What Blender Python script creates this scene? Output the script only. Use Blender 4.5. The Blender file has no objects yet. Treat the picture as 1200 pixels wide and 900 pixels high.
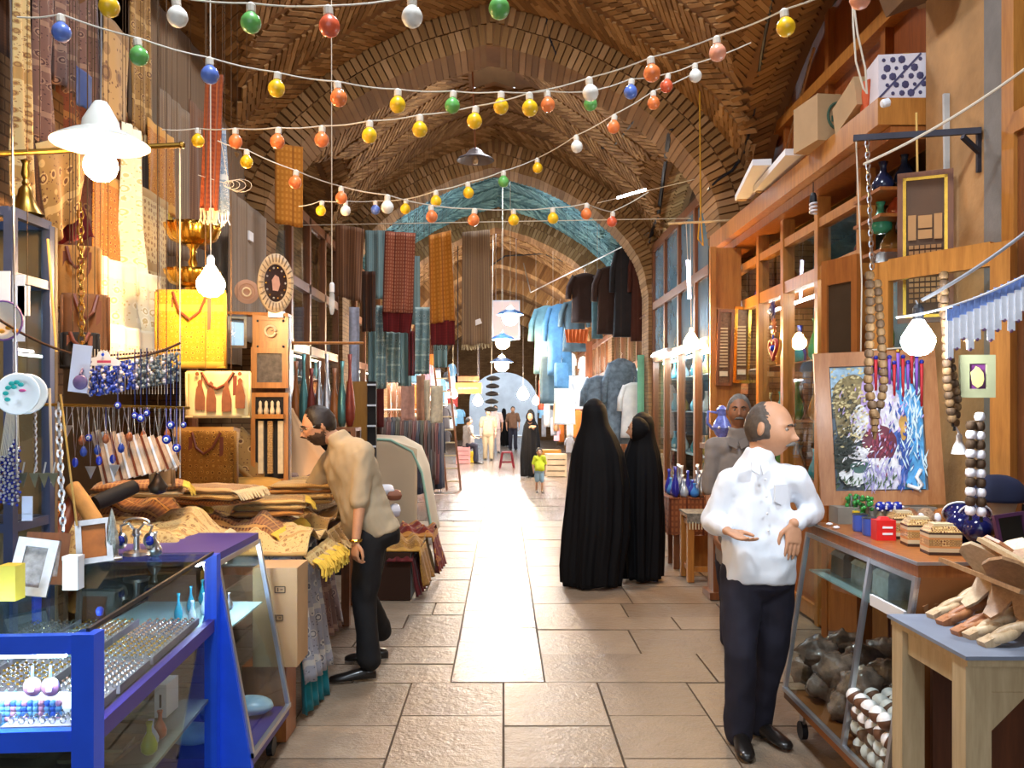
import bpy, bmesh, math, random
from mathutils import Vector, Matrix, noise
V = Vector
PI = math.pi
rnd = random.Random(7)
scene = bpy.context.scene
C = scene.collection

# ------------------------------------------------------------------ camera
# image 1200 x 900, focal 1000 px, eye 1.667 m above the paving, vanishing point at (590, 476.7)
F, CX, CY, EYE = 1000.0, 590.0, 476.7, 1.667
cam = bpy.data.cameras.new('camera'); camo = bpy.data.objects.new('camera', cam); C.objects.link(camo)
cam.sensor_fit = 'HORIZONTAL'; cam.sensor_width = 36.0; cam.lens = 36.0 * F / 1200
cam.shift_x = (600 - CX) / 1200; cam.shift_y = (CY - 450) / 1200
cam.clip_start = .05; cam.clip_end = 300
camo.location = (0, 0, EYE); camo.rotation_euler = (PI / 2, 0, 0)
scene.camera = camo
def P(px, py, d): return V(((px - CX) * d / F, d, EYE - (py - CY) * d / F))

# ------------------------------------------------------------------ world, big lights, exposure
w = bpy.data.worlds.new('sky'); scene.world = w; w.use_nodes = True
bg = w.node_tree.nodes['Background']; bg.inputs[0].default_value = (.80, .90, 1.0, 1); bg.inputs[1].default_value = 2.0
scene.view_settings.view_transform = 'Standard'; scene.view_settings.look = 'None'
scene.view_settings.gamma = 1; scene.view_settings.use_curve_mapping = False
scene.view_settings.exposure = .3
scene.cycles.max_bounces = 8; scene.cycles.transparent_max_bounces = 16
scene.cycles.sample_clamp_indirect = 6; scene.cycles.caustics_reflective = False; scene.cycles.caustics_refractive = False

def area(name, loc, size, power, col, rot=(0, 0, 0)):
    l = bpy.data.lights.new(name, 'AREA'); l.shape = 'RECTANGLE'; l.size, l.size_y = size; l.energy = power; l.color = col
    o = bpy.data.objects.new(name, l); C.objects.link(o); o.location = loc; o.rotation_euler = rot; return o
def point(name, loc, power, col, r=.04):
    l = bpy.data.lights.new(name, 'POINT'); l.energy = power; l.color = col; l.shadow_soft_size = r
    o = bpy.data.objects.new(name, l); C.objects.link(o); o.location = loc; return o

RIBS = [-.25, 4.5, 9.25, 14.0, 18.75, 23.5, 28.25, 33.0, 37.75]   # depth of each arch rib
XC = -.13                                                       # corridor centre
for i in range(len(RIBS) - 1):                                  # daylight falling through the oculus of each bay
    area('oculus_daylight', (XC, (RIBS[i] + RIBS[i + 1]) / 2, 6.1), (.6, .6), [230, 110, 80, 130, 90, 90, 110, 140][i], (.78, .89, 1) if i in (0, 3) else (.95, .96, 1))

# ------------------------------------------------------------------ materials
MATS = {}
def lin(c):
    if isinstance(c, str):
        c = tuple(int(c[i:i + 2], 16) / 255 for i in (0, 2, 4))
        c = tuple(x / 12.92 if x <= .04045 else ((x + .055) / 1.055) ** 2.4 for x in c)
    return (c[0], c[1], c[2], 1)
class N:
    def __init__(s, name):
        s.m = bpy.data.materials.new(name); s.m.use_nodes = True; s.t = s.m.node_tree
        s.b = s.t.nodes['Principled BSDF']; s._co = {}
    def n(s, typ, **kw):
        x = s.t.nodes.new(typ)
        for k, v in kw.items():
            if k.startswith('i_'):
                k = k[2:]; x.inputs[int(k) if k.isdigit() else k.replace('_', ' ')].default_value = v
            else: setattr(x, k, v)
        return x
    def l(s, a, b): s.t.links.new(a, b)
    def co(s, which='Object', scale=(1, 1, 1), rot=(0, 0, 0)):
        tc = s.n('ShaderNodeTexCoord'); mp = s.n('ShaderNodeMapping'); mp.inputs['Scale'].default_value = scale; mp.inputs['Rotation'].default_value = rot
        s.l(tc.outputs[which], mp.inputs[0]); return mp.outputs[0]
    def noise(s, co, scale, detail=3, rough=.55):
        x = s.n('ShaderNodeTexNoise'); x.inputs['Scale'].default_value = scale; x.inputs['Detail'].default_value = detail; x.inputs['Roughness'].default_value = rough
        s.l(co, x.inputs['Vector']); return x.outputs['Fac']
    def ramp(s, fac, stops, const=False):
        x = s.n('ShaderNodeValToRGB'); e = x.color_ramp.elements
        if const: x.color_ramp.interpolation = 'CONSTANT'
        while len(e) > 1: e.remove(e[-1])
        e[0].position = stops[0][0]; e[0].color = lin(stops[0][1])
        for p, c in stops[1:]: k = e.new(p); k.color = lin(c)
        s.l(fac, x.inputs[0]); return x.outputs[0]
    def mix(s, fac, a, b, mode='MIX'):
        x = s.n('ShaderNodeMix', data_type='RGBA', blend_type=mode)
        for i, vv in ((0, fac), (6, a), (7, b)):
            if hasattr(vv, 'is_linked') or hasattr(vv, 'links'): s.l(vv, x.inputs[i])
            else: x.inputs[i].default_value = vv if i == 0 else lin(vv)
        return x.outputs[2]
    def math(s, op, a, b=0.0, c=0.0):
        x = s.n('ShaderNodeMath', operation=op)
        for i, vv in ((0, a), (1, b), (2, c)):
            if hasattr(vv, 'links'): s.l(vv, x.inputs[i])
            else: x.inputs[i].default_value = vv
        return x.outputs[0]
    def bump(s, h, strength=.3, dist=.01):
        x = s.n('ShaderNodeBump'); x.inputs['Strength'].default_value = strength; x.inputs['Distance'].default_value = dist
        s.l(h, x.inputs['Height']); s.l(x.outputs[0], s.b.inputs['Normal'])
    def col(s, c):
        if hasattr(c, 'links'): s.l(c, s.b.inputs['Base Color'])
        else: s.b.inputs['Base Color'].default_value = lin(c)
    def set(s, **kw):
        for k, v in kw.items():
            i = s.b.inputs[k.replace('_', ' ')]
            if hasattr(v, 'links'): s.l(v, i)
            else: i.default_value = v
def mat(name, col, rough=.6, metal=0, var=.18, vs=6, bump=.0, bs=60, spec=.5, trans=0, alpha=1, coat=0, ior=1.45, emit=None, es=0, bd=.004):
    if name in MATS: return MATS[name]
    n = N(name); co = n.co('Object')
    if var:
        f = n.noise(co, vs, 4); c = lin(col)
        n.col(n.ramp(f, [(.25, tuple(x * (1 - var) for x in c[:3])), (.75, tuple(min(1, x * (1 + var)) for x in c[:3]))]))
    else: n.col(col)
    n.set(Roughness=rough, Metallic=metal, Specular_IOR_Level=spec, Transmission_Weight=trans, Alpha=alpha, Coat_Weight=coat, IOR=ior)
    if bump: n.bump(n.noise(co, bs, 4), bump, bd)
    if emit is not None: n.b.inputs['Emission Color'].default_value = lin(emit); n.b.inputs['Emission Strength'].default_value = es
    MATS[name] = n.m; return n.m
def glassmat(name, tint='f6faf9', ior=1.3, cap=.3, rough=.02):
    """thin pane: mostly see-through with a mirror-like gloss"""
    if name in MATS: return MATS[name]
    n = N(name); t = n.t; t.nodes.remove(n.b)
    tr = n.n('ShaderNodeBsdfTransparent'); tr.inputs[0].default_value = lin(tint)
    gl = n.n('ShaderNodeBsdfGlossy'); gl.inputs['Roughness'].default_value = rough
    fr = n.n('ShaderNodeFresnel'); fr.inputs[0].default_value = ior; ge = n.n('ShaderNodeNewGeometry')
    f2 = n.math('MULTIPLY', n.math('ADD', n.math('MINIMUM', fr.outputs[0], cap), .012), n.math('SUBTRACT', 1.0, ge.outputs['Backfacing']))
    mx = n.n('ShaderNodeMixShader'); n.l(f2, mx.inputs[0]); n.l(tr.outputs[0], mx.inputs[1]); n.l(gl.outputs[0], mx.inputs[2])
    n.l(mx.outputs[0], t.nodes['Material Output'].inputs[0]); MATS[name] = n.m; return n.m
def wood(name, a, b, scale=1.0, rough=.4, axis=2, coat=.2):
    if name in MATS: return MATS[name]
    n = N(name); sc = [9 * scale] * 3; sc[axis] = .9 * scale
    co = n.co('Object', tuple(sc)); f = n.noise(co, 3, 5, .6); g = n.noise(co, 14, 3)
    f = n.math('ADD', n.math('MULTIPLY', f, .75), n.math('MULTIPLY', g, .25))
    n.col(n.ramp(f, [(.3, a), (.7, b)])); n.set(Roughness=rough, Coat_Weight=coat, Coat_Roughness=.25); n.bump(f, .15, .003)
    MATS[name] = n.m; return n.m
def textile(name, ground, c2, c3, kind='boteh', s=1.0, border=None):
    """woven or block-printed cloth; UVs are in metres"""
    if name in MATS: return MATS[name]
    n = N(name); uv = n.co('UV', (s, s, s)); sx = n.n('ShaderNodeSeparateXYZ'); n.l(uv, sx.inputs[0]); U, W_ = sx.outputs[0], sx.outputs[1]
    if kind in ('boteh', 'print'):
        k = 9 if kind == 'boteh' else 26
        vo = n.n('ShaderNodeTexVoronoi'); vo.inputs['Scale'].default_value = k; vo.inputs['Randomness'].default_value = .55 if kind == 'boteh' else .35; n.l(uv, vo.inputs[0])
        r = n.ramp(vo.outputs['Distance'], [(0, c3), (.17, c2), (.27, c3), (.36, ground)], True)
        v2 = n.n('ShaderNodeTexVoronoi'); v2.inputs['Scale'].default_value = k * 3.3; n.l(uv, v2.inputs[0])
        r = n.mix(n.math('LESS_THAN', v2.outputs['Distance'], .22), r, c2)
        st = n.math('LESS_THAN', n.math('FRACT', n.math('MULTIPLY', W_, 2.3)), .12); r = n.mix(st, r, c3)
    elif kind == 'stripe':
        a = n.math('FRACT', n.math('MULTIPLY', U, 13)); r = n.ramp(a, [(0, ground), (.35, c2), (.5, c3), (.58, ground), (.8, c2), (.88, ground)], True)
        d = n.math('LESS_THAN', n.math('FRACT', n.math('MULTIPLY', W_, 60)), .5); r = n.mix(n.math('MULTIPLY', d, .25), r, c3)
    elif kind == 'check':
        a = n.math('FRACT', n.math('MULTIPLY', U, 30)); b = n.math('FRACT', n.math('MULTIPLY', W_, 22))
        m = n.math('MULTIPLY', n.math('GREATER_THAN', a, .45), n.math('GREATER_THAN', b, .4)); r = n.mix(m, ground, c2)
        st = n.math('LESS_THAN', n.math('FRACT', n.math('MULTIPLY', U, 7.5)), .12); r = n.mix(st, r, c3)
    elif kind == 'band':
        r = n.ramp(n.math('FRACT', n.math('MULTIPLY', W_, 4)), [(0, ground), (.3, c2), (.38, c3), (.55, c2), (.62, ground)], True)
        d = n.math('LESS_THAN', n.math('FRACT', n.math('MULTIPLY', U, 34)), .4); r = n.mix(n.math('MULTIPLY', d, .5), r, c3)
    else: r = n.mix(0.0, ground, c2)
    f = n.noise(uv, 5, 3); r = n.mix(n.math('MULTIPLY', f, .35), r, c3 if kind == 'plain' else ground)
    n.col(r); n.set(Roughness=.85, Sheen_Weight=.15, Specular_IOR_Level=.2); n.bump(n.noise(uv, 220, 2), .25, .002)
    MATS[name] = n.m; return n.m

# ------------------------------------------------------------------ mesh builder
class B:
    def __init__(s): s.v = []; s.f = []; s.uv = {}; s.mi = []
    def add(s, vs, fs, uvs=None):
        o = len(s.v); s.v += [V(x) for x in vs]
        for k, f in enumerate(fs):
            if uvs: s.uv[len(s.f)] = [uvs[i] for i in f]
            s.f.append(tuple(i + o for i in f))
        return s
    def box(s, c, d, rot=None, taper=1.0):
        """centre, full size; rot = Matrix 3x3 / z-angle"""
        x, y, z = d[0] / 2, d[1] / 2, d[2] / 2; t = taper
        vs = [V(q) for q in ((-x, -y, -z), (x, -y, -z), (x, y, -z), (-x, y, -z), (-x * t, -y * t, z), (x * t, -y * t, z), (x * t, y * t, z), (-x * t, y * t, z))]
        if rot is not None:
            R = rot if isinstance(rot, Matrix) else Matrix.Rotation(rot, 3, 'Z'); vs = [R @ q for q in vs]
        c = V(c); return s.add([c + q for q in vs], [(3, 2, 1, 0), (4, 5, 6, 7), (0, 1, 5, 4), (1, 2, 6, 5), (2, 3, 7, 6), (3, 0, 4, 7)])
    def bb(s, a, b): a, b = V(a), V(b); return s.box((a + b) / 2, b - a)
    def bar(s, a, b, w=.03, h=None, up=(0, 0, 1)):
        """rectangular bar between two points"""
        a, b = V(a), V(b); h = h or w; d = (b - a); L = d.length; d.normalize(); u = V(up)
        if abs(d.dot(u)) > .98: u = V((0, 1, 0)) if abs(d.y) < .9 else V((1, 0, 0))
        sd = d.cross(u).normalized(); u = sd.cross(d)
        q = [sd * (i * w / 2) + u * (j * h / 2) for i, j in ((-1, -1), (1, -1), (1, 1), (-1, 1))]
        return s.add([a + k for k in q] + [b + k for k in q], [(0, 1, 2, 3), (7, 6, 5, 4), (0, 4, 5, 1), (1, 5, 6, 2), (2, 6, 7, 3), (3, 7, 4, 0)])
    def tube(s, pts, r, n=8, r1=None, cap=True):
        pts = [V(p) for p in pts]; K = len(pts); o = len(s.v); vs = []; fs = []; pu = None
        for i, p in enumerate(pts):
            d = (pts[min(i + 1, K - 1)] - pts[max(i - 1, 0)]); d = d.normalized() if d.length > 1e-9 else V((0, 0, 1))
            if pu is None: u = d.orthogonal().normalized()
            else:
                u = pu - d * pu.dot(d); u = u.normalized() if u.length > 1e-6 else d.orthogonal().normalized()
            pu = u; w2 = d.cross(u); rr = r[i] if isinstance(r, (list, tuple)) else (r + ((r1 if r1 is not None else r) - r) * i / max(1, K - 1))
            vs += [p + (u * math.cos(2 * PI * k / n) + w2 * math.sin(2 * PI * k / n)) * rr for k in range(n)]
        for i in range(K - 1):
            fs += [(i * n + k, i * n + (k + 1) % n, (i + 1) * n + (k + 1) % n, (i + 1) * n + k) for k in range(n)]
        if cap: fs += [tuple(range(n))[::-1], tuple((K - 1) * n + k for k in range(n))]
        return s.add(vs, fs)
    def sph(s, c, r, n=10, m=7, R=None):
        c = V(c); r = V((r, r, r)) if not hasattr(r, '__len__') else V(r); vs = []; fs = []
        for j in range(1, m):
            a = PI * j / m
            vs += [V((math.sin(a) * math.cos(2 * PI * k / n) * r.x, math.sin(a) * math.sin(2 * PI * k / n) * r.y, math.cos(a) * r.z)) for k in range(n)]
        vs += [V((0, 0, r.z)), V((0, 0, -r.z))]; t = (m - 1) * n
        for j in range(m - 2): fs += [(j * n + k, (j + 1) * n + k, (j + 1) * n + (k + 1) % n, j * n + (k + 1) % n) for k in range(n)]
        fs += [(t, k, (k + 1) % n) for k in range(n)] + [(t + 1, (m - 2) * n + (k + 1) % n, (m - 2) * n + k) for k in range(n)]
        if R is not None: vs = [R @ q for q in vs]
        return s.add([c + q for q in vs], fs)
    def lathe(s, prof, c=(0, 0, 0), n=16, R=None, sq=1.0):
        """profile [(radius, z)] spun about z"""
        c = V(c); vs = []; fs = []
        for r, z in prof: vs += [V((r * math.cos(2 * PI * k / n), r * math.sin(2 * PI * k / n) * sq, z)) for k in range(n)]
        for i in range(len(prof) - 1): fs += [(i * n + k, i * n + (k + 1) % n, (i + 1) * n + (k + 1) % n, (i + 1) * n + k) for k in range(n)]
        op = len(prof) >= 7 and prof[-1][0] > 1e-4 and abs(prof[0][0] - prof[-1][0]) < .12 * prof[0][0] and abs(prof[0][1] - prof[-1][1]) < .03
        if prof[0][0] > 1e-4 and not op: fs.append(tuple(range(n))[::-1])
        if prof[-1][0] > 1e-4 and not op: fs.append(tuple((len(prof) - 1) * n + k for k in range(n)))
        if R is not None: vs = [R @ q for q in vs]
        return s.add([c + q for q in vs], fs)
    def prism(s, poly, o, ux, uy, th):
        """polygon in the plane (o; ux, uy) given thickness th along ux x uy"""
        o, ux, uy = V(o), V(ux), V(uy); nz = ux.cross(uy).normalized(); K = len(poly)
        a = [o + ux * x + uy * y for x, y in poly]; b = [q + nz * th for q in a]
        return s.add(a + b, [tuple(range(K))[::-1], tuple(range(K, 2 * K))] + [(i, (i + 1) % K, K + (i + 1) % K, K + i) for i in range(K)])
    def loft(s, rings, cap=True):
        K = len(rings); n = len(rings[0]); vs = [q for r in rings for q in r]
        fs = [(i * n + k, i * n + (k + 1) % n, (i + 1) * n + (k + 1) % n, (i + 1) * n + k) for i in range(K - 1) for k in range(n)]
        if cap: fs += [tuple(range(n))[::-1], tuple((K - 1) * n + k for k in range(n))]
        return s.add(vs, fs)
    def sheet(s, fn, nu, nv, th=.004, su=1, sv=1):
        """closed thin sheet from fn(u, v) -> (point, normal)"""
        top = []; bot = []; uv = []
        for j in range(nv + 1):
            for i in range(nu + 1):
                p, nn = fn(i / nu, j / nv); top.append(p + nn * th / 2); bot.append(p - nn * th / 2); uv.append((i / nu * su, j / nv * sv))
        K = len(top); W_ = nu + 1; fs = []
        for j in range(nv):
            for i in range(nu):
                a = j * W_ + i; fs.append((a, a + 1, a + W_ + 1, a + W_)); fs.append((K + a + W_, K + a + W_ + 1, K + a + 1, K + a))
        ring = [i for i in range(nu)] + [j * W_ + nu for j in range(nv)] + [nv * W_ + i for i in range(nu, 0, -1)] + [j * W_ for j in range(nv, 0, -1)]
        for a, b in zip(ring, ring[1:] + ring[:1]): fs.append((b, a, K + a, K + b))
        return s.add(top + bot, fs, uv + uv)
    def mesh(s, name, mats, off=V((0, 0, 0)), smooth=False):
        me = bpy.data.meshes.new(name); me.from_pydata([tuple(q - off) for q in s.v], [], s.f)
        if s.uv:
            ul = me.uv_layers.new(name='uv')
            for pl in me.polygons:
                t = s.uv.get(pl.index)
                if t:
                    for li, q in zip(pl.loop_indices, t): ul.data[li].uv = q
        for m in (mats if isinstance(mats, (list, tuple)) else [mats]): me.materials.append(m)
        if smooth:
            me.polygons.foreach_set('use_smooth', [True] * len(me.polygons))
            if smooth != 'all': me.set_sharp_from_angle(angle=math.radians(38))
        me.validate(); me.update(); return me
    def build(s, name, mats, parent=None, smooth=False):
        off = root_of(parent) if parent else V((0, 0, 0))
        o = bpy.data.objects.new(name, s.mesh(name, mats, off, smooth)); C.objects.link(o); o.parent = parent; return o
def root_of(o):
    p = V((0, 0, 0))
    while o: p = p + o.location; o = o.parent
    return p
def tag(o, label, cat, group=None):
    o['label'] = label; o['category'] = cat
    if group: o['group'] = group
    return o
def thing(name, label, cat, loc=(0, 0, 0), group=None):
    o = bpy.data.objects.new(name, None); C.objects.link(o); o.location = loc; o.empty_display_size = .1; return tag(o, label, cat, group)
def single(b, name, m, label, cat, group=None, smooth=False):
    """a thing that is one mesh, origin at its lowest middle"""
    lo = V((min(q.x for q in b.v), min(q.y for q in b.v), min(q.z for q in b.v))); hi = V((max(q.x for q in b.v), max(q.y for q in b.v), max(q.z for q in b.v)))
    loc = V(((lo.x + hi.x) / 2, (lo.y + hi.y) / 2, lo.z)); o = bpy.data.objects.new(name, b.mesh(name, m, loc, smooth)); C.objects.link(o); o.location = loc; return tag(o, label, cat, group)
def struct(b, name, m, parent=None, smooth=False):
    o = b.build(name, m, parent, smooth)
    if not parent: o['kind'] = 'structure'
    return o
def stuff(o): o['kind'] = 'stuff'; return o
def cp(o, parent=None, loc=None, rz=None, label=None, group=None):
    c = o.copy(); C.objects.link(c); c.parent = parent
    if loc is not None: c.location = loc
    if rz is not None: c.rotation_euler = (0, 0, rz)
    if label: c['label'] = label
    if group: c['group'] = group
    for ch in list(o.children): cp(ch, c)
    return c
def piece(name, me, loc, parent, rot=None, scale=None):
    """a part that shares its mesh; loc in world"""
    o = bpy.data.objects.new(name, me); C.objects.link(o); o.parent = parent; o.location = V(loc) - (root_of(parent) if parent else V((0, 0, 0)))
    if rot is not None: o.rotation_euler = rot.to_euler() if isinstance(rot, Matrix) else rot
    if scale is not None: o.scale = scale
    return o
def nz(p, s=1.0): return noise.noise(V(p) * s)
def sag(a, b, drop, n=14): a, b = V(a), V(b); return [a.lerp(b, i / n) + V((0, 0, -drop * 4 * (i / n) * (1 - i / n))) for i in range(n + 1)]
def cloth_b(A, Bq, Cq, D, folds=3, amp=.02, nu=22, nv=14, th=.005, seed=0, bow=0.0, b=None):
    """hanging cloth between four world corners (top A, B; bottom D, C)"""
    A, Bq, Cq, D = V(A), V(Bq), V(Cq), V(D); nn = (Bq - A).cross(D - A).normalized(); sw = (Bq - A).length; sh = (D - A).length; ph = seed * 1.7
    def fn(u, v):
        p = A.lerp(Bq, u).lerp(D.lerp(Cq, u), v)
        k = amp * (.35 + .65 * v) * (math.sin(2 * PI * folds * u + ph + .6 * math.sin(3 * v + ph)) + .5 * nz((u * 4 + seed, v * 3, seed * 2.1)))
        k += bow * math.sin(PI * v); p = p + nn * k + V((0, 0, -.01 * abs(math.sin(2 * PI * folds * u + ph)) * v)); return p, nn
    return (b or B()).sheet(fn, nu, nv, th, sw, sh)
def webz(x, y):
    """height of the vault over a point"""
    for i in range(len(RIBS) - 1):
        if RIBS[i] <= y < RIBS[i + 1]:
            if y < RIBS[i] + .6: return arch_z(x - XC, HW, APEX, SPRING) + .05
            y0, y1 = RIBS[i] + .58, RIBS[i + 1] + .02; yc = (y0 + y1) / 2; L = (y1 - y0) / 2; x = x - XC
            return max(arch_z(x, 2.95, 6.05, SPRING), arch_z(y - yc, L, 5.15, SPRING)) + .28 * max(0, 1 - ((y - yc) / L) ** 2) * max(0, 1 - (x / 1.8) ** 2) + .03
    return 6.3
def PV(px, py, off=.04):
    """where the line of sight through a pixel meets the vault or a rib"""
    d = 4.0
    while d < 40:
        p = P(px, py, d)
        if p.z > 3.2 and p.z >= webz(p.x, p.y) - off: return p
        d += .03
    return P(px, py, 12)
def cords(t, pts, to, r=.0018):
    """hanging cords as a part of t: from each point to the line a-b (nearest along y) or straight up to the vault"""
    b = B()
    for p in pts:
        p = V(p)
        if to is None: q = V((p.x, p.y, webz(p.x, p.y)))
        else: a, c = V(to[0]), V(to[1]); k = max(0.0, min(1.0, (p.y - a.y) / (c.y - a.y))) if abs(c.y - a.y) > .5 else max(0.0, min(1.0, (p.x - a.x) / (c.x - a.x))); q = a.lerp(c, k)
        b.tube([p + V((0, 0, -.01)), q], r, 4)
    return stuff(b.build('hanging_cord', mat('brown_string', '4f3820', .9, var=0), t))
def to_thing(o):
    """turn a one-mesh thing into an empty with that mesh as its cloth part"""
    t = thing(o.name + '_', o['label'], o['category'], o.location.copy(), o.get('group')); nm = o.name.split('.')[0]
    for k in ('label', 'category', 'group'):
        if k in o: del o[k]
    o.name = 'woven_panel'; o.parent = t; o.location = (0, 0, 0); t.name = nm; return t
def cloth(name, label, q, m, folds=3, amp=.02, seed=0, fringe=None, cat='cloth', group=None, th=.006, nu=22, nv=14, fm=None, bow=0, fl=.08, hang=None):
    t = cloth0(name, label, q, m, folds, amp, seed, fringe, cat, group, th, nu, nv, fm, bow, fl)
    if hang is not None:
        t = t if t.type == 'EMPTY' else to_thing(t); cords(t, [V(q[0]).lerp(V(q[1]), .06), V(q[0]).lerp(V(q[1]), .94)], None if hang == 'vault' else hang)
    return t
def cloth0(name, label, q, m, folds, amp, seed, fringe, cat, group, th, nu, nv, fm, bow, fl):
    b = cloth_b(*q, folds=folds, amp=amp, seed=seed, th=th, nu=nu, nv=nv, bow=bow)
    if not fringe: return single(b, name, m, label, cat, group, 'all')
    lo = V((q[2] + q[3]) / 2); t = thing(name, label, cat, lo, group); b.build('woven_panel', m, t, 'all')
    f = B(); D, Cq = V(q[3]), V(q[2]); K = fringe; r = random.Random(seed)
    for i in range(K):
        p = D.lerp(Cq, (i + .5) / K); f.tube([p + V((0, 0, .01)), p + V((r.uniform(-.01, .01), r.uniform(-.01, .01), -fl * .5)), p + V((r.uniform(-.015, .015), r.uniform(-.015, .015), -fl * r.uniform(.8, 1.1)))], .0045, 4)
    stuff(f.build('fringe', fm or m, t)); return t
# ------------------------------------------------------------------ structure: paving, vault, ribs, piers, walls
HW, APEX, SPRING = 2.5, 5.6, 3.5
TN = [(0, 0), (.276, .095), (.46, .2), (.652, .333), (.784, .467), (.876, .595), (.94, .714), (.976, .833), (1, 1)]
def drop_n(t):
    t = min(1, abs(t))
    for (a, p), (b, q) in zip(TN, TN[1:]):
        if t <= b: return p + (q - p) * (t - a) / (b - a)
    return 1
def arch_z(x, hw, apex, spring): return apex - (apex - spring) * drop_n(x / hw)
def arch_pts(hw, apex, spring, step):
    pts = [(s * hw * a, apex - (apex - spring) * d) for s in (-1, 1) for a, d in (TN[::-1] if s < 0 else TN[1:])]
    out = []; acc = 0; nxt = step / 2
    for (x0, z0), (x1, z1) in zip(pts, pts[1:]):
        L = math.hypot(x1 - x0, z1 - z0)
        while nxt <= acc + L:
            k = (nxt - acc) / L; out.append((x0 + (x1 - x0) * k, z0 + (z1 - z0) * k)); nxt += step
        acc += L
    res = []
    for i, p in enumerate(out):                                  # smoothed tangent -> outward normal
        a = out[max(0, i - 3)]; b = out[min(len(out) - 1, i + 3)]; L = math.hypot(b[0] - a[0], b[1] - a[1]) or 1
        res.append((p[0], p[1], -(b[1] - a[1]) / L, (b[0] - a[0]) / L))
    return res

def slab_mat():
    n = N('paving_stone'); co = n.co('Object'); oi = n.n('ShaderNodeObjectInfo'); geo = n.n('ShaderNodeNewGeometry')
    f = n.noise(geo.outputs['Position'], 5, 6, .65); g = n.noise(geo.outputs['Position'], 60, 3)
    c = n.ramp(f, [(.25, '6e5d4e'), (.55, '8d7964'), (.8, 'a3907a')]); t = n.ramp(oi.outputs['Random'], [(0, '786859'), (.5, '917e6a'), (1, 'a5927d')])
    n.col(n.mix(.5, c, t)); n.set(Roughness=n.math('ADD', n.math('MULTIPLY', f, .3), .24), Specular_IOR_Level=.4)
    n.bump(n.math('ADD', n.math('MULTIPLY', g, .5), n.noise(geo.outputs['Position'], 14, 4)), .6, .016); return n.m
def strip_mat():
    n = N('worn_polished_stone'); geo = n.n('ShaderNodeNewGeometry'); oi = n.n('ShaderNodeObjectInfo')
    f = n.noise(geo.outputs['Position'], 7, 5); n.col(n.mix(.5, n.ramp(f, [(.3, '5c5149'), (.75, '82766b')]), n.ramp(oi.outputs['Random'], [(0, '665a50'), (1, '87796d')])))
    n.set(Roughness=.2, Specular_IOR_Level=.5); n.bump(n.math('ADD', n.noise(geo.outputs['Position'], 34, 3, .6), n.math('MULTIPLY', n.noise(geo.outputs['Position'], 8, 2), .6)), .65, .015); return n.m
M_slab, M_strip = slab_mat(), strip_mat()
M_mortar = mat('joint_dirt', '5a4634', .8, var=.3, vs=9, bump=.3)
fl = struct(B().bb((-4.2, -7, -.12), (4.2, 47, -.022)), 'floor', M_mortar)
SLAB = {}
def slab(x0, x1, y0, y1, m, key):
    me = B().box((0, 0, -.0125), (1, 1, .075)).mesh('slab', m) if key not in SLAB else SLAB[key]; SLAB[key] = me
    if key + 'b' not in SLAB: SLAB[key + 'b'] = True
    g = .006; o = bpy.data.objects.new('paving_slab', me); C.objects.link(o); o.parent = fl
    o.location = ((x0 + x1) / 2, (y0 + y1) / 2, -.02 + rnd.uniform(-.003, .003)); o.scale = (x1 - x0 - 2 * g, y1 - y0 - 2 * g, .5)
    o.rotation_euler = (rnd.uniform(-.004, .004), rnd.uniform(-.003, .003), 0)
def rows(x0, x1, y0, y1, wmin, wmax, hmin, hmax, m, key):
    y = y0
    while y < y1 - .1:
        h = rnd.uniform(hmin, hmax); h = h if y + h < y1 - .15 else y1 - y; x = x0
        while x < x1 - .05:
            ww = rnd.uniform(wmin, wmax); ww = ww if x + ww < x1 - .25 else x1 - x
            slab(x, x + ww, y, y + h, m, key); x += ww
        y += h
xs = [-2.24, -1.68, -1.12, -.557, 0, .567, 1.11, 1.7, 2.3]
for i in range(len(xs) - 1):                                     # squarer slabs before the camera
    y = 2.55 + (.16 if i % 2 else 0)
    ys = [y, y + .63, 3.86 + .1 * (i % 3), 4.48 + .14 * (i % 2), 5.18]
    for a, b_ in zip(ys, ys[1:]): slab(xs[i], xs[i + 1], a, b_, M_slab, 's')
rows(-.32, .25, 5.18, 15, .57, .58, .38, .62, M_strip, 'c')
rows(.25, 2.4, 5.18, 12.5, .6, 1.1, .38, .72, M_slab, 's'); rows(-2.55, -.32, 5.18, 12.5, .45, 1.0, .36, .66, M_slab, 's')
far = B()
for (xa, xb, hh, y0) in ((-2.6, -.32, .6, 12.5), (.25, 2.4, .6, 12.5), (-.32, .25, .5, 15.0)):
    y = y0
    while y < 46:
        x = xa
        while x < xb - .05:
            ww = min(rnd.uniform(.55, 1.0), xb - x); ww = xb - x if xb - x - ww < .2 else ww
            far.bb((x + .006, y + .006, -.04), (x + ww - .006, y + hh - .006, rnd.uniform(-.004, .003))); x += ww
        y += hh
stuff(far.build('distant_paving', M_strip, fl))

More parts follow.
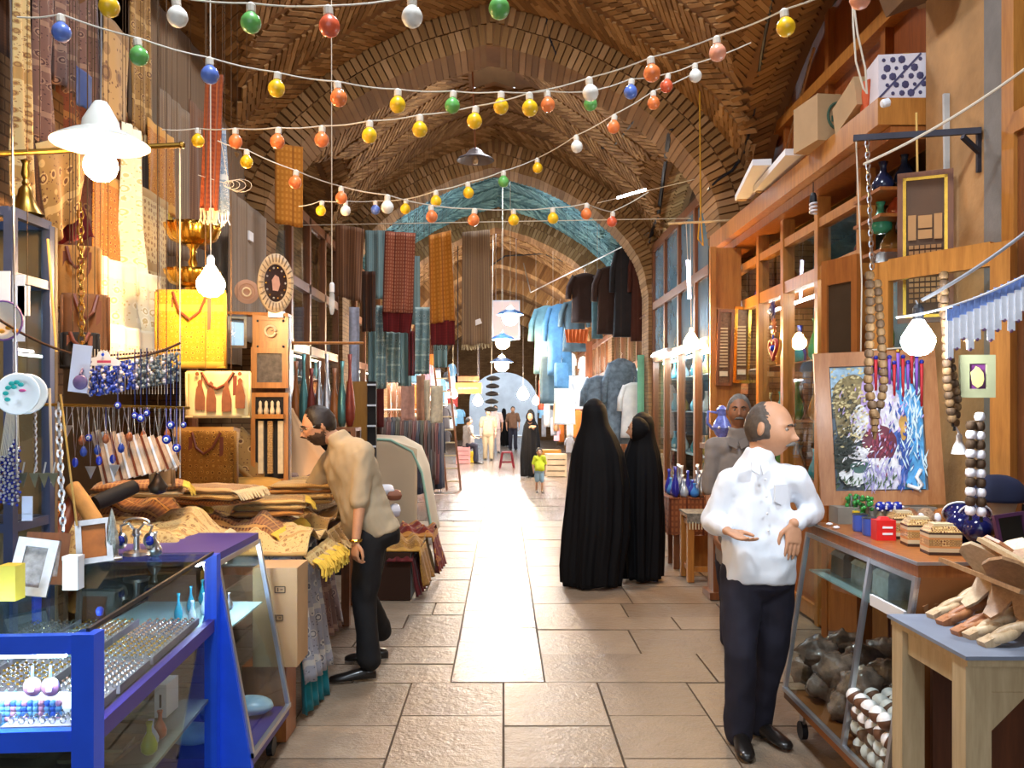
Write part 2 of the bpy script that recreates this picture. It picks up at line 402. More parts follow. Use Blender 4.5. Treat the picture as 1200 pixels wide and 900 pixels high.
# --- brickwork
def brick_mat(name, c0, c1, c2, island=True, rough=.85):
    n = N(name); geo = n.n('ShaderNodeNewGeometry'); f = n.noise(geo.outputs['Position'], 1.1, 5, .6)
    oi = n.n('ShaderNodeObjectInfo'); r = geo.outputs['Random Per Island'] if island else oi.outputs['Random']
    c = n.ramp(r, [(0, c0), (.5, c1), (1, c2)]); c = n.mix(n.ramp(f, [(.42, (0, 0, 0)), (.7, (.6, .6, .6))]), c, c0)
    n.col(c); n.set(Roughness=rough, Specular_IOR_Level=.25); n.bump(n.noise(geo.outputs['Position'], 70, 3), .4, .006); return n.m
M_brick = brick_mat('vault_brick', '6f4e2c', '8d673c', 'a88255'); M_vouss = brick_mat('rib_brick', '72532f', '8d6a41', 'a5815a', False)
M_blue = brick_mat('blue_lit_brick', '456972', '5d858c', '7aa5a8')  # blue-teal light of one bay, put into its brick colour
M_bed = mat('vault_mortar', '76522f', .9, var=.3, vs=2.5, bump=.5, bs=50)
M_bedb = mat('blue_lit_mortar', '3f646b', .9, var=.3, vs=3, bump=.4)  # mortar of that bay, tinted with the same blue light
def coursed(name, c1, c2, mo, s=1.0):
    n = N(name); geo = n.n('ShaderNodeNewGeometry'); sx = n.n('ShaderNodeSeparateXYZ'); n.l(geo.outputs['Position'], sx.inputs[0])
    cb = n.n('ShaderNodeCombineXYZ'); n.l(n.math('ADD', sx.outputs[0], sx.outputs[1]), cb.inputs[0]); n.l(sx.outputs[2], cb.inputs[1])
    br = n.n('ShaderNodeTexBrick'); n.l(cb.outputs[0], br.inputs[0]); br.inputs['Scale'].default_value = 1
    br.inputs['Brick Width'].default_value = .22 * s; br.inputs['Row Height'].default_value = .062 * s; br.inputs['Mortar Size'].default_value = .006; br.inputs['Mortar Smooth'].default_value = .3
    for i, c in ((1, c1), (2, c2), (3, mo)): br.inputs[i].default_value = lin(c)
    f = n.noise(geo.outputs['Position'], 2, 6, .65); n.col(n.mix(n.ramp(f, [(.4, (0, 0, 0)), (.75, (.7, .7, .7))]), br.outputs[0], '5c4126'))
    n.set(Roughness=.85, Specular_IOR_Level=.25); n.bump(n.math('ADD', n.math('MULTIPLY', br.outputs['Fac'], -.6), n.noise(geo.outputs['Position'], 30, 4)), .5, .012); return n.m
M_pier = coursed('pier_brick', '7d5b3a', '93704a', '5c4229')
M_plaster = mat('stained_stone_plaster', 'ab8052', .85, var=.32, vs=3.2, bump=.5, bs=18, bd=.012)
M_grey = mat('grey_cement', '77706a', .85, var=.25, vs=5, bump=.3)
M_wallin = mat('shop_inner_wall', '6b5138', .85, var=.25, vs=2)

bk = B().box((0, 0, 0), (.062, .62, .222)).mesh('brick', M_vouss)
for ri, y in enumerate(RIBS):
    pts = arch_pts(HW, APEX, SPRING, .075)
    core = B(); prev = None; rings = []
    if ri == 1: pts = [q for q in pts if q[1] > 3.95]
    for x, z, nx_, nz_ in pts[::3] + [pts[-1]]:
        a = V((XC + x + nx_ * .015, 0, z + nz_ * .015)); c_ = V((XC + x + nx_ * .5, 0, z + nz_ * .5))
        rings.append([a + V((0, y + .02, 0)), a + V((0, y + .58, 0)), c_ + V((0, y + .58, 0)), c_ + V((0, y + .02, 0))])
    core.loft(rings); rib = struct(core, 'trim_%d' % (ri + 1), M_bed)
    if ri in (2, 3, 4):
        for x, z, nx_, nz_ in pts:
            a = math.atan2(nx_, nz_)
            for ring in (0, 1): sh_ = (ring - .5) * .036; rr_ = .115 + .235 * ring; piece('brick', bk, (XC + x + nx_ * rr_ + nz_ * sh_, y + .3 + rnd.uniform(-.008, .008), z + nz_ * rr_ - nx_ * sh_), rib, (0, a, 0))
    elif ri > 4:
        b = B()
        for x, z, nx_, nz_ in pts: b.box((XC + x + nx_ * .23, y + .3, z + nz_ * .23), (.068, .62, .46), Matrix.Rotation(math.atan2(nx_, nz_), 3, 'Y'))
        stuff(b.build('brick_ring', M_brick, rib))

WB, AB_, ZC = 2.95, 6.05, 5.15
for i in range(len(RIBS) - 1):
    y0, y1 = RIBS[i] + .58, RIBS[i + 1] + .02; yc = (y0 + y1) / 2; L = (y1 - y0) / 2
    zb = lambda x: arch_z(x, WB, AB_, SPRING)
    zc = lambda y: arch_z(y - yc, L, ZC, SPRING)
    dome = lambda x, y: .28 * max(0, 1 - ((y - yc) / L) ** 2) * max(0, 1 - (x / 1.8) ** 2)
    NX, NY = 40, 28; b = B(); vs = []; fs = []
    for j in range(NY + 1):
        y = y0 + (y1 - y0) * j / NY
        for k in range(NX + 1):
            x = -WB + 2 * WB * k / NX; vs.append((XC + x, y, max(zb(x), zc(y)) + dome(x, y)))
    for j in range(NY):
        for k in range(NX):
            x = -WB + 2 * WB * (k + .5) / NX; y = y0 + (y1 - y0) * (j + .5) / NY
            if math.hypot(x, y - yc) < .33: continue
            a = j * (NX + 1) + k; fs.append((a, a + NX + 1, a + NX + 2, a + 1))
    b.add(vs, fs); b.tube([(XC, yc, 6.26), (XC, yc, 6.7)], .45, 16, cap=False)
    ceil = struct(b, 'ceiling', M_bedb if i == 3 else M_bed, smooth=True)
    zs = lambda x, y: max(zb(x), zc(y)) + dome(x, y)
    def lay(b, x, y, dx_, dy_):
        e = .06; nn = V((-(zs(x + e, y) - zs(x - e, y)) / (2 * e), -(zs(x, y + e) - zs(x, y - e)) / (2 * e), 1)).normalized(); dr = V((dx_, dy_, 0)); dr = (dr - nn * dr.dot(nn)).normalized()
        R = Matrix((dr, nn.cross(dr), nn)).transposed(); b.box(V((XC + x, y, zs(x, y))) - nn * (.004 + rnd.uniform(0, .006)), (.205, .05, .024), R)
    if 1 <= i <= 4:                                             # bricks laid in chevron bands on the webs
        b = B(); bw = .56; ap = arch_pts(WB, AB_, SPRING, .075)
        nb = int((y1 - y0) / bw) + 1
        for bi in range(nb):
            ang = PI / 4 if bi % 2 else -PI / 4; vc = y0 + (bi + .5) * (y1 - y0) / nb
            for x, z, nx_, nz_ in ap:
                for t in (-.21, 0, .21):
                    y = vc + t * math.cos(ang) * .9; xx = x + t * math.sin(ang) * nz_; 
                    if abs(y - vc) > bw / 2 or zb(xx) < zc(y) - .02 or math.hypot(xx, y - yc) < .45: continue
                    tg = V((nz_, 0, -nx_)); dr = tg * math.sin(ang) + V((0, math.cos(ang), 0)); lay(b, xx, y, dr.x, dr.y)
        for side in (-1, 1):                                    # side webs over the shops
            cpn = arch_pts(L, ZC, SPRING, .075); k = 0
            while .28 + k * .42 < WB:
                xv = WB - .2 - k * .42; ang = PI / 4 if k % 2 else -PI / 4; k += 1
                for yy, z, ny_, nz_ in cpn:
                    for t in (-.18, .04):
                        x = xv + t * math.cos(ang); y = yc + yy + t * math.sin(ang) * nz_
                        if abs(y - yc) > L or zc(y) < zb(x) - .02: continue
                        tg = V((0, nz_, -ny_)); dr = tg * math.sin(ang) + V((math.cos(ang), 0, 0)); lay(b, side * x, y, side * dr.x, dr.y)
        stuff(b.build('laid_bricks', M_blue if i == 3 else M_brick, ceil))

bl, br = B(), B()
bl.bb((-4.2, -7, 0), (-4.0, 45, 6.4)); br.bb((4.0, -7, 0), (4.2, 45, 6.4))
WL = struct(bl, 'wall_left', M_wallin); WR = struct(br, 'wall_right', M_wallin)
roof = struct(B().bb((-4.2, -7, 6.75), (XC - .6, 45, 6.9)).bb((XC + .6, -7, 6.75), (4.2, 45, 6.9)), 'ceiling', M_wallin)
for ri, y in enumerate(RIBS):
    for sd, W_ in ((-1, WL), (1, WR)):
        x0, x1 = (XC + HW, 4.0) if sd > 0 else (-4.0, XC - HW)
        m = M_plaster if (ri == 1 and sd > 0) else M_pier
        if ri == 1 and sd > 0: struct(B().bb((2.5, 4.44, 0), (x1, 5.05, 4.4)), 'pier', m, W_)
        else: struct(B().bb((x0, y - .05, 0), (x1, y + .6, 3.52)), 'pier', m, W_)
        xs0, xs1 = (XC + HW + (.42 if ri != 1 else .6), 4.0) if sd > 0 else (-4.0, XC - HW - .42)
        struct(B().bb((xs0, y - .02, 3.52), (xs1, y + .58, 6.3)), 'spandrel', M_bed, W_)
for i in range(len(RIBS) - 1):                                  # lunette walls and shop ceilings
    y0, y1 = RIBS[i] + .55, RIBS[i + 1]
    for sd, W_ in ((-1, WL), (1, WR)):
        if i == 1: continue
        x = XC + sd * 2.99; struct(B().bb((min(x, x + sd * .1), y0, 3.3), (max(x, x + sd * .1), y1, 5.4)), 'lunette', M_pier, W_)
# shop partition boards behind the first bay on each side
struct(B().bb((-4.0, 4.9, 5.3), (XC - 2.9, 9.4, 5.4)), 'soffit', M_bed, WL)
# ------------------------------------------------------------------ people
def remeshed(b, name, m, vox, smooth_it=4, wrinkle=0, ws=9, parent=None):
    me = b.mesh('tmp', m); o = bpy.data.objects.new('tmp', me); C.objects.link(o)
    r = o.modifiers.new('r', 'REMESH'); r.mode = 'VOXEL'; r.voxel_size = vox; r.use_smooth_shade = True
    s = o.modifiers.new('s', 'SMOOTH'); s.factor = .5; s.iterations = smooth_it
    dg = bpy.context.evaluated_depsgraph_get(); me2 = bpy.data.meshes.new_from_object(o.evaluated_get(dg)); bpy.data.objects.remove(o); bpy.data.meshes.remove(me)
    if wrinkle:
        ns = [v.normal.copy() for v in me2.vertices]
        for v, nn in zip(me2.vertices, ns):
            p = v.co; k = noise.noise(V((p.x * ws, p.y * ws, p.z * ws * .55))) + .5 * noise.noise(V((p.x * ws * 2.3 + 5, p.y * ws * 2.3, p.z * ws * 1.6)))
            v.co = p + nn * k * wrinkle
    me2.name = name; me2.materials.clear(); me2.materials.append(m)
    off = root_of(parent)
    for v in me2.vertices: v.co -= off
    me2.polygons.foreach_set('use_smooth', [True] * len(me2.polygons)); me2.update()
    oo = bpy.data.objects.new(name, me2); C.objects.link(oo); oo.parent = parent; return oo
def limb(b, pts, rs, n=12):
    """tapered chain with round joints"""
    pts = [V(p) for p in pts]; P2 = []; R2 = []
    for i in range(len(pts) - 1):
        for k in range(4):
            t = k / 4; P2.append(pts[i].lerp(pts[i + 1], t)); R2.append(rs[i] + (rs[i + 1] - rs[i]) * t)
    P2.append(pts[-1]); R2.append(rs[-1]); b.tube(P2, R2, n)
    for p, r in zip(pts, rs): b.sph(p, r, n, 8)
def ell(c, ax, ay, rx, ry, n=20, p=2.4):
    out = []
    for k in range(n):
        a = 2 * PI * k / n; ca, sa = math.cos(a), math.sin(a)
        out.append(V(c) + ax * (math.copysign(abs(ca) ** (2 / p), ca) * rx) + ay * (math.copysign(abs(sa) ** (2 / p), sa) * ry))
    return out
def headfn(th, ph):
    """unit head surface facing -y, metres; th from top, ph around (0 = +x)"""
    d = V((math.sin(th) * math.cos(ph), math.sin(th) * math.sin(ph), math.cos(th))); x, y, z = d
    q = V((x * .078, y * .098, z * .118))
    if z < 0:
        t = -z; q.x *= 1 - .30 * t ** 1.6; q.y *= 1 - .16 * t ** 2
        if y < 0: q.y -= .012 * t * (-y)
        else: q.y *= 1 - .28 * t
    g = lambda cx, cz, sx, sz: math.exp(-((q.x - cx) / sx) ** 2 - ((q.z - cz) / sz) ** 2)
    if y < .2:
        fr = min(1, max(0, -y * 1.6)); dy = 0
        dy += .027 * g(0, -.027, .0125, .015) + .015 * g(0, -.005, .009, .024)          # nose
        dy += .006 * g(.027, .03, .022, .009) + .006 * g(-.027, .03, .022, .009)        # brows
        dy -= .010 * g(.031, .012, .015, .010) + .010 * g(-.031, .012, .015, .010)      # sockets
        dy += .006 * g(0, -.060, .020, .006) + .006 * g(0, -.073, .017, .006) - .004 * g(0, -.0665, .022, .003)   # lips
        dy += .009 * g(0, -.100, .020, .013) + .004 * g(.042, -.03, .018, .02) + .004 * g(-.042, -.03, .018, .02)
        q.y -= dy * fr
    return q
def head(b, c, R, s, ears=True):
    n, m = 56, 44; vs = []; fs = []
    for j in range(1, m): vs += [headfn(PI * j / m, 2 * PI * k / n) for k in range(n)]
    vs += [headfn(0, 0), headfn(PI, 0)]; t = (m - 1) * n
    for j in range(m - 2): fs += [(j * n + k, (j + 1) * n + k, (j + 1) * n + (k + 1) % n, j * n + (k + 1) % n) for k in range(n)]
    fs += [(t, k, (k + 1) % n) for k in range(n)] + [(t + 1, (m - 2) * n + (k + 1) % n, (m - 2) * n + k) for k in range(n)]
    b.add([V(c) + R @ (q * s) for q in vs], fs)
    for sd in (-1, 1) if ears else ():                           # ears
        e = V((sd * .079, .012, .002)); b.sph(V(c) + R @ (e * s), (.011 * s, .019 * s, .031 * s), 10, 8, R @ Matrix.Rotation(sd * .35, 3, 'Z'))
def hairpiece(c, R, s, keep, thick=.012, seed=0, hi=1.0):
    """cap of hair where keep(dir) > 0"""
    n, m = 64, 48; idx = {}; vs = []; fs = []; b = B()
    def pt(j, k):
        k %= n
        if (j, k) not in idx:
            th, ph = PI * j / m, 2 * PI * k / n; d = V((math.sin(th) * math.cos(ph), math.sin(th) * math.sin(ph), math.cos(th))); q = headfn(th, ph)
            kv = keep(d) + .10 * nz(d * 7 + V((seed, 0, 0))) + .07 * nz(d * 24); o = max(-.006, min(1, kv / .22) * thick + .003 * nz(d * 22))
            idx[(j, k)] = len(vs); vs.append((V(c) + R @ ((q + V((d.x, d.y, d.z * .9)) * o) * s), kv))
        return idx[(j, k)]
    for j in range(m):
        for k in range(n):
            f = (pt(j, k), pt(j + 1, k), pt(j + 1, k + 1), pt(j, k + 1))
            if max(vs[i][1] for i in f) > -.02: fs.append(tuple(dict.fromkeys(f)))
    b.add([v[0] for v in vs], [f for f in fs if len(f) > 2]); return b
def hand(b, wrist, d, nrm, side, curl=.35, s=1.0, spread=.06, tcurl=.3):
    """wrist point, finger direction, palm normal (the way the palm faces), side +1 thumb towards d x nrm"""
    d = V(d).normalized(); nrm = V(nrm); nrm = (nrm - d * nrm.dot(d)).normalized(); x = d.cross(nrm) * side; wr = V(wrist)
    rings = []
    for t, w_, th in ((-.015, .024, .020), (.012, .029, .020), (.04, .038, .019), (.07, .042, .017), (.092, .040, .014)):
        rings.append(ell(wr + d * t * s, x, nrm, w_ * s, th * s * .8, 14))
    b.loft(rings)
    for i, (L, off) in enumerate(((.070, .029), (.079, .0098), (.074, -.0098), (.058, -.028))):
        p = wr + (d * .088 + x * off) * s; a = curl * (.6 + .1 * i); dd = (d + x * off * spread * 30).normalized(); pts = [p - d * .012 * s, p]
        for k, fr in enumerate((.45, .32, .25)):
            ca, sa = math.cos(a), math.sin(a); p = p + (dd * ca + nrm * sa) * L * fr * s; pts.append(p); a += curl * .9
        limb(b, pts, [.0095 * s, .0092 * s, .0086 * s, .008 * s, .0068 * s], 8)
    p = wr + (d * .022 + x * .024) * s; q = p + (d * .030 + x * .030 + nrm * .012) * s; r = q + (d * .034 + x * (.014 - .02 * tcurl) + nrm * .018 * tcurl) * s; t = r + (d * .024 + x * (.002 - .02 * tcurl) + nrm * .012 * tcurl) * s
    limb(b, [p, q, r, t], [.014 * s, .0115 * s, .0100 * s, .0078 * s], 8)
def rotm(yaw, pitch=0, roll=0):
    """face -y turned: yaw > 0 turns towards +x, pitch > 0 looks down"""
    return Matrix.Rotation(yaw, 3, 'Z') @ Matrix.Rotation(pitch, 3, 'X') @ Matrix.Rotation(roll, 3, 'Y')
SKIN = mat('olive_skin', 'c08d6c', .5, var=.12, vs=14, bump=.1, bs=160, bd=.001)
SKIN2 = mat('tanned_skin', '9c6a4c', .5, var=.12, vs=14)
M_eye = mat('eye_white', '9a8a7c', .25, var=0); M_iris = mat('iris', '20140c', .2, var=0)
M_shoe = mat('black_leather', '1a1614', .3, var=.1, coat=.2); M_black = mat('black_chador', '08070a', .75, var=.25, vs=5, spec=.25)
def shoe(b, heel, d, s=1.0):
    d = V((d[0], d[1], 0)).normalized(); x = V((d.y, -d.x, 0)); h = V((heel[0], heel[1], 0)); rings = []
    for t, w_, ht in ((-.045, .020, .05), (-.03, .033, .068), (.03, .036, .078), (.09, .041, .066), (.15, .045, .05), (.2, .042, .042), (.228, .030, .034), (.24, .012, .024)):
        c = h + d * t * s; rings.append([c + x * (w_ * s * math.cos(a)) + V((0, 0, max(.004, ht * s * (.5 + .5 * math.sin(a))))) for a in [2 * PI * k / 14 for k in range(14)]])
    b.loft(rings)
def face_bits(root, c, R, s, brow=None, must=None, eyes=True):
    c = V(c); w_ = lambda x, y, z: c + R @ (V((x, y, z)) * s)
    if eyes:
        for sd in (-1, 1):
            e = B().sph(w_(sd * .031, -.0775, .011), .0105 * s, 10, 8, R).build('eye', M_eye, root, 'all'); B().sph(w_(sd * .031, -.0842, .0105), .0055 * s, 8, 6).build('iris', M_iris, e, 'all')
    if brow:
        for sd in (-1, 1): B().tube([w_(sd * .014, -.1, .027), w_(sd * .028, -.099, .033), w_(sd * .045, -.088, .028)], [.004 * s, .0046 * s, .003 * s], 6).build('eyebrow', brow, root, 'all')
    if must:
        B().tube([w_(-.034, -.088, -.058), w_(-.018, -.104, -.049), w_(0, -.110, -.046), w_(.018, -.104, -.049), w_(.034, -.088, -.058)], [.003 * s, .0075 * s, .0085 * s, .0075 * s, .003 * s], 8).build('moustache', must, root, 'all')

def man(label, j, yaw, hd, colr, root_name='person', group=None, vox=.006, bulk=1.0, shirt_len=0, sleeve='short', tuck=True, hair_keep=None, must=None, brow=None, hands=None, pitch=0, roll=0, hs=1.0, skin=SKIN, hair_thick=.012, eyes=True, feet=None, shorts=False):
    """j: world joints; yaw: torso yaw; hd: (head centre, yaw)"""
    f = V((math.sin(yaw), -math.cos(yaw), 0)); lx = V((math.cos(yaw), math.sin(yaw), 0))
    base = (V(j['la']) + V(j['ra'])) / 2; root = thing(root_name, label, 'person', (base.x, base.y, 0), group); shirt_m, pants_m, hair_m = colr
    pel, nk = V(j['pel']), V(j['neck']); sp = nk - pel; up = sp.normalized(); fy = (f - up * f.dot(up)).normalized(); sl = (V(j['ls']) - V(j['rs'])); ax = sl.normalized(); ax = (ax - up * ax.dot(up)).normalized(); ay = up.cross(ax)
    # body: head, neck, arms, hands and a slim core, one surface
    b = B(); hc, hyaw = V(hd[0]), hd[1]; R = rotm(hyaw, pitch, roll); head(b, hc, R, hs)
    limb(b, [pel, pel.lerp(nk, .5), nk, hc + R @ V((0, .018, -.055)) * hs], [.07 * bulk, .075 * bulk, .052 * bulk, .056 * hs])
    for sd in 'lr':
        limb(b, [nk - up * .06, j[sd + 's'], j[sd + 'e'], j[sd + 'w']], [.05 * bulk, .040 * bulk, .036 * bulk, .0255 * bulk])
        limb(b, [pel, j[sd + 'h'], j[sd + 'k'], j[sd + 'a'], V(j[sd + 'a']) - V((0, 0, .03))], [.06 * bulk, .06 * bulk, .045 * bulk, .034 * bulk, .034 * bulk])
        h = (hands or {}).get(sd)
        if h: hand(b, j[sd + 'w'], *h) if len(h) > 4 else hand(b, j[sd + 'w'], *h, s=min(1, bulk))
    remeshed(b, 'body', skin, vox, 3, parent=root)
    # shirt
    b = B(); T = lambda t, rx, ry, dy=0: ell(pel + sp * t + fy * dy, ax, ay, rx * bulk, ry * bulk, 24, 2.5); SL = sl.length / 2
    t0 = -.16 - shirt_len
    b.loft([T(t0, .178, .135, .01), T(-.06, .176, .14, .02), T(.12, .172, .142, .025), T(.35, .172, .13, .012), T(.62, SL * .98, .122), T(.80, SL * 1.0, .108, -.008), T(.93, SL * .72, .082, -.012), T(1.0, .080, .078, -.005), T(1.06, .070, .070, .0), T(1.10, .064, .064, .004)])
    for sd in 'lr':
        s_, e_, w_ = V(j[sd + 's']), V(j[sd + 'e']), V(j[sd + 'w'])
        if sleeve == 'short': limb(b, [s_.lerp(nk - up * .08, .35), s_, s_.lerp(e_, .5), s_.lerp(e_, .86)], [.078 * bulk, .071 * bulk, .066 * bulk, .064 * bulk], 14)
        else:
            limb(b, [s_.lerp(nk - up * .08, .35), s_, s_.lerp(e_, .5), e_, e_.lerp(w_, .55), e_.lerp(w_, .86)], [.072, .066 * bulk, .064 * bulk, .062 * bulk, .054, .045], 14)
    remeshed(b, 'shirt', shirt_m, .0095, 3, .013, 10, parent=root)
    # trousers
    b = B(); b.loft([T(.02, .15, .11, .018), T(-.08, .165, .122, .012), T(-.2, .170, .125, .01), T(-.32, .11, .09, 0)])
    for sd in 'lr':
        h_, k_, a_ = V(j[sd + 'h']), V(j[sd + 'k']), V(j[sd + 'a']); limb(b, [h_, h_.lerp(k_, .5), k_] + ([] if shorts else [k_.lerp(a_, .6), a_.lerp(k_, -.06)]), [.102 * bulk, .094 * bulk, .078 * bulk] + ([] if shorts else [.070 * bulk, .070 * bulk]), 14)
    remeshed(b, 'trousers', pants_m, .011, 3, .012, 8, parent=root)
    for sd in 'lr':
        a_ = V(j[sd + 'a']); b = B(); shoe(b, (a_.x, a_.y, 0), (feet or {}).get(sd, f), max(.5, min(1, bulk))); b.build('shoe', M_shoe, root, 'all')
    if hair_keep: hairpiece(hc, R, hs, hair_keep, hair_thick).build('hair', hair_m, root, 'all')
    face_bits(root, hc, R, hs, brow, must, eyes)
    return root, R, hc

M_hairg = mat('grey_brown_hair', '4b3f36', .6, var=.3, vs=60, bump=.5, bs=200); M_hairb = mat('dark_hair', '1c120d', .5, var=.3, vs=50, bump=.5, bs=200)
M_greyh = mat('grey_hair', '6d6862', .6, var=.3, vs=60, bump=.5, bs=200)
M_white = mat('white_cotton_shirt', 'dfe3ea', .75, var=.04, bump=.15, bs=30); M_navy = mat('navy_trousers', '1d1b29', .8, var=.2, vs=10, bump=.2)
M_tan = mat('tan_knit_shirt', 'a8977c', .85, var=.06, bump=.25, bs=300, bd=.001); M_blackt = mat('black_trousers', '0e0c0e', .8, var=.2, vs=10)
M_greys = mat('grey_check_shirt', '857b74', .85, var=.1); M_kh = mat('khaki_uniform', '9a8668', .85, var=.08)

# --- the man in white leaning on the counter
D = 4.26
j = dict(pel=P(886, 660, D), neck=P(890, 537, D), ls=P(931, 560, D - .03), rs=P(857, 565, D - .02), le=P(951, 600, D + .02), lw=P(931, 613, D - .15), re=P(836, 612, D + .02), rw=P(851, 621, D - .19),
         lh=P(908, 672, D), rh=P(868, 672, D - .02), lk=P(903, 762, D + .02), rk=P(867, 765, D - .08), la=P(890, 842, D + .10), ra=P(866, 853, D - .02))
g = lambda d: max(-.6, min(.32 - d.z * .55 + d.y * .75, .55 + d.y * 2.0, (d.z + .35 + d.y * .3) * 2.0, (d.x * d.x * 1.4 - .42 + max(0, d.y) * 1.5) * 1.6))
man('standing man in a white shirt and navy trousers leaning on the glass counter', j, .45, (P(901, 503, D - .01), 1.0), (M_white, M_navy, M_hairg), vox=.0042, bulk=1.02, sleeve='long', hair_keep=g, hair_thick=.007, must=M_greyh, brow=M_hairg,
    hands=dict(l=((-.10, -.12, -.9), (-.15, .9, 0), -1, .16, 1.05), r=((.55, -.65, -.30), (.25, -.2, .9), -1, .3, 1.0)), pitch=.12, hs=1.18, feet=dict(l=(.35, -1), r=(-.1, -1)))
pr = [o for o in C.objects if o.name.startswith('person')][-1]
b = B(); c = P(884, 543, D - .06)
for sd in (-1, 1): b.prism([(0, 0), (.055 * sd, .012), (.06 * sd, -.03), (.012 * sd, -.055)][::sd], P(890, 544, D - .125), (math.cos(.5), math.sin(.5), 0), (0, .35, .94), .006)
b.build('collar', M_white, pr)
for k in range(4): B().sph(P(897 + k * 1.2, 562 + k * 20, D - .150 - (.01 if k in (1, 2) else 0)), .006, 8, 6).build('button', M_white, pr, 'all')
B().prism([(-.045, .05), (.045, .05), (.045, -.03), (0, -.05), (-.045, -.03)], P(916, 580, D - .125), (math.cos(.55), math.sin(.55), 0), (0, .05, 1), -.008).build('breast_pocket', M_white, pr)
# --- the man in tan bending over the cloths
D = 5.36
j = dict(pel=P(437, 612, D), neck=P(397, 517, D), rs=P(383, 545, D + .22), ls=P(426, 531, D - .12), le=P(421, 597, D - .20), lw=P(417, 634, D - .24), re=P(362, 585, D + .3), rw=P(345, 600, D + .33),
         lh=P(434, 630, D - .08), rh=P(437, 630, D + .1), lk=P(427, 705, D - .1), rk=P(428, 700, D + .12), la=P(432, 769, D - .14), ra=P(447, 738, D + .28))
g = lambda d: min(.40 + d.y * .95 + d.z * .12, (d.z + .12 + max(0, d.y) * .55) * 1.3)
man('bespectacled man in a tan T-shirt and black trousers bending over the cloths', j, -1.35, (P(374, 499, D - .02), -1.22), (M_tan, M_blackt, M_hairb), vox=.0045, bulk=1.0, hair_keep=g, brow=M_hairb,
    hands=dict(l=((-.05, -.08, -1), (.35, .3, 0), 1, .75, 1.0), r=((-.8, .1, -.5), (0, 0, -1), -1, .3, 1.0)), pitch=.35, hs=1.03, feet=dict(l=(-1, -.25), r=(-1, -.2)), must=None)
pr = [o for o in C.objects if o.name.startswith('person')][-1]; hc = P(374, 499, D - .02); R = rotm(-1.22, .35); W3 = lambda x, y, z: hc + R @ (V((x, y, z)) * 1.03)
bd = lambda d: min((-d.z - .28) * 1.2, (-d.y + .12) * 1.2, .05 + max(abs(d.x) * .5 - .12, max(0, -d.z - .62) * 1.2))
hairpiece(hc, R, 1.03, bd, .0035, 3).build('beard', mat('short_beard', '4d382b', .8, var=.3, vs=60), pr, 'all')
b = B()
for sd in (-1, 1):
    b.tube([W3(sd * .031 + .021 * math.cos(a), -.108, .008 + .015 * math.sin(a)) for a in [2 * PI * k / 14 for k in range(15)]], .0016, 5, cap=False)
    b.tube([W3(sd * .052, -.105, .012), W3(sd * .078, -.05, .014), W3(sd * .082, .012, .012)], .0018, 5)
b.tube([W3(-.011, -.109, .01), W3(.011, -.109, .01)], .0016, 5)
b.build('spectacles', mat('steel_wire', 'c9c6c0', .25, 1, var=0), pr)
p = P(417, 634, D - .24); B().tube([p + V((.033 * math.cos(a), .033 * math.sin(a) , .005)) for a in [2 * PI * k / 16 for k in range(17)]], .009, 6, cap=False).build('wristwatch', mat('gold_watch', 'c9a24a', .25, 1, var=0), pr)
# --- the shopkeeper standing behind
D = 6.0
j = dict(pel=P(868, 640, D), neck=P(866, 514, D), ls=P(895, 524, D), rs=P(838, 524, D), le=P(900, 580, D), lw=P(890, 620, D - .2), re=P(832, 580, D), rw=P(838, 620, D - .2),
         lh=P(880, 650, D), rh=P(856, 650, D), lk=P(880, 705, D), rk=P(856, 705, D), la=P(880, 747, D), ra=P(856, 747, D))
g = lambda d: min(.26 + d.y * .85 + d.z * .42, (d.z + .10 + d.y * .55) * 1.4)
man('grey-haired shopkeeper in a grey collared shirt behind the man in white', j, 0, (P(866, 482, D), -.25), (M_greys, M_navy, M_greyh), vox=.007, sleeve='short', hair_keep=g, hair_thick=.007, must=M_greyh, brow=M_hairb, skin=SKIN2,
    hands=dict(l=((0, -.5, -1), (-1, 0, 0), 1, .5, 1.0), r=((0, -.5, -1), (1, 0, 0), -1, .5, 1.0)), hs=1.0)
pr = [o for o in C.objects if o.name.startswith('person')][-1]; b = B()
for sd in (-1, 1): b.prism([(0, 0), (.06 * sd, .03), (.07 * sd, -.03), (.015 * sd, -.06)][::sd], P(865, 517, D - .10), (1, 0, 0), (0, .3, .95), .006)
b.build('collar', M_greys, pr)

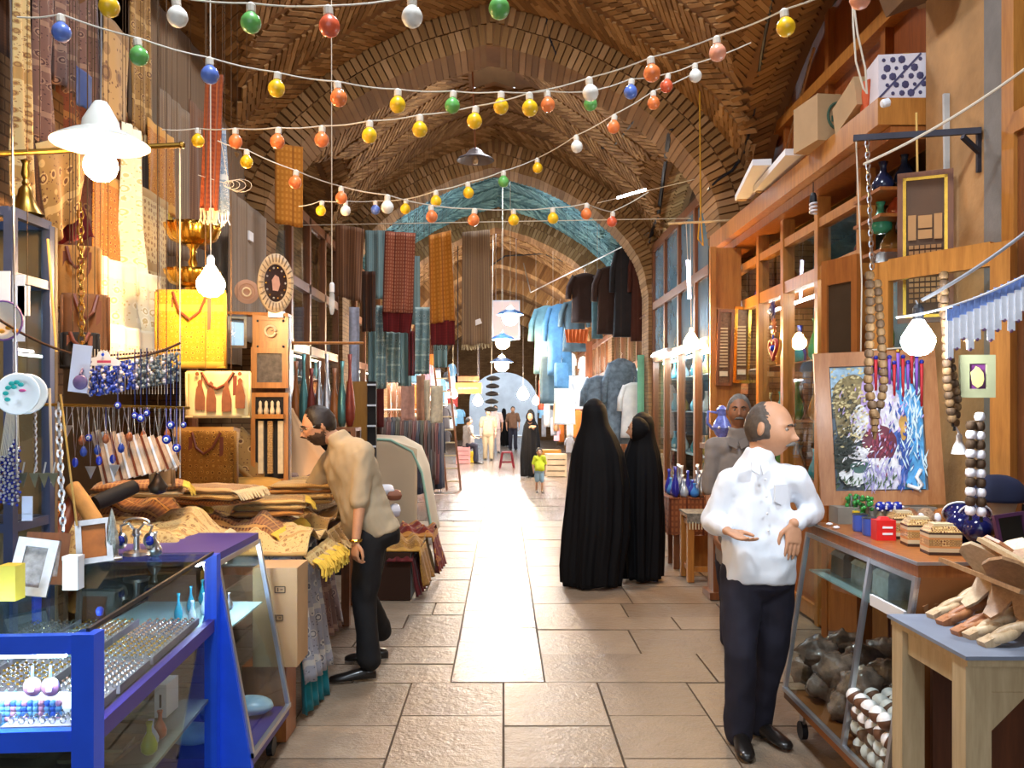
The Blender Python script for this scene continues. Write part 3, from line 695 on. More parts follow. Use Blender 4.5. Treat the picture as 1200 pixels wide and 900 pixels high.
# --- women in black chadors
def chador(label, base, h, prof, yaw=0, folds=9, seed=0, face=None, group=None, fold_amp=.03, hand_at=None, lean=0):
    """prof: [(height fraction, half width, half depth, x offset)]; cloth falls in folds from the crown"""
    base = V(base); root = thing('person', label, 'person', base, group); b = B(); n = 96; rings = []
    def at(t):
        for a, c in zip(prof, prof[1:]):
            if t <= c[0]: k = (t - a[0]) / (c[0] - a[0]); k = k * k * (3 - 2 * k) if a[0] > .8 else k; return [a[i] + (c[i] - a[i]) * k for i in range(4)]
        return prof[-1]
    ts = sorted(set([i / 40 for i in range(41)] + [.94, .96, .97, .985, .99, .996]))
    for t in ts:
        z = h * t; _, rx, ry, ox = at(t); fa = fold_amp * max(0, min(1, (.84 - t) * 1.7))
        ring = []
        for k in range(n):
            a = 2 * PI * k / n; w_ = 1 + fa / max(rx, .05) * (math.sin(folds * a + seed + 1.2 * math.sin(2 * a + seed) + 2.2 * t) + .5 * math.sin(folds * 2.3 * a + 2 * seed))
            dz = (.02 * math.sin(3 * a + seed) + .012 * math.sin(7 * a)) * (1 if t < .01 else 0); ring.append(base + Matrix.Rotation(yaw, 3, 'Z') @ V((ox + rx * w_ * math.cos(a), ry * w_ * math.sin(a) + lean * t, z + .012 + (max(0, dz) if t < .01 else 0))))
        rings.append(ring)
    b.loft(rings); b.build('chador', M_black, root, 'all')
    for sd in (-1, 1):
        q = B(); shoe(q, base + V((sd * .09, .0, 0)), (math.sin(yaw) + .02, -math.cos(yaw), 0), .95); q.build('shoe', M_shoe, root, 'all')
    if face:
        hb = B(); c, R, s = face; head(hb, c, R, s, False); limb(hb, [V(c) + R @ V((0, .02, -.06)), V(base) + V((0, .02, h * .72))], [.05, .06])
        if hand_at: limb(hb, [V(base) + V((.0, 0, h * .66)), hand_at[0]], [.04, .026]); hand(hb, hand_at[0], hand_at[1], hand_at[2], 1, .5)
        remeshed(hb, 'body', SKIN, .008, 3, parent=root); face_bits(root, c, R, s, M_hairb); hairpiece(c, R, s, lambda d: min((d.y + .60) * 1.6, .5) if d.z > -.75 else .4, .018, 5).build('hood', M_black, root, 'all')
    return root
big = [(0, .255, .20, .03), (.1, .27, .21, .025), (.3, .285, .215, -.01), (.55, .275, .20, -.03), (.7, .245, .18, -.025), (.8, .185, .15, -.015), (.845, .140, .138, -.005), (.89, .122, .132, 0), (.93, .116, .128, .003), (.96, .100, .112, .005), (.985, .065, .075, .005), (.996, .032, .036, .005), (1.0, .008, .009, .005)]
chador('tall woman in a wide black chador seen from behind, beside another woman in black', P(697, 687, 7.93) , 1.735, big, 2.95, 10, 1)
sm = [(0, .175, .17, 0), (.15, .185, .175, 0), (.4, .20, .18, 0), (.62, .20, .17, 0), (.74, .175, .15, 0), (.82, .130, .13, -.01), (.87, .112, .125, -.012), (.93, .108, .12, -.01), (.965, .09, .10, -.01), (.986, .058, .066, -.01), (.996, .03, .033, -.01), (1.0, .008, .009, -.01)]
fc = P(743, 503, 7.98); chador('shorter woman in a narrow black chador walking beside the tall one, face turned aside', P(752, 679, 8.2), 1.60, sm, 2.6, 8, 4, face=(P(748, 504, 8.13), rotm(-1.75), .95))
sm2 = [(0, .20, .16, 0), (.3, .22, .17, 0), (.6, .20, .16, 0), (.75, .17, .14, 0), (.83, .11, .11, .0), (.88, .095, .09, 0), (.93, .09, .085, 0), (.975, .065, .06, 0), (1.0, .01, .01, 0)]
chador('woman in a black chador facing the camera, walking with the small child', P(622, 559, 20.2), 1.60, sm2, .1, 8, 2, face=(P(621, 489, 20.03), rotm(.1), 1.0), hand_at=(P(627, 500, 20.0), (-.7, -.3, .1), (0, .5, -.8)))
# --- figures farther down the bazaar
def farman(label, px, fy, D, h, shirt, pants, yaw=0, arms=0, hair=M_hairb, vox=.014, skin=SKIN, bulk=1.0, hs=None, shorts=False):
    s = F / D; q = lambda dx, z, dd=0: V(((px - CX) * D / F + dx * h / 1.7, D + dd, z * h / 1.7))
    cy, sy = math.cos(yaw), math.sin(yaw); w_ = lambda x, y, z: q(x * cy - y * sy, z, (x * sy + y * cy) * h / 1.7)
    j = dict(pel=w_(0, 0, .93), neck=w_(0, 0, 1.44), ls=w_(.175, 0, 1.38), rs=w_(-.175, 0, 1.38), le=w_(.25, .02, 1.10), lw=w_(.24, -.06 - arms * .1, .88 + arms * .2), re=w_(-.25, .02, 1.10), rw=w_(-.24, -.06, .88), lh=w_(.09, 0, .88), rh=w_(-.09, 0, .88),
             lk=w_(.1, -.04, .48), rk=w_(-.09, .02, .48), la=w_(.11, -.02, .09), ra=w_(-.1, .12, .09))
    g = lambda d: min(.34 + d.y * .85 + d.z * .45, (d.z + .12 + d.y * .5) * 1.4)
    return man(label, j, yaw, (w_(0, -.01, 1.585), yaw), (shirt, pants, hair), vox=vox, sleeve='short', hair_keep=g, brow=M_hairb, hands=dict(l=((0, -.1, -1), (-1, 0, 0), 1, .5), r=((0, -.1, -1), (1, 0, 0), -1, .5)), hs=hs or h / 1.7, skin=skin, bulk=bulk, shorts=shorts)[0]
farman('man in a khaki shirt and khaki trousers with a dark belt, arms behind him', 572, 539, 26.5, 1.60, M_kh, M_kh)
farman('man in a pale pink shirt and pale trousers beside the khaki man', 580.5, 529, 31, 1.72, mat('pale_pink_shirt', 'd8b8b0', .8), mat('pale_trousers', 'bfa9a0', .8))
farman('man in an open brown shirt and dark trousers strolling near the far opening', 601, 526, 33, 1.68, mat('brown_shirt', '6a4a34', .8), M_navy)
chador('distant woman wrapped in a black chador before the far opening', P(590.5, 523, 36), 1.6, sm2, 0, 8, 3)
# child in a yellow shirt
r_ = farman('small child in a yellow shirt and pale blue shorts walking', 632, 577, 16.6, .84, mat('yellow_shirt', 'c9cf2a', .8), mat('pale_blue_shorts', '8fb0c4', .8), .1, vox=.009, bulk=.56, hs=.70, shorts=True)
# seated man on the left
D = 25.0
j = dict(pel=P(548, 520, D), neck=P(549, 500, D), ls=P(552, 501, D - .1), rs=P(545, 501, D + .1), le=P(553, 509, D - .2), lw=P(557, 513, D - .3), re=P(546, 509, D), rw=P(552, 513, D), lh=P(549, 521, D - .08), rh=P(548, 521, D + .08), lk=P(557, 522, D - .1), rk=P(557, 522, D + .1), la=P(557, 538, D - .1), ra=P(558, 538, D + .1))
man('man in a grey shirt sitting low beside the far stalls', j, 1.2, (P(549.5, 493.5, D), 1.2), (M_greys, M_navy, M_hairb), vox=.014, hair_keep=lambda d: min(.55 + d.y * .9 + d.z * .6, (d.z + .3 + d.y * .3) * 1.5), hands=dict(l=((.5, -.5, 0), (0, 0, -1), 1, .4), r=((.5, -.5, 0), (0, 0, -1), -1, .4)))
# ------------------------------------------------------------------ shared metals, glass, paints
M_glass = glassmat('clear_glass'); M_alu = mat('aluminium', 'c9cbd2', .3, .9, var=.05); M_steel = mat('silver', 'cfcfd2', .28, 1, var=.15, vs=30)
M_brass = mat('aged_brass', 'a8813a', .3, 1, var=.25, vs=9); M_gold = mat('gilt', 'd6a545', .25, 1, var=.15, vs=20)
M_bluep = mat('blue_painted_metal', '2257e6', .35, var=.1); M_purple = mat('violet_blue_rail', '3a2f86', .4, var=.1); M_dark = mat('dark_recess', '1b1512', .8, var=.2)
M_card = mat('cardboard', 'b08f68', .85, var=.1, vs=4, bump=.15); M_paper = mat('white_card', 'e6e6ea', .6, var=.04); M_cable = mat('cable', 'cfc3b0', .6, var=.1); M_blk = mat('black_plastic', '17171c', .45, var=.1)
M_wood = wood('honey_wood', '955a22', 'c08038'); M_woodd = wood('brown_wood', '5b3219', '8a5129'); M_woodr = wood('red_varnished_wood', '7d4118', 'a8652b'); M_pale = wood('weathered_pale_wood', 'a8906a', 'c8b18a', rough=.7, coat=0)
def lampmat(name, col, es): return mat(name, (1, 1, 1), .4, var=0, emit=col, es=es)
WARM, COOL = (1.0, .60, .25), (.75, .88, 1.0)
def bulb(label, p, r, es, col, cord_top=None, sock=M_paper, shade=None, group=None, cfl=False, name='pendant_lamp', dark_cord=None, short=False):
    """lit bulb on a cord: p = centre of the globe"""
    p = V(p); t = thing(name, label, 'lamp', p - V((0, 0, r * 1.4)), group)
    B().lathe([(.3 * r, r * 1.25), (.55 * r, r * .85), (.95 * r, r * .2), (r, -.15 * r), (.85 * r, -.6 * r), (.5 * r, -.92 * r), (0, -1.02 * r)], p, 18).build('glowing_bulb', lampmat('lit_%s_%d' % (name + label[:24], es), col, es), t, 'all')
    B().lathe([(.016, 1.1 * r), (.02, 1.15 * r), (.02, 1.15 * r + .05), (.012, 1.15 * r + .065)], p, 12).build('socket', sock, t)
    if cord_top is not None:
        cord_top = V(cord_top)
        if cord_top.z > 2.6 and not short: cord_top = V((cord_top.x, cord_top.y, webz(cord_top.x, cord_top.y)))
        B().tube([p + V((0, 0, 1.15 * r + .06)), cord_top], .0035, 6).build('cord', dark_cord or M_cable, t)
    if shade: shade(t, p)
    return t

# ------------------------------------------------------------------ left stall
def enamel(t, p):
    q = p + V((0, 0, .098)); m = mat('white_enamel', 'e8e4da', .3, var=.05, coat=.4)
    B().lathe([(.158, -.03), (.150, -.022), (.10, .006), (.062, .022), (.058, .05), (.030, .10), (.02, .115), (.014, .115), (.025, .098), (.052, .047), (.056, .02), (.097, .001), (.147, -.027), (.158, -.03)], q, 32).build('shade', m, t, True)
bulb('lit bulb under a wide white enamel shade above the jewellery case', P(118, 193, 2.9), .056, 330, WARM, P(121, -60, 2.9), shade=enamel, dark_cord=M_alu)
bulb('bare lit bulb hanging beside the gilt pedestal dish', P(247, 332, 4.6), .075, 300, WARM, P(246, 120, 4.6), dark_cord=M_cable)
def clear(t, p):
    B().lathe([(.016, .05), (.02, .03), (.024, -.03), (.022, -.08), (.012, -.12), (0, -.125)], p, 14).build('clear_tube', mat('clear_bulb_glass', 'e8eef0', .05, trans=.0, alpha=.35, var=0), t, 'all')
t = thing('pendant_lamp', 'unlit clear tubular bulb hanging before the brick pier', 'lamp', P(389, 380, 6.6)); p = P(389, 350, 6.6); clear(t, p)
B().lathe([(.02, .05), (.02, .11), (.012, .125)], p, 12).build('socket', M_paper, t); B().tube([p + V((0, 0, .12)), V((P(388, 120, 6.6).x, 6.6, webz(P(388, 0, 6.6).x, 6.6)))], .004, 6).build('cord', M_cable, t)

# --- jewellery show-case with blue frame
A0, A1 = V((-1.12, 2.3, 0)), V((-1.2, 3.52, 0)); ZT, ZM, ZB = 1.06, .772, .12; DEP = .72
t = thing('display_case', 'blue framed glass jewellery case with lit shelves of rings', 'display case', (-1.5, 2.9, 0))
ax = (A1 - A0).normalized(); ox = V((-ax.y, ax.x, 0)) ; Bk0, Bk1 = A0 + ox * DEP, A1 + ox * DEP
cor = lambda q, z: V((q.x, q.y, z))
for q, w_ in ((A0, .06), (A1, .05), (Bk0, .05), (Bk1, .05)): B().bar(cor(q, 0), cor(q, ZT), w_, w_).build('post', M_bluep, t)
for z, h, m in ((ZT - .03, .05, M_bluep), (ZM, .055, M_bluep)): B().bar(cor(A0, z) + ox * .03, cor(Bk0, z), .03, h).build('rail', m, t)
B().bar(cor(A0, ZM), cor(A1, ZM), .03, .05).build('rail', M_purple, t); B().bar(cor(A0, ZB), cor(A1, ZB), .03, .12).build('rail', M_purple, t); B().bar(cor(Bk0, ZT - .03), cor(Bk1, ZT - .03), .03, .05).build('rail', M_bluep, t)
B().prism([(0, 0), (DEP, 0), (DEP, 1.22), (0, 1.22)], cor(A0, ZT), ox, ax, -.008).build('glass_top', glassmat('counter_top_glass', 'dfeeee', 1.5, .6), t)
B().bar(cor(A0, ZT + .004), cor(A1, ZT + .004), .01, .012).build('edge_strip', M_blk, t)
for a, c_ in ((A0, A1), (A0, Bk0)):
    for z0, z1 in ((ZM + .025, ZT - .01), (ZB, ZM - .025)): B().bar(cor(a, (z0 + z1) / 2), cor(c_, (z0 + z1) / 2), .005, z1 - z0).build('glass_pane', M_glass, t)
M_shelf = mat('grey_green_shelf', '6f7468', .6, var=.15)
for z in (ZM - .012, .47, ZB): B().prism([(.01, .02), (DEP, .02), (DEP, 1.2), (.01, 1.2)], cor(A0, z), ox, ax, .012).build('shelf', M_shelf, t)
B().prism([(0, 0), (0, ZT - ZB), (1.2, ZT - ZB), (1.2, 0)], cor(Bk0, ZB), ax, V((0, 0, 1)), .01).build('back_panel', mat('dim_back_panel', '58616a', .5, var=.2), t)
tube_l = B().tube([cor(A0, ZT - .07) + ox * .08 + ax * .05, cor(Bk0, ZT - .07) - ox * .1 + ax * .05], .011, 8).build('lit_tube', lampmat('cool_tube', COOL, 130), t)
B().tube([cor(Bk0, ZT - .06) + ax * .1, cor(Bk1, ZT - .06) - ax * .1], .011, 8).build('lit_tube', lampmat('cool_tube', COOL, 130), t)
inn = lambda u, v, z: cor(A0, z) + ax * u + ox * v
sc_ring = lambda b, p, r: b.tube([p + V((r * math.cos(a), r * .4 * math.sin(a), r * .9 * math.sin(a) + r)) for a in [2 * PI * k / 7 for k in range(8)]], .0018, 4, cap=False)
M_jw = [mat('silver_rings', 'd9d9d6', .22, .9, var=.2, vs=60), mat('amber_rings', 'c9962e', .25, .6, var=.3, vs=60), mat('rose_rings', 'a9826f', .3, .7, var=.3, vs=60), mat('turquoise_rings', '8fb9c4', .3, .5, var=.3, vs=60)]
M_tray = mat('grey_velvet_tray', '8b8590', .9, var=.15)
k = 0
for u in (.06, .36, .66, .94):
    for v in (.05, .29, .52):
        names = ['silver rings', 'amber coloured rings', 'rose coloured rings', 'turquoise stone rings']; mi = (k * 7 + k // 3) % 4 if (u, v) != (.66, .05) else 1; k += 1
        tr = thing('ring_tray', 'grey velvet tray crowded with %s in the blue framed case' % names[mi], 'ring tray', inn(u, v, ZM + .001), 'ring trays in the jewellery case')
        B().prism([(0, 0), (.27, 0), (.27, .21), (0, .21)], inn(u, v, ZM + .001), ax, ox, .014).prism([(0, 0), (.27, 0), (.27, .008), (0, .008)], inn(u, v, ZM + .015), ax, ox, .014).build('tray', M_tray, tr)
        b = B(); c2 = B()
        for i in range(9):
            for jx in range(7):
                p = inn(u + .018 + i * .029 + rnd.uniform(-.004, .004), v + .022 + jx * .028, ZM + .014); sc_ring(b, p, .008); c2.sph(p + V((0, 0, .018)), (.0055, .0055, .004), 5, 4)
        stuff(b.build('rings', M_jw[0], tr)); stuff(c2.build('stones', M_jw[mi], tr))
# cards of beads and two round pendants facing the near end of the case
M_bd = [mat('pale_blue_beads', '6fa8dc', .3, var=.2, vs=40), mat('pink_beads', 'c08aa8', .3, var=.2, vs=40), mat('deep_blue_beads', '3c6ad0', .3, var=.2, vs=40)]
bm = [B().sph((0, 0, 0), .010, 7, 5).mesh('bead', m, smooth=True) for m in M_bd]
for i in range(11):
    px = 3 + i * 6.6; st = thing('bead_strand', 'short strand of blue and pink beads on the white case card', 'beads', P(px, 848, 2.42), 'bead strands on the card')
    for r_ in range(7): piece('bead', bm[(0, 0, 1, 0, 2, 0, 0, 1, 0, 2, 0)[i] if r_ % 3 else (i + r_) % 3], P(px, 824 + r_ * 6.0, 2.42), st)
single(B().box(P(40, 838, 2.45), (.24, .006, .13)), 'bead_card', M_paper, 'white backing card behind the short bead strands', 'card')
for i, px in enumerate((38, 59)):
    tt = thing('round_pendant', 'round pink and white pendant hanging in the near end of the case', 'pendant', P(px, 818, 2.38), 'round pink pendants'); c = P(px, 805, 2.38)
    B().lathe([(0, -.006), (.024, -.006), (.026, 0), (.024, .004), (0, .005)], c, 20, Matrix.Rotation(PI / 2, 3, 'X')).build('disc', mat('pink_enamel', 'c58cb0', .3, var=.3, vs=30), tt, 'all')
    B().tube([c + V((.025 * math.cos(a), 0, .025 * math.sin(a))) for a in [2 * PI * q / 18 for q in range(19)]], .003, 6, cap=False).build('rim', M_steel, tt); B().prism([(-.008, -.012), (.006, -.012), (.01, .004), (0, .014), (-.009, .004)], c + V((0, -.008, 0)), (1, 0, 0), (0, 0, 1), -.003).build('motif', M_paper, tt)
    B().tube([c + V((0, 0, .026)), P(px, 780, 2.38)], .004, 6).build('hanger', M_bd[0], tt)
# lower shelf of the blue case
for i, (u, v, s_) in enumerate(((.25, .06, .2), (.55, .1, .24), (.3, .34, .22), (.62, .38, .22), (.92, .12, .2), (.9, .4, .22))):
    single(B().box(inn(u + s_ / 2, v + s_ / 2, .485), (s_, s_ * .8, .012), ax.to_2d().angle_signed(V((1, 0))) * -1).box(inn(u + s_ / 2, v + s_ / 2, .495), (s_ * .7, s_ * .5, .012), .1), 'silver_tray', mat('dull_pewter', '8a8a72', .35, .8, var=.25, vs=14), 'rectangular pewter tray lying on the lower shelf of the blue case', 'tray', 'pewter trays')
def vase(p, h, r, m, label, name='vase', cat='vase', grp=None):
    return single(B().lathe([(.5 * r, 0), (.95 * r, .12 * h), (r, .3 * h), (.7 * r, .5 * h), (.32 * r, .68 * h), (.28 * r, .85 * h), (.45 * r, h), (.35 * r, h * .985)], p, 16), name, m, label, cat, grp, 'all')
vase(inn(.62, .05, .48), .11, .028, mat('green_glaze', '93a52b', .3), 'small green vase on the lower shelf of the blue case'); vase(inn(.7, .07, .48), .09, .026, mat('pale_blue_glaze', '9fb4d4', .3), 'small pale blue vase on the lower shelf of the blue case'); vase(inn(.76, .06, .48), .1, .024, mat('orange_glaze', 'b5603a', .3), 'small orange vase on the lower shelf of the blue case')
vase(inn(.42, .16, .485), .13, .03, M_steel, 'silver lidded pot with a figure on the lower shelf of the blue case', 'silver_pot', 'pot')
tt = thing('small_box', 'white box with dark lettering on the lower shelf of the blue case', 'box', inn(1.02, .12, .482)); B().box(inn(1.02, .12, .545), (.045, .12, .125)).build('carton', M_paper, tt); B().box(inn(1.02, .12, .545) + V((0, -.0605, 0)), (.008, .002, .05)).build('print', M_blk, tt)

# --- things standing on the glass top
def pframe(name, label, c, w_, h, R, mf, mp, bw=.022, cat='picture frame', dep=.018, grp=None, mat2=None):
    """frame standing upright: c = middle of the bottom edge, facing R @ -y"""
    c = V(c); t = thing(name, label, cat, c, grp); q = lambda x, y, z: c + R @ V((x, y, z)); rx, rz_, ry = R @ V((1, 0, 0)), R @ V((0, 0, 1)), R @ V((0, 1, 0))
    for a, b_ in (((-w_ / 2, 0, bw / 2), (w_ / 2, 0, bw / 2)), ((-w_ / 2, 0, h - bw / 2), (w_ / 2, 0, h - bw / 2))): B().bar(q(*a), q(*b_), dep, bw, rz_).build('rail', mf, t)
    for sx in (-1, 1): B().bar(q(sx * (w_ / 2 - bw / 2), 0, bw), q(sx * (w_ / 2 - bw / 2), 0, h - bw), bw, dep, ry).build('stile', mf, t)
    if mat2:
        for sx in (-1, 1): B().bar(q(sx * (w_ / 2 - bw * 1.3), -.002, bw), q(sx * (w_ / 2 - bw * 1.3), -.002, h - bw), bw * .6, dep * .7, ry).build('inner_stile', mat2, t)
        for z in (bw * 1.3, h - bw * 1.3): B().bar(q(-w_ / 2 + bw, -.002, z), q(w_ / 2 - bw, -.002, z), dep * .7, bw * .6, rz_).build('inner_rail', mat2, t)
    B().prism([(-w_ / 2 + bw * .8, bw * .8), (w_ / 2 - bw * .8, bw * .8), (w_ / 2 - bw * .8, h - bw * .8), (-w_ / 2 + bw * .8, h - bw * .8)], q(0, .006, 0), rx, rz_, .004).build('picture', mp, t)
    return t
def tilt(yaw, back=0, roll=0): return Matrix.Rotation(yaw, 3, 'Z') @ Matrix.Rotation(-back, 3, 'X') @ Matrix.Rotation(roll, 3, 'Y')
M_relief = mat('carved_relief', '9a8d88', .5, .3, var=.45, vs=45, bump=.8, bs=60)
pframe('framed_picture', 'silver filigree picture frame leaning on the case top', P(30, 698, 2.62), .115, .175, tilt(.35, .3, .18), M_steel, M_relief, .026)
pframe('framed_picture', 'dark red wooden picture frame behind the silver one on the case top', P(50, 685, 2.8), .13, .17, tilt(.5, .3, .12), M_woodd, M_relief, .026)
pframe('framed_picture', 'empty tilted silver stand frame beside the filigree ornament on the case top', P(112, 660, 3.05), .12, .16, tilt(.3, .35, -.1), M_steel, mat('amber_print', 'a8642c', .5, var=.3, vs=20), .02)
tt = thing('small_box', 'small white upright box standing on the glass case top', 'box', P(86, 690, 2.55)); p = P(86, 690, 2.55); B().box(p + V((0, 0, .045)), (.045, .04, .09)).build('carton', M_paper, tt); B().box(p + V((0, 0, .094)), (.047, .042, .012)).build('lid', M_paper, tt)
single(B().box(P(4, 706, 2.4) + V((0, .04, .05)), (.05, .05, .10)), 'yellow_box', mat('yellow_carton', 'd2b23a', .6), 'small yellow carton at the corner of the glass case top', 'box')
single(B().lathe([(.008, 0), (.011, .008), (.012, .018), (.006, .026), (0, .027)], P(117, 721, 2.62), 12), 'blue_stopper', M_bluep, 'small blue knob standing on the glass case top', 'knob', smooth='all')
def ornament(p, s):
    t = thing('silver_ornament', 'silver filigree ornament with two blue enamel medallions on the case top', 'ornament', p); b = B()
    b.lathe([(.05 * s, 0), (.045 * s, .012 * s), (.012 * s, .02 * s), (.01 * s, .07 * s), (.018 * s, .08 * s), (.01 * s, .10 * s)], p, 14).build('stem', M_steel, t, True)
    for sx in (-1, 1):
        c = p + V((sx * .055 * s, -.01, .055 * s)); B().tube([p + V((0, 0, .085 * s)), p + V((sx * .03 * s, 0, .12 * s)), p + V((sx * .06 * s, 0, .11 * s)), c + V((0, 0, .03 * s))], .005 * s, 6).build('arm', M_steel, t)
        d = B().lathe([(0, -.006), (.030 * s, -.006), (.032 * s, 0), (0, .002)], c, 18, Matrix.Rotation(PI / 2, 3, 'X') @ Matrix.Diagonal((.8, 1, 1))).build('medallion', M_steel, t, 'all')
        B().lathe([(0, .002), (.020 * s, .002), (.017 * s, .007), (0, .009)], c, 16, Matrix.Rotation(PI / 2, 3, 'X') @ Matrix.Diagonal((.8, 1, 1))).build('enamel', mat('cobalt_enamel', '1b2f9c', .2, var=.1, coat=.5), d, 'all')
    B().tube([p + V((.05 * s * math.cos(a), 0, .12 * s + .02 * s * math.sin(a))) for a in [PI * k / 10 for k in range(11)]], .004 * s, 6).build('handle', M_steel, t)
ornament(P(160, 650, 3.25), 1.0)
tt = thing('filigree_spire', 'tall pointed silver filigree spire on the case top', 'ornament', P(131, 656, 3.1)); p = P(131, 656, 3.1)
B().lathe([(.03, 0), (.022, .02), (.026, .06), (.018, .11), (.012, .15), (.004, .18), (0, .19)], p, 10).build('spire', mat('filigree_silver', 'bfc4c0', .3, 1, var=.4, vs=70, bump=.8, bs=150), tt); B().lathe([(.036, 0), (.036, .008), (.03, .012)], p, 14).build('base', M_steel, tt)
vase(V((P(181, 640, 3.45).x, 3.45, 1.062)), .1, .03, M_steel, 'small dark silver cup behind the medallion ornament', 'silver_cup', 'cup')

# --- second case with sloping glass
def slopecase(label, xt, xb, xback, y0, y1, zt, zb, sgn, trim, side, mids=(), name='display_case', topm=None, top_th=.03, shelf_z=(.6,), endm=None):
    t = thing(name, label, 'display case', ((xb + xback) / 2, (y0 + y1) / 2, 0)); fx = lambda z: xb + (xt - xb) * (z - zb) / (zt - zb)
    B().bb((min(xt, xback), y0, zt - top_th), (max(xt, xback), y1, zt)).build('top', topm or side, t)
    B().bb((min(xb, xback), y0, zb - .04), (max(xb, xback), y1, zb)).build('base', side, t)
    for y in (y0, y1 - .02):
        B().prism([(xb, zb), (xt, zt - top_th), (xback, zt - top_th), (xback, zb)], (0, y + .02, 0), (1, 0, 0), (0, 0, 1), .02).build('end_panel', endm if (endm and y == y0) else (side if y == y0 else M_glass), t)
    B().bb((xback - .01, y0, zb), (xback + .01, y1, zt - top_th)).build('back_panel', M_dark, t)
    for y in (y0 + .012, y1 - .012) + tuple(mids): B().bar((xb, y, zb), (xt, y, zt - top_th), .02, .024).build('stile', trim, t)
    for x, z in ((xb, zb + .01), (xt, zt - top_th - .01)): B().bar((x, y0, z), (x, y1, z), .02, .02).build('rail', trim, t)
    ys = [y0 + .02] + list(mids) + [y1 - .02]
    for a, b_ in zip(ys, ys[1:]): B().prism([(0, 0), (b_ - a - .02, 0), (b_ - a - .02, 1), (0, 1)], (xb, a + .01, zb), (0, 1, 0), (xt - xb, 0, zt - top_th - zb), .004).build('glass_pane', M_glass, t)
    for z in shelf_z: B().bb((min(fx(z) + sgn * .03, xback), y0 + .03, z - .008), (max(fx(z) + sgn * .03, xback), y1 - .03, z)).build('shelf', mat('glass_shelf', '9fc0c0', .2, var=.05), t)
    for y in (y0 + .1, y1 - .1):
        for x in (xb + sgn * .06, xback - sgn * .08):
            c = B().bb((x - .018, y - .02, zb - .07), (x + .018, y + .02, zb - .04)).build('caster', M_steel, t); B().tube([(x - .014, y, .045), (x + .014, y, .045)], .045, 14).build('wheel', M_blk, c)
            B().bar((x, y, .05), (x, y, zb - .05), .012, .05).build('fork', M_steel, c)
    return t
t2 = slopecase('blue glass case with sloping front and a cool tube inside', -1.2, -1.05, -1.75, 3.56, 4.18, 1.05, .2, -1, M_alu, M_purple, name='display_case', topm=M_purple, shelf_z=(.72,), endm=M_glass)
B().prism([(-1.045, .16), (-1.19, 1.02), (-1.235, 1.02), (-1.235, .16)], (0, 3.572, 0), (1, 0, 0), (0, 0, 1), .03).build('corner_panel', M_bluep, t2)
B().tube([(-1.3, 3.62, 1.0), (-1.28, 4.1, 1.0)], .012, 8).build('lit_tube', lampmat('cool_tube2', COOL, 110), t2)
for i, (x, y, z) in enumerate(((-1.22, 3.75, .205), (-1.3, 3.95, .205), (-1.2, 4.05, .205), (-1.35, 3.7, .205), (-1.28, 3.85, .27))):
    single(B().sph((x, y, z + .045), (.11, .075, .045), 12, 8), 'packed_bundle', mat('pale_blue_plastic', '9fc3da', .3, var=.25, vs=9, bump=.6, bs=20), 'crinkled pale blue plastic packet in the bottom of the sloping blue case', 'packet', 'blue plastic packets', 'all')
for i in range(9): vase((-1.28 - .08 * (i % 3), 3.68 + .05 * i, .721), .08 + .02 * (i % 3), .018, [M_steel, mat('clear_crystal', 'cfe6ee', .1, var=.1), mat('teal_glass', '2aa0b8', .1, var=.1)][i % 3], ['little silver vial', 'little clear crystal vial', 'little teal glass vial'][i % 3] + ' on the shelf of the sloping blue case', 'vial', 'vial', 'vials in the sloping case')

# --- carton and the table of cloths
t = thing('carton', 'brown cardboard carton with printed marks between the case and the cloths', 'box', (-1.15, 4.33, .45)); bx = B().bb((-1.24, 4.22, .38), (-1.02, 4.45, .87)).build('box', M_card, t)
for (px, py, w_, h) in ((328, 691, .05, .03), (326, 724, .045, .025)):
    p = P(px, py, 4.217); b = B()
    for sx, sz, ww, hh in ((0, h / 2, w_, .004), (0, -h / 2, w_, .004), (-w_ / 2, 0, .004, h), (w_ / 2, 0, .004, h), (-.01, 0, .004, h * .6), (.008, 0, .012, .004)): b.box(p + V((sx, 0, sz)), (ww, .002, hh))
    stuff(b.build('printed_mark', mat('brown_ink', '4a3a2c', .8), t))
single(B().bb((-1.3, 4.24, 0), (-1.08, 4.44, .375)), 'wooden_block', M_woodr, 'reddish wooden block under the brown carton', 'block')
t = thing('display_table', 'trestle table buried under heaps of printed cloth', 'table', (-1.75, 5.3, 0)); B().bb((-2.4, 4.5, .78), (-1.12, 6.6, .82)).build('table_top', M_woodd, t)
for x in (-2.3, -1.2):
    for y in (4.6, 6.5): B().bb((x - .03, y - .03, 0), (x + .03, y + .03, .78)).build('leg', M_woodd, t)
T = {}
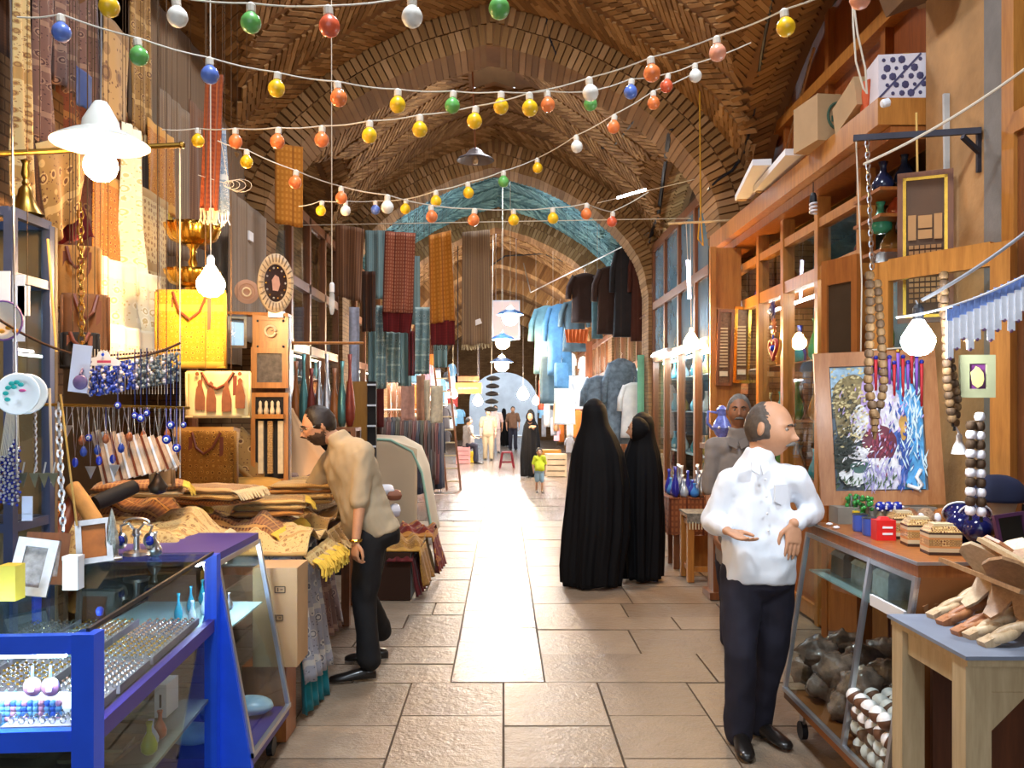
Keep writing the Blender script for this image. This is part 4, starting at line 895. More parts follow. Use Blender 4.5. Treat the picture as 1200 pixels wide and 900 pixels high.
def tx(k):
    D_ = dict(hpa=('a07a44', '4f2a1a', 'c9a466', 'boteh', 2.6), hpb=('7d4c2a', '45200f', 'b98a4a', 'band', 1.6), hpc=('8a6a48', '54382a', 'b59668', 'print', 2.0), hpd=('ac874e', '6e341c', 'cdab70', 'band', 2.3), hpe=('c2a66e', '6a4028', 'a8834c', 'boteh', 3.2), paisley=('94713f', '54291c', 'bf9c64', 'boteh', 1.5), cream=('c9ad78', '6e3c24', 'a37a42', 'print', .9), rust=('82411f', '521c12', 'b07a3c', 'boteh', 1.5), mauve=('75564c', '452c2e', '9a7a66', 'boteh', 1.8), ochre=('8f6428', '5e3713', 'b58a3e', 'print', 1.1),
              brownst=('6d4a33', '8f6a4a', '4a2e22', 'stripe', 1.0), redcheck=('8c4a36', 'b07a5e', '5c2a24', 'check', 1.0), gold=('a8681f', 'bf8030', '8a5218', 'check', .8), taupe=('7c6652', 'a08a6c', '54402f', 'stripe', 1.2), grey=('8f9099', '52525e', 'b9b5ac', 'boteh', 1.7), greyblue=('7b8fa8', '4c5a74', 'b9c4d0', 'print', 1.6),
              maroon=('5a1518', '6d1d1f', '43100f', 'stripe', .5), teal=('0f6e78', '117f88', '0a545c', 'plain', 1), yellow=('a87c1c', '80530f', 'c49a3e', 'print', 1.3), white=('f0e2bd', 'd9b878', 'fff2d2', 'print', .5), bigb=('bb9560', '5c3428', '8f6a42', 'boteh', .7), goldred=('b5752c', '86341a', 'd09a4a', 'print', .85), dkbrown=('3e2619', '5b3a24', '2a1810', 'stripe', 1), blue=('33477c', '40568e', '28386a', 'plain', 1), sand=('b8a68c', 'a5937a', 'cbbca4', 'plain', 1), peach=('c99a78', 'b88766', 'd8b090', 'plain', 1), turq=('6f8d90', '40595f', 'a9bfbd', 'stripe', 1.6), turqp=('7d989a', '364c52', 'b4c8c4', 'boteh', 1.9), dkred=('6a2018', '8d3a24', 'b5803a', 'boteh', 1.0), dengrey=('5a6068', '3a4048', '7a828a', 'stripe', 1.0))
    a = D_[k]; return textile('cloth_' + k, *a[:3], kind=a[3], s=a[4])
M_fr = mat('yellow_wool_fringe', 'dcb94a', .9, var=.2); M_frw = mat('cream_fringe', 'd6c49c', .9, var=.2)
def heap(label, x0, x1, y0, y1, z, h, m, seed, over=0, fringe=None, fm=None, rot=0, group=None, under=.03):
    """cloth heaped on the table; over > 0 lets it fall past the +x edge"""
    cxm, cym = (x0 + x1) / 2, (y0 + y1) / 2; t = thing('cloth_heap' if h > .06 else 'folded_cloth', label, 'cloth', (cxm, cym, z), group); Rz = Matrix.Rotation(rot, 3, 'Z')
    def fn(u, v):
        x = x0 + (x1 - x0) * u; y = y0 + (y1 - y0) * v; e = min(1, 6 * min(u + (1 if over else 0) * 0, v, 1 - v, 1 - u if not over else 1)); zz = z + under * e + h * e * (.55 + .8 * nz((x * 2.2 + seed, y * 2.2, seed * 3))) + .02 * e * math.sin((u * 7 + v * 3) * 2.2 + seed) + e * (.045 * abs(nz((x * 6 + y * 2, y * 5, seed))) ** .7 + .018 * nz((x * 15, y * 15, seed)))
        p = Rz @ V((x - cxm, y - cym, 0)) + V((cxm, cym, max(z + .004, zz)))
        return p, V((0, 0, 1))
    b = B().sheet(fn, 56, 48, .012, abs(x1 - x0), abs(y1 - y0)); b.build('cloth_body', m, t, 'all')
    if over:
        q = [fn(1, 0)[0], fn(1, 1)[0]]; A_, B_ = q; b = cloth_b(A_ + V((-.006, 0, .004)), B_ + V((-.006, 0, .004)), B_ + V((.07, 0, -over * 1.05)), A_ + V((.05, 0, -over)), 4, .022, 30, 14, .007, seed); b.build('hanging_end', m, t, 'all')
        lo = (A_ + V((.05, 0, -over)), B_ + V((.07, 0, -over * 1.05)))
    else: lo = (fn(1, 0)[0], fn(1, 1)[0])
    if fringe:
        f = B(); r = random.Random(seed); a_, c_ = lo
        for i in range(fringe):
            p = a_.lerp(c_, (i + .5) / fringe) + V((.012, 0, .004)); L = .05 + r.uniform(0, .05); f.tube([p + V((-.03, 0, .015)), p, p + V((.02 + r.uniform(0, .02), r.uniform(-.015, .015), -L * .5)), p + V((.022 + r.uniform(0, .02), r.uniform(-.02, .02), -L))], .006, 5)
        stuff(f.build('fringe', fm or M_fr, t))
    return t
heap('grey and blue paisley cloth falling down the front of the cloth table', -1.6, -1.08, 4.52, 5.0, .822, .05, tx('grey'), 1, .62, group=None)
heap('brown and cream paisley cloth hanging beside the grey one on the cloth table', -1.6, -1.10, 5.0, 5.45, .822, .05, tx('mauve'), 2, .52)
heap('teal under-cloth showing below the grey paisley cloth', -1.5, -1.105, 4.53, 4.98, .822, .0, tx('teal'), 3, .79, under=.004)
heap('heap of gold printed cloth with yellow fringe at the table edge', -1.75, -1.04, 4.5, 5.1, .88, .06, tx('hpe'), 4, .05, 70, M_fr)
heap('tan paisley cloth crumpled behind the yellow fringe', -2.0, -1.25, 4.65, 5.35, .95, .08, tx('hpb'), 5, 0, 60, M_fr)
heap('rust and cream cloth with a rolled edge near the bending man', -1.8, -1.10, 5.3, 5.9, .88, .07, tx('hpa'), 6, .1, 40, M_frw)
heap('stack of honey coloured printed cloth at the middle of the table', -2.2, -1.35, 5.25, 5.95, .95, .07, tx('hpd'), 7, 0, 50, M_frw)
heap('beige cloth with a brown border spread at the back of the table', -2.2, -1.1, 5.85, 6.55, .90, .10, tx('hpc'), 8, .05, 50, M_frw)
heap('plastic wrapped bundle of pale printed cloth over the glass case', -2.35, -1.42, 3.75, 4.6, .98, .10, tx('hpe'), 9, 0, 70, M_frw, .12)
heap('brown quilted cloth spread behind the case, over the wrapped bundle', -2.5, -1.75, 4.2, 5.1, 1.05, .12, tx('hpb'), 10, 0, 40, M_fr)
def cushion(label, c, d, m, rz=0, tiltm=None, name='cushion'):
    c = V(c); R = (tiltm or Matrix.Rotation(rz, 3, 'Z')); r = []
    b = B()
    def fn(s):
        def g(u, v):
            x, y = (u - .5) * 2, (v - .5) * 2; k = max(0, (1 - x ** 4) * (1 - y ** 4)) ** .5; return c + R @ V((x * d[0] / 2, y * d[1] / 2, s * d[2] / 2 * k)), R @ V((0, 0, s))
        return g
    b.sheet(fn(1), 14, 14, .004, d[0], d[1]); b.sheet(fn(-1), 14, 14, .004, d[0], d[1]); return single(b, name, m, label, 'cushion', None, 'all')
cushion('folded bolster of brown and cream paisley leaning by the tan bag', P(293, 537, 5.9), (.40, .24, .12), tx('paisley'), tiltm=Matrix.Rotation(.75, 3, 'Y') @ Matrix.Rotation(1.2, 3, 'X'))
cushion('plain ochre cushion lying under the paisley bolster', P(297, 570, 5.8), (.42, .3, .12), mat('ochre_cotton', 'b8863a', .85, var=.1), .2)
# cream cloth pulled up to a peak
b = B(); top = P(340, 478, 6.4); rings = []
for t_ in [i / 12 for i in range(13)]:
    r1, r2 = .02 + .30 * t_ ** 1.5, .02 + .22 * t_ ** 1.5; c = top.lerp(V((P(362, 560, 6.4).x, 6.4, 1.13)), t_); rings.append([c + V(((r1 + .02 * t_ * math.sin(5 * a)) * math.cos(a), (r2 + .02 * t_ * math.sin(7 * a)) * math.sin(a), 0)) for a in [2 * PI * k / 40 for k in range(40)]])
single(b.loft(rings), 'peaked_cloth', mat('peach_cotton', 'c79a6e', .85, var=.06), 'plain peach cloth drawn up to a peak behind the bending man', 'cloth', smooth='all')
cloth('border_cloth', 'narrow brown patterned border cloth edging the peach peak', (P(318, 556, 6.1), P(388, 552, 6.3), P(390, 566, 6.2), P(318, 568, 6.0)), tx('mauve'), 3, .015, 3)

# --- folded cloths stacked on the heaps
def stack(label, c, w_, dd, n, ks, rz, fringe=None):
    for i in range(n):
        cz = c[2] + .034 * i; t = thing('folded_cloth', label % ['bottom', 'second', 'third', 'fourth', 'top'][i if i < n - 1 else 4], 'cloth', (c[0], c[1], cz)); R = Matrix.Rotation(rz + rnd.uniform(-.15, .15), 3, 'Z'); ox_, oy_ = rnd.uniform(-.02, .02), rnd.uniform(-.02, .02); rings = []
        def fn(s_):
            def g(u, v):
                x, y = (u - .5) * 2, (v - .5) * 2; k = max(0, (1 - abs(x) ** 8) * (1 - abs(y) ** 8)) ** .35; return V(c) + R @ V((x * w_ / 2 + ox_, y * dd / 2 + oy_, .034 * i + .017 + s_ * .016 * k + .008 * nz((x * 2 + i, y * 2, c[0] * 3)))), V((0, 0, s_))
            return g
        B().sheet(fn(1), 14, 12, .003, w_, dd).sheet(fn(-1), 14, 12, .003, w_, dd).build('folded_body', tx(ks[i % len(ks)]), t, 'all')
        if fringe and i == n - 1:
            f = B()
            for q in range(22): p = V(c) + R @ V((w_ / 2 + ox_ - .004, (q / 21 - .5) * dd + oy_, .034 * i + .02)); f.tube([p, p + R @ V((.03, 0, -.012)), p + R @ V((.045 + rnd.uniform(0, .02), rnd.uniform(-.01, .01), -.05))], .004, 4)
            stuff(f.build('fringe', fringe, t))
stack('%s folded cloth in the stack beside the yellow fringe', (-1.42, 5.16, 1.02), .42, .34, 3, ['rust', 'hpe', 'hpa'], .2, M_fr)
stack('%s folded cloth in the stack next to the tan bag', (-1.62, 4.86, 1.12), .40, .32, 3, ['hpb', 'hpd', 'hpc'], -.2, M_frw)
stack('%s folded cloth in the stack by the bending man', (-1.33, 5.72, 1.03), .44, .36, 4, ['hpa', 'hpe', 'rust', 'hpd'], .1, M_frw)
stack('%s folded cloth in the stack under the peach peak', (-1.55, 6.15, 1.06), .46, .36, 3, ['hpe', 'mauve', 'hpa'], -.1, M_frw)
stack('%s folded cloth in the stack over the wrapped bundle', (-1.85, 4.35, 1.22), .42, .34, 2, ['hpc', 'hpb'], .3, M_fr)
# --- bags
def bag(name, label, c, w_, h, dpt, m, mh, yaw=0, hang=None):
    c = V(c); R = Matrix.Rotation(yaw, 3, 'Z'); q = lambda x, y, z: c + R @ V((x, y, z)); t = thing(name, label, 'bag', c)
    b = B()
    def fn(s):
        def g(u, v): x, z = (u - .5) * 2, v; k = (1 - abs(x) ** 6) ** .5 * (1 - .5 * z); return q(x * w_ / 2, s * dpt / 2 * k + .008 * nz((x * 3, z * 3, s)), z * h), R @ V((0, s, 0))
        return g
    b.sheet(fn(-1), 14, 12, .006, w_, h); b.sheet(fn(1), 14, 12, .006, w_, h)
    for sx in (-1, 1): b.bar(q(sx * w_ / 2 * .985, 0, 0), q(sx * w_ / 2 * .985, 0, h * .97), dpt * .5, .012, R @ V((1, 0, 0)))
    b.bar(q(-w_ / 2, 0, .006), q(w_ / 2, 0, .006), dpt * .9, .012); b.build('body', m, t, 'all')
    B().tube([q(-w_ * .25, -dpt * .3, h * .97), q(-w_ * .14, -dpt * .62, h * .72), q(0, -dpt * .68, h * .62), q(w_ * .14, -dpt * .62, h * .72), q(w_ * .25, -dpt * .3, h * .97)], .009, 6).build('handle', mh, t)
    for sx in (-1, 1): B().bar(q(sx * w_ * .27, -dpt * .42, h * .05), q(sx * w_ * .27, -dpt * .3, h * .9), .022, .004, R @ V((0, 1, 0))).build('strap', mh, t)
    if hang is not None: cords(t, [q(-w_ * .2, 0, h), q(w_ * .2, 0, h)], None, .002)
    return t
POLE1 = POLE2 = 'vault'
M_lea = mat('brown_leather', '6e3218', .5, var=.15)
bag('woven_bag', 'tan printed cloth bag with brown handles standing among the heaps', P(244, 574, 5.2), .34, .36, .14, tx('ochre'), M_lea, .05)
single(B().box(P(243, 507, 5.32), (.36, .16, .06), tilt(.05, .1)), 'folded_cloth', tx('cream'), 'folded cream printed cloth lying on the tan bag', 'cloth')
t = bag('printed_bag', 'cream cloth bag printed with four brown figures hanging over the tan bag', P(256, 490, 4.9), .36, .27, .05, mat('cream_canvas', 'd9c08a', .85, var=.05), M_lea, .06, POLE1)
mb = mat('brown_figure_print', '7d4a2c', .85, var=.2, vs=30)
for i, (px, py) in enumerate(((234, 462), (247, 464), (265, 464), (281, 460))):
    p = P(px, py, 4.862); B().prism([(-.025, -.09), (.028, -.09), (.03, -.02), (.018, .03), (.012, .05), (.014, .072), (0, .085), (-.013, .07), (-.01, .05), (-.02, .03), (-.026, -.03)], p, (1, .06, 0), (0, 0, 1), -.003).build('printed_figure', mb, t)
for px in (231, 281): p = P(px, 438, 4.862); B().lathe([(0, 0), (.012, 0), (.010, .003), (0, .003)], p, 10, Matrix.Rotation(PI / 2, 3, 'X')).build('printed_medallion', mb, t)
bag('yellow_bag', 'bright yellow printed bag hanging under the bare bulb', P(224, 432, 5.0), .40, .46, .06, tx('yellow'), M_lea, .1, POLE1)
bag('leather_bag', 'slumped brown leather bag with a flap hanging by the cabinet', P(100, 425, 4.0), .20, .32, .12, mat('brown_suede', '7a4f2e', .8, var=.3, vs=8, bump=.4), M_lea, .5, ((-2.42, 3.9, 3.0), (-2.3, 4.5, 3.0)))
bag('leather_bag', 'dark open mouthed brown bag below the tan one by the cabinet', P(94, 432, 3.8), .15, .16, .12, M_dark, M_lea, .4, ((-2.42, 3.9, 3.0), (-2.3, 4.5, 3.0)))
bag('tan_bag', 'soft tan suede bag hanging above the dark brown bag', P(92, 362, 4.1), .19, .30, .10, mat('tan_suede', 'b07c3f', .8, var=.25, vs=10, bump=.4), M_lea, .3, ((-2.42, 3.9, 3.0), (-2.3, 4.5, 3.0)))

# --- cloths hung on the left wall (plane x = -2.55 and in front of it)
def wc(label, px0, px1, py0, py1, m, X=-2.52, folds=3, amp=.02, seed=0, fringe=None, fm=None, skew=0, name='hanging_cloth', cat='cloth', group=None, bot=0):
    hang = POLE1 if py0 > 40 and (px0 > 85) else None
    d0, d1 = X * F / (px0 - CX), X * F / (px1 - CX); dm = (d0 + d1) / 2; zt, zb_ = EYE - (py0 - CY) * dm / F, EYE - (py1 - CY) * dm / F
    q = (V((X, d0, zt)), V((X, d1, zt)), V((X + bot, d1 + skew, zb_ + bot)), V((X, d0 + skew, zb_)))
    return cloth(name, label, q, m, folds, amp, seed, fringe, cat, group, fm=fm, hang=hang)
wc('long cream and ochre striped cloth beside the mauve printed cloth', 18, 37, -30, 232, tx('cream'), -2.4, 2, .03, 1)
wc('mauve printed cloth hanging high beside the cream striped cloth', 38, 62, -30, 170, tx('mauve'), -2.45, 2, .03, 2)
wc('brown and violet paisley cloth hanging high behind the enamel lamp', 60, 112, -30, 112, tx('mauve'), -2.5, 4, .03, 3)
wc('plain dark blue cloth peeping between the high printed cloths', 90, 108, 84, 126, tx('blue'), -2.38, 1, .01, 4)
wc('cream cloth with large dark boteh drops behind the lamp cord', 122, 151, 30, 142, tx('bigb'), -2.42, 1, .02, 5)
wc('tan printed runner hanging beside the large boteh cloth', 152, 176, -30, 155, tx('paisley'), -2.5, 2, .02, 6, 20, M_frw)
wc('orange and gold printed runner brightly lit below the enamel lamp', 108, 146, 205, 316, tx('goldred'), -2.4, 1, .015, 7)
wc('white scarf twisted beside the orange runner', 146, 166, 150, 345, tx('white'), -2.35, 2, .05, 8)
wc('cream runner with small dark motifs beside the white scarf', 166, 197, 228, 345, tx('cream'), -2.42, 1, .02, 9)
wc('gold fringed cloth above the cream runner', 172, 203, 150, 246, tx('goldred'), -2.48, 2, .02, 10, 22, M_fr)
wc('brown striped cloth hanging behind the gilt dish', 186, 222, 118, 300, tx('taupe'), -2.55, 3, .02, 11)
wc('tan and brown striped cloth next to the brick pier', 222, 246, 128, 290, tx('brownst'), -2.55, 2, .02, 12)
wc('brown woven cloth with a white tag high behind the oval clock', 268, 312, 240, 400, tx('taupe'), -2.52, 3, .015, 13)
p = V((-2.51, 8.45, P(300, 276, 8.4).z)); single(B().box(p, (.03, .14, .09)), 'paper_tag', M_paper, 'small white paper tag pinned on the brown woven cloth', 'tag')
wc('dark brown cloth filling the wall behind the bags', 36, 60, 165, 250, tx('dkbrown'), -2.45, 2, .02, 14)
wc('white and cream printed cloths bundled below the orange runner', 112, 188, 312, 400, tx('white'), -2.3, 5, .04, 15)
wc('sheer cream cloth bunched low under the lamp beside the bags', 122, 190, 385, 440, tx('white'), -2.2, 4, .04, 25)
wc('plum wall hanging at the back of the cloth stall', 60, 150, 100, 420, tx('rust'), -2.75, 6, .03, 16)
wc('wide brown hanging behind the striped cloths at the back of the stall', 150, 290, 60, 420, tx('taupe'), -2.8, 8, .03, 17)
wc('dark wide hanging closing the end of the cloth stall', -30, 62, -60, 420, tx('dkbrown'), -2.75, 5, .03, 18)
cloth('pointed_cloth', 'tan tablecloth folded to a point above the maroon cloth', (P(42, 168, 3.9), P(112, 150, 4.3), P(94, 245, 4.2), P(62, 286, 4.0)), tx('paisley'), 2, .02, 20, hang='vault')
cloth('maroon_cloth', 'maroon cloth corner showing under the tan point', (P(55, 262, 4.2), P(96, 238, 4.3), P(110, 277, 4.3), P(58, 286, 4.2)), tx('maroon'), 2, .012, 21)
cloth('fringed_scarf', 'long rust brown scarf hanging free with a printed fringed end', (P(241, 88, 5.0), P(262, 88, 5.0), P(256, 246, 5.0), P(234, 246, 5.0)), textile('cloth_rustplain', '8a3f1c', '6a2a14', 'a85a30', 'stripe', .6), 2, .02, 22, 14, fm=M_frw, hang='vault')
cloth('fringed_scarf', 'blue grey scarf end with white fringe behind the rust scarf', (P(252, 150, 5.1), P(264, 150, 5.1), P(269, 250, 5.1), P(250, 248, 5.1)), tx('greyblue'), 1, .02, 23, 10, fm=M_paper, hang='vault')
cloth('hanging_cloth', 'golden orange cloth hung high before the brick pier', (P(322, 168, 8.4), P(355, 172, 8.5), P(355, 266, 8.5), P(322, 261, 8.4)), tx('gold'), 1, .015, 24, hang='vault')
LINE = ((-2.63, 11.2, 4.05), (2.37, 11.25, 4.15))
for (q, lb, k, sd) in (((393, 262, 427, 268, 423, 354, 394, 346), 'red and brown striped cloth, first of the four hung across the walk by the pier', 'brownst', 1),
                   ((451, 271, 487, 273, 484, 367, 448, 365), 'red checked cloth above a maroon band, hung across the walk', 'redcheck', 2),
                   ((502, 276, 528, 270, 533, 375, 504, 379), 'ochre gold cloth above a dark hem, hung across the walk', 'gold', 3),
                   ((542, 272, 574, 269, 577, 402, 541, 405), 'olive brown fringed cloth with a white tag, hung last before the middle of the walk', 'taupe', 4)):
    d = 11.2; pts = [P(q[i], q[i + 1], d + (.1 if i in (2, 4) else 0)) for i in (0, 2, 4, 6)]
    if sd == 4: cloth('hanging_cloth', lb, pts, tx(k), 2, .03, sd, 24, fm=M_frw, group=None, fl=.07, hang=LINE)
    else: cloth('hanging_cloth', lb, pts, tx(k), 2, .03, sd, hang=LINE)
cloth('cloth_band', 'maroon band hanging below the red checked cloth', (P(448, 365, 11.25), P(484, 367, 11.3), P(481, 390, 11.3), P(449, 388, 11.25)), tx('maroon'), 2, .02, 5)
cloth('cloth_band', 'dark brown hem hanging below the ochre gold cloth', (P(504, 378, 11.25), P(533, 374, 11.3), P(533, 404, 11.3), P(505, 404, 11.25)), tx('maroon'), 2, .02, 6, 16, fm=M_dark)
single(B().box(P(558, 378, 11.24), (.14, .004, .07), Matrix.Rotation(-.35, 3, 'Y')), 'paper_tag', M_paper, 'white tag pinned on the olive brown fringed cloth', 'tag')
single(B().tube([V((-3.0, 11.2, 4.05)), V(LINE[0]), V(LINE[1]), V((2.9, 11.25, 4.15))], .006, 5), 'hanging_line', M_cable, 'line stretched across the walk carrying the four cloths', 'line')
# --- poles, cords, cabinet, clock and brass on the left
t = thing('brass_pole', 'brass pole across the jewellery stall below the enamel lamp', 'pole', P(110, 176, 3.3)); B().tube([V((-3.99, 2.9, 2.56)), P(-20, 181, 3.1), P(212, 170, 3.5)], .011, 10).build('rod', M_brass, t); B().sph(P(213, 170, 3.5), .015, 8, 6).build('knob', M_brass, t)
single(B().tube([P(211, 172, 3.5), P(211, 474, 3.48), P(211, 560, 3.5)], .003, 5), 'pole_string', M_cable, 'pale cord dropping from the end of the brass pole', 'cord')
single(B().tube([P(12, -10, 2.9), P(20, 560, 2.9)], .0035, 5), 'grey_wire', M_alu, 'grey wire running down before the blue steel cabinet', 'cord')
def chain(name, label, pts, r, m, grp=None, step=.018):
    b = B(); pts = [V(p) for p in pts]; k = 0; L = sum((b_ - a).length for a, b_ in zip(pts, pts[1:])); n = int(L / step)
    for i in range(n):
        d = (i + .5) / n * L; 
        for a, b_ in zip(pts, pts[1:]):
            l = (b_ - a).length
            if d <= l: p = a.lerp(b_, d / l); dr = (b_ - a).normalized(); break
            d -= l
        u = dr.orthogonal().normalized(); w2 = dr.cross(u); s_ = u if i % 2 else w2
        b.tube([p + dr * (step * .68 * math.cos(t)) + s_ * (step * .38 * math.sin(t)) for t in [2 * PI * q / 8 for q in range(9)]], r, 4, cap=False)
    return single(b, name, m, label, 'chain', grp)
chain('brass_chain', 'thin brass chain hanging before the brown bags', [P(94, 238, 3.3), P(96, 420, 3.3)], .0035, M_gold, step=.03)
chain('silver_chain', 'heavy silver chain hanging beside the yellow rod', [P(68, 473, 3.147), P(74, 622, 3.1)], .005, M_steel, step=.024)
chain('silver_chain', 'thin silver chain behind the round plate', [P(41, 473, 3.112), P(42, 552, 3.1)], .0025, M_steel, step=.012)
single(B().tube(sag(P(-5, 372, 2.95), P(211, 402, 3.45), .10), .005, 6), 'twisted_cord', mat('dark_rope', '3f2a1c', .9), 'dark twisted cord sagging across the jewellery stall', 'cord')
single(B().tube([P(108, 418, 3.25), P(211, 410, 3.47)], .004, 6), 'twisted_cord', mat('dark_rope', '3f2a1c', .9), 'shorter dark cord running under the sagging one', 'cord')
t = thing('brass_pole', 'thin brass rail hung with necklaces', 'pole', P(140, 475, 3.2)); B().tube([V((-1.89, 3.32, 1.68)), P(44, 474, 3.1), P(222, 478, 3.45)], .006, 8).build('rod', M_brass, t)
single(B().tube([P(58, 455, 3.124), P(61, 566, 3.12)], .005, 6), 'pale_rod', M_cable, 'pale wooden rod standing beside the silver chain', 'rod'); single(B().tube([P(71, 462, 3.05), P(90, 616, 3.05)], .004, 6), 'bamboo_stick', mat('bamboo', 'd2a95c', .6), 'slanting bamboo stick beside the silver chain', 'stick')
single(B().tube([P(56, 280, 3.3), P(66, 412, 3.3)], .005, 6), 'bamboo_stick', mat('bamboo', 'd2a95c', .6), 'upright bamboo stick against the steel cabinet', 'stick')
# necklaces along the rail
M_cob = mat('cobalt_glass', '1c2fa0', .12, var=.15, coat=.6); M_pend = [M_steel, M_cob, mat('lapis', '2a3f8f', .3, var=.3, vs=40), mat('agate', 'a05a35', .3, var=.4, vs=30)]
NM = ['plain silver', 'cobalt glass', 'lapis blue', 'brown agate']
def eye_charm(t, c, r):
    R = Matrix.Rotation(PI / 2, 3, 'X'); d = B().lathe([(0, -.004), (r * .8, -.004), (r, 0), (r * .8, .004), (0, .005)], c, 18, R).build('disc', M_cob, t, 'all')
    B().lathe([(0, .004), (r * .52, .004), (r * .45, .0065), (0, .007)], c, 14, R).build('white_ring', M_paper, d, 'all'); B().lathe([(0, .007), (r * .24, .007), (r * .2, .009), (0, .0095)], c, 12, R).build('pupil', mat('pale_blue_glass', '4aa0d8', .2), d, 'all')
for i in range(22):
    px = 82 + i * 6.0; d = 3.08 + i * .0165; y0 = 477; y1 = 505 + (i * 37 % 50); k = (i * 5) % 4; p0 = P(px, y0, d); p1 = P(px + (i % 3 - 1) * 4, y1, d - .01)
    t = thing('necklace', 'fine necklace with a %s pendant on the thin brass rail' % NM[k], 'necklace', p1, 'necklaces on the brass rail')
    B().tube([p0 + V((-.012, 0, 0)), p1 + V((0, 0, .02)), p0 + V((.014, 0, 0))], .0016, 4).build('chain', M_steel, t)
    if k == 1: B().sph(p1, (.012, .006, .018), 10, 7).build('pendant', M_pend[k], t, 'all')
    elif k == 0: B().prism([(-.02, .02), (.02, .02), (0, -.025)], p1, (1, 0, 0), (0, 0, 1), -.004).build('pendant', M_pend[k], t)
    else: B().lathe([(0, -.02), (.01, -.014), (.013, 0), (.006, .016), (0, .02)], p1, 10).build('pendant', M_pend[k], t, 'all')
for (px, py, r, y0) in ((138, 475, .014, 412), (165, 490, .016, 409), (158, 487, .013, 409), (172, 484, .013, 408), (200, 498, .016, 420), (195, 515, .018, 412), (207, 525, .017, 420), (104, 513, .015, 478), (124, 514, .013, 478), (215, 498, .012, 478)):
    c = P(px, py, 3.22); t = thing('eye_charm', 'cobalt glass eye charm on a long cord over the jewellery', 'charm', c, 'blue eye charms'); eye_charm(t, c, r); B().tube([c + V((0, 0, r)), P(px, 477 if py > 480 else y0, 3.22 if py <= 480 else 3.1 + (px - 44) * .001966), P(px, y0, 3.22)], .0022, 5).build('cord', mat('blue_cord', '39407a', .8), t)
# bunches of beads under the sagging cord
for i in range(30):
    px = 104 + (i * 3.55); d = 3.18 + i * .009; k = (0 if i < 16 else 2) if i % 5 else 1; m = [mat('lapis_beads', '3f55b5', .25, var=.35, vs=50, coat=.4), mat('white_beads', 'c9c2cf', .3, var=.2, vs=50), mat('grey_stone_beads', '6f7a80', .35, var=.4, vs=50)][k]
    nm = ['lapis blue', 'whitish', 'grey stone'][k]; t = thing('bead_bunch', 'hanging bunch of %s beads under the dark cords' % nm, 'beads', P(px, 466, d), 'bead bunches under the cords'); b = B(); rr = random.Random(i); y_top = 432 - i * .6; n_ = 12
    for q in range(n_):
        py = y_top + q * (34 / n_); b.sph(P(px + rr.uniform(-3, 3), py, d + rr.uniform(-.02, .02)), rr.uniform(.006, .010), 6, 5)
    stuff(b.build('beads', m, t, 'all')); B().tube([P(px, 412 - abs(i - 12) * .3, d), P(px, 462, d)], .0016, 4).build('string', M_cable, t)
for i in range(14):
    px = 0 + i * 1.7; t = thing('bead_necklace', 'deep blue and silver bead necklace bunched beside the cabinet', 'necklace', P(px, 594, 2.9), 'blue bead necklaces by the cabinet'); b = B(); L = 515 + abs(i - 10) * 3 if i > 5 else 535
    for q in range(15): b.sph(P(px + 1.3 * math.sin(q * 2 + i), L + q * (585 - L + (i * 7 % 13)) / 15, 2.9 + .012 * (i % 3)), .0055 if q % 3 else .004, 6, 5)
    stuff(b.build('beads', M_cob if i % 3 else M_steel, t, 'all')); B().tube([P(px * .6 + 8, 480, 2.9), P(px, L, 2.9)], .0012, 4).build('string', M_cable, t)
for i, px in enumerate((26, 40, 51, 62)):
    c = P(px, 562, 2.95); t = thing('earring', 'triangular dull silver pendant on a curved hook by the cabinet', 'pendant', c, 'triangular silver pendants'); B().prism([(-.018, .022), (.018, .024), (.002, -.028)], c, (1, 0, 0), (0, 0, 1), -.004).build('plate', mat('dull_pewter', '8a8a72', .35, .8), t); B().tube([c + V((0, 0, .022)), c + V((.004, 0, .04)), c + V((.008, 0, .06))], .003, 5).build('hook', M_steel, t)
for i in range(10):
    px = 112 + i * 9; c0 = P(px, 505 + i, 3.3); c1 = P(px + 14, 566 - i * 2, 3.25); t = thing('paper_fan', 'pale striped slat hanging slanted behind the necklaces', 'ornament', c1, 'pale slanted slats behind the necklaces'); B().bar(c0, c1, .035, .006, (0, 1, 0)).build('slat', mat('cream_striped', 'c9a98c', .6, var=.3, vs=30), t); B().bar(c0 + V((0, -.006, 0)), c1 + V((0, -.006, 0)), .008, .004, (0, 1, 0)).build('stripe', M_paper if i % 2 else M_lea, t)
t = thing('plate', 'white plate painted with turquoise leaves and a pink mark', 'plate', P(22, 486, 2.75)); c = P(22, 462, 2.75); R = tilt(.2, .1) @ Matrix.Rotation(PI / 2, 3, 'X')
B().lathe([(0, 0), (.045, .001), (.066, .010), (.068, .012), (.064, .013), (.044, .005), (0, .004)], c, 32, R).build('dish', mat('white_porcelain', 'eef2f4', .2, var=.03, coat=.5), t, 'all')
for i, (x, z) in enumerate(((-.03, .02), (-.02, .034), (-.005, .038), (-.036, .002), (.008, .03), (-.03, -.018), (-.012, .022))): B().sph(c + tilt(.2, .1) @ V((x, -.007 - .0005 * i, z)), (.010, .002, .007), 8, 6).build('painted_leaf', mat('turquoise_paint', '2fb5b0', .3), t, 'all')
B().sph(c + V((.018, -.012, .012)), (.012, .002, .005), 8, 6).build('painted_mark', mat('pink_paint', 'd05a9c', .3), t, 'all')
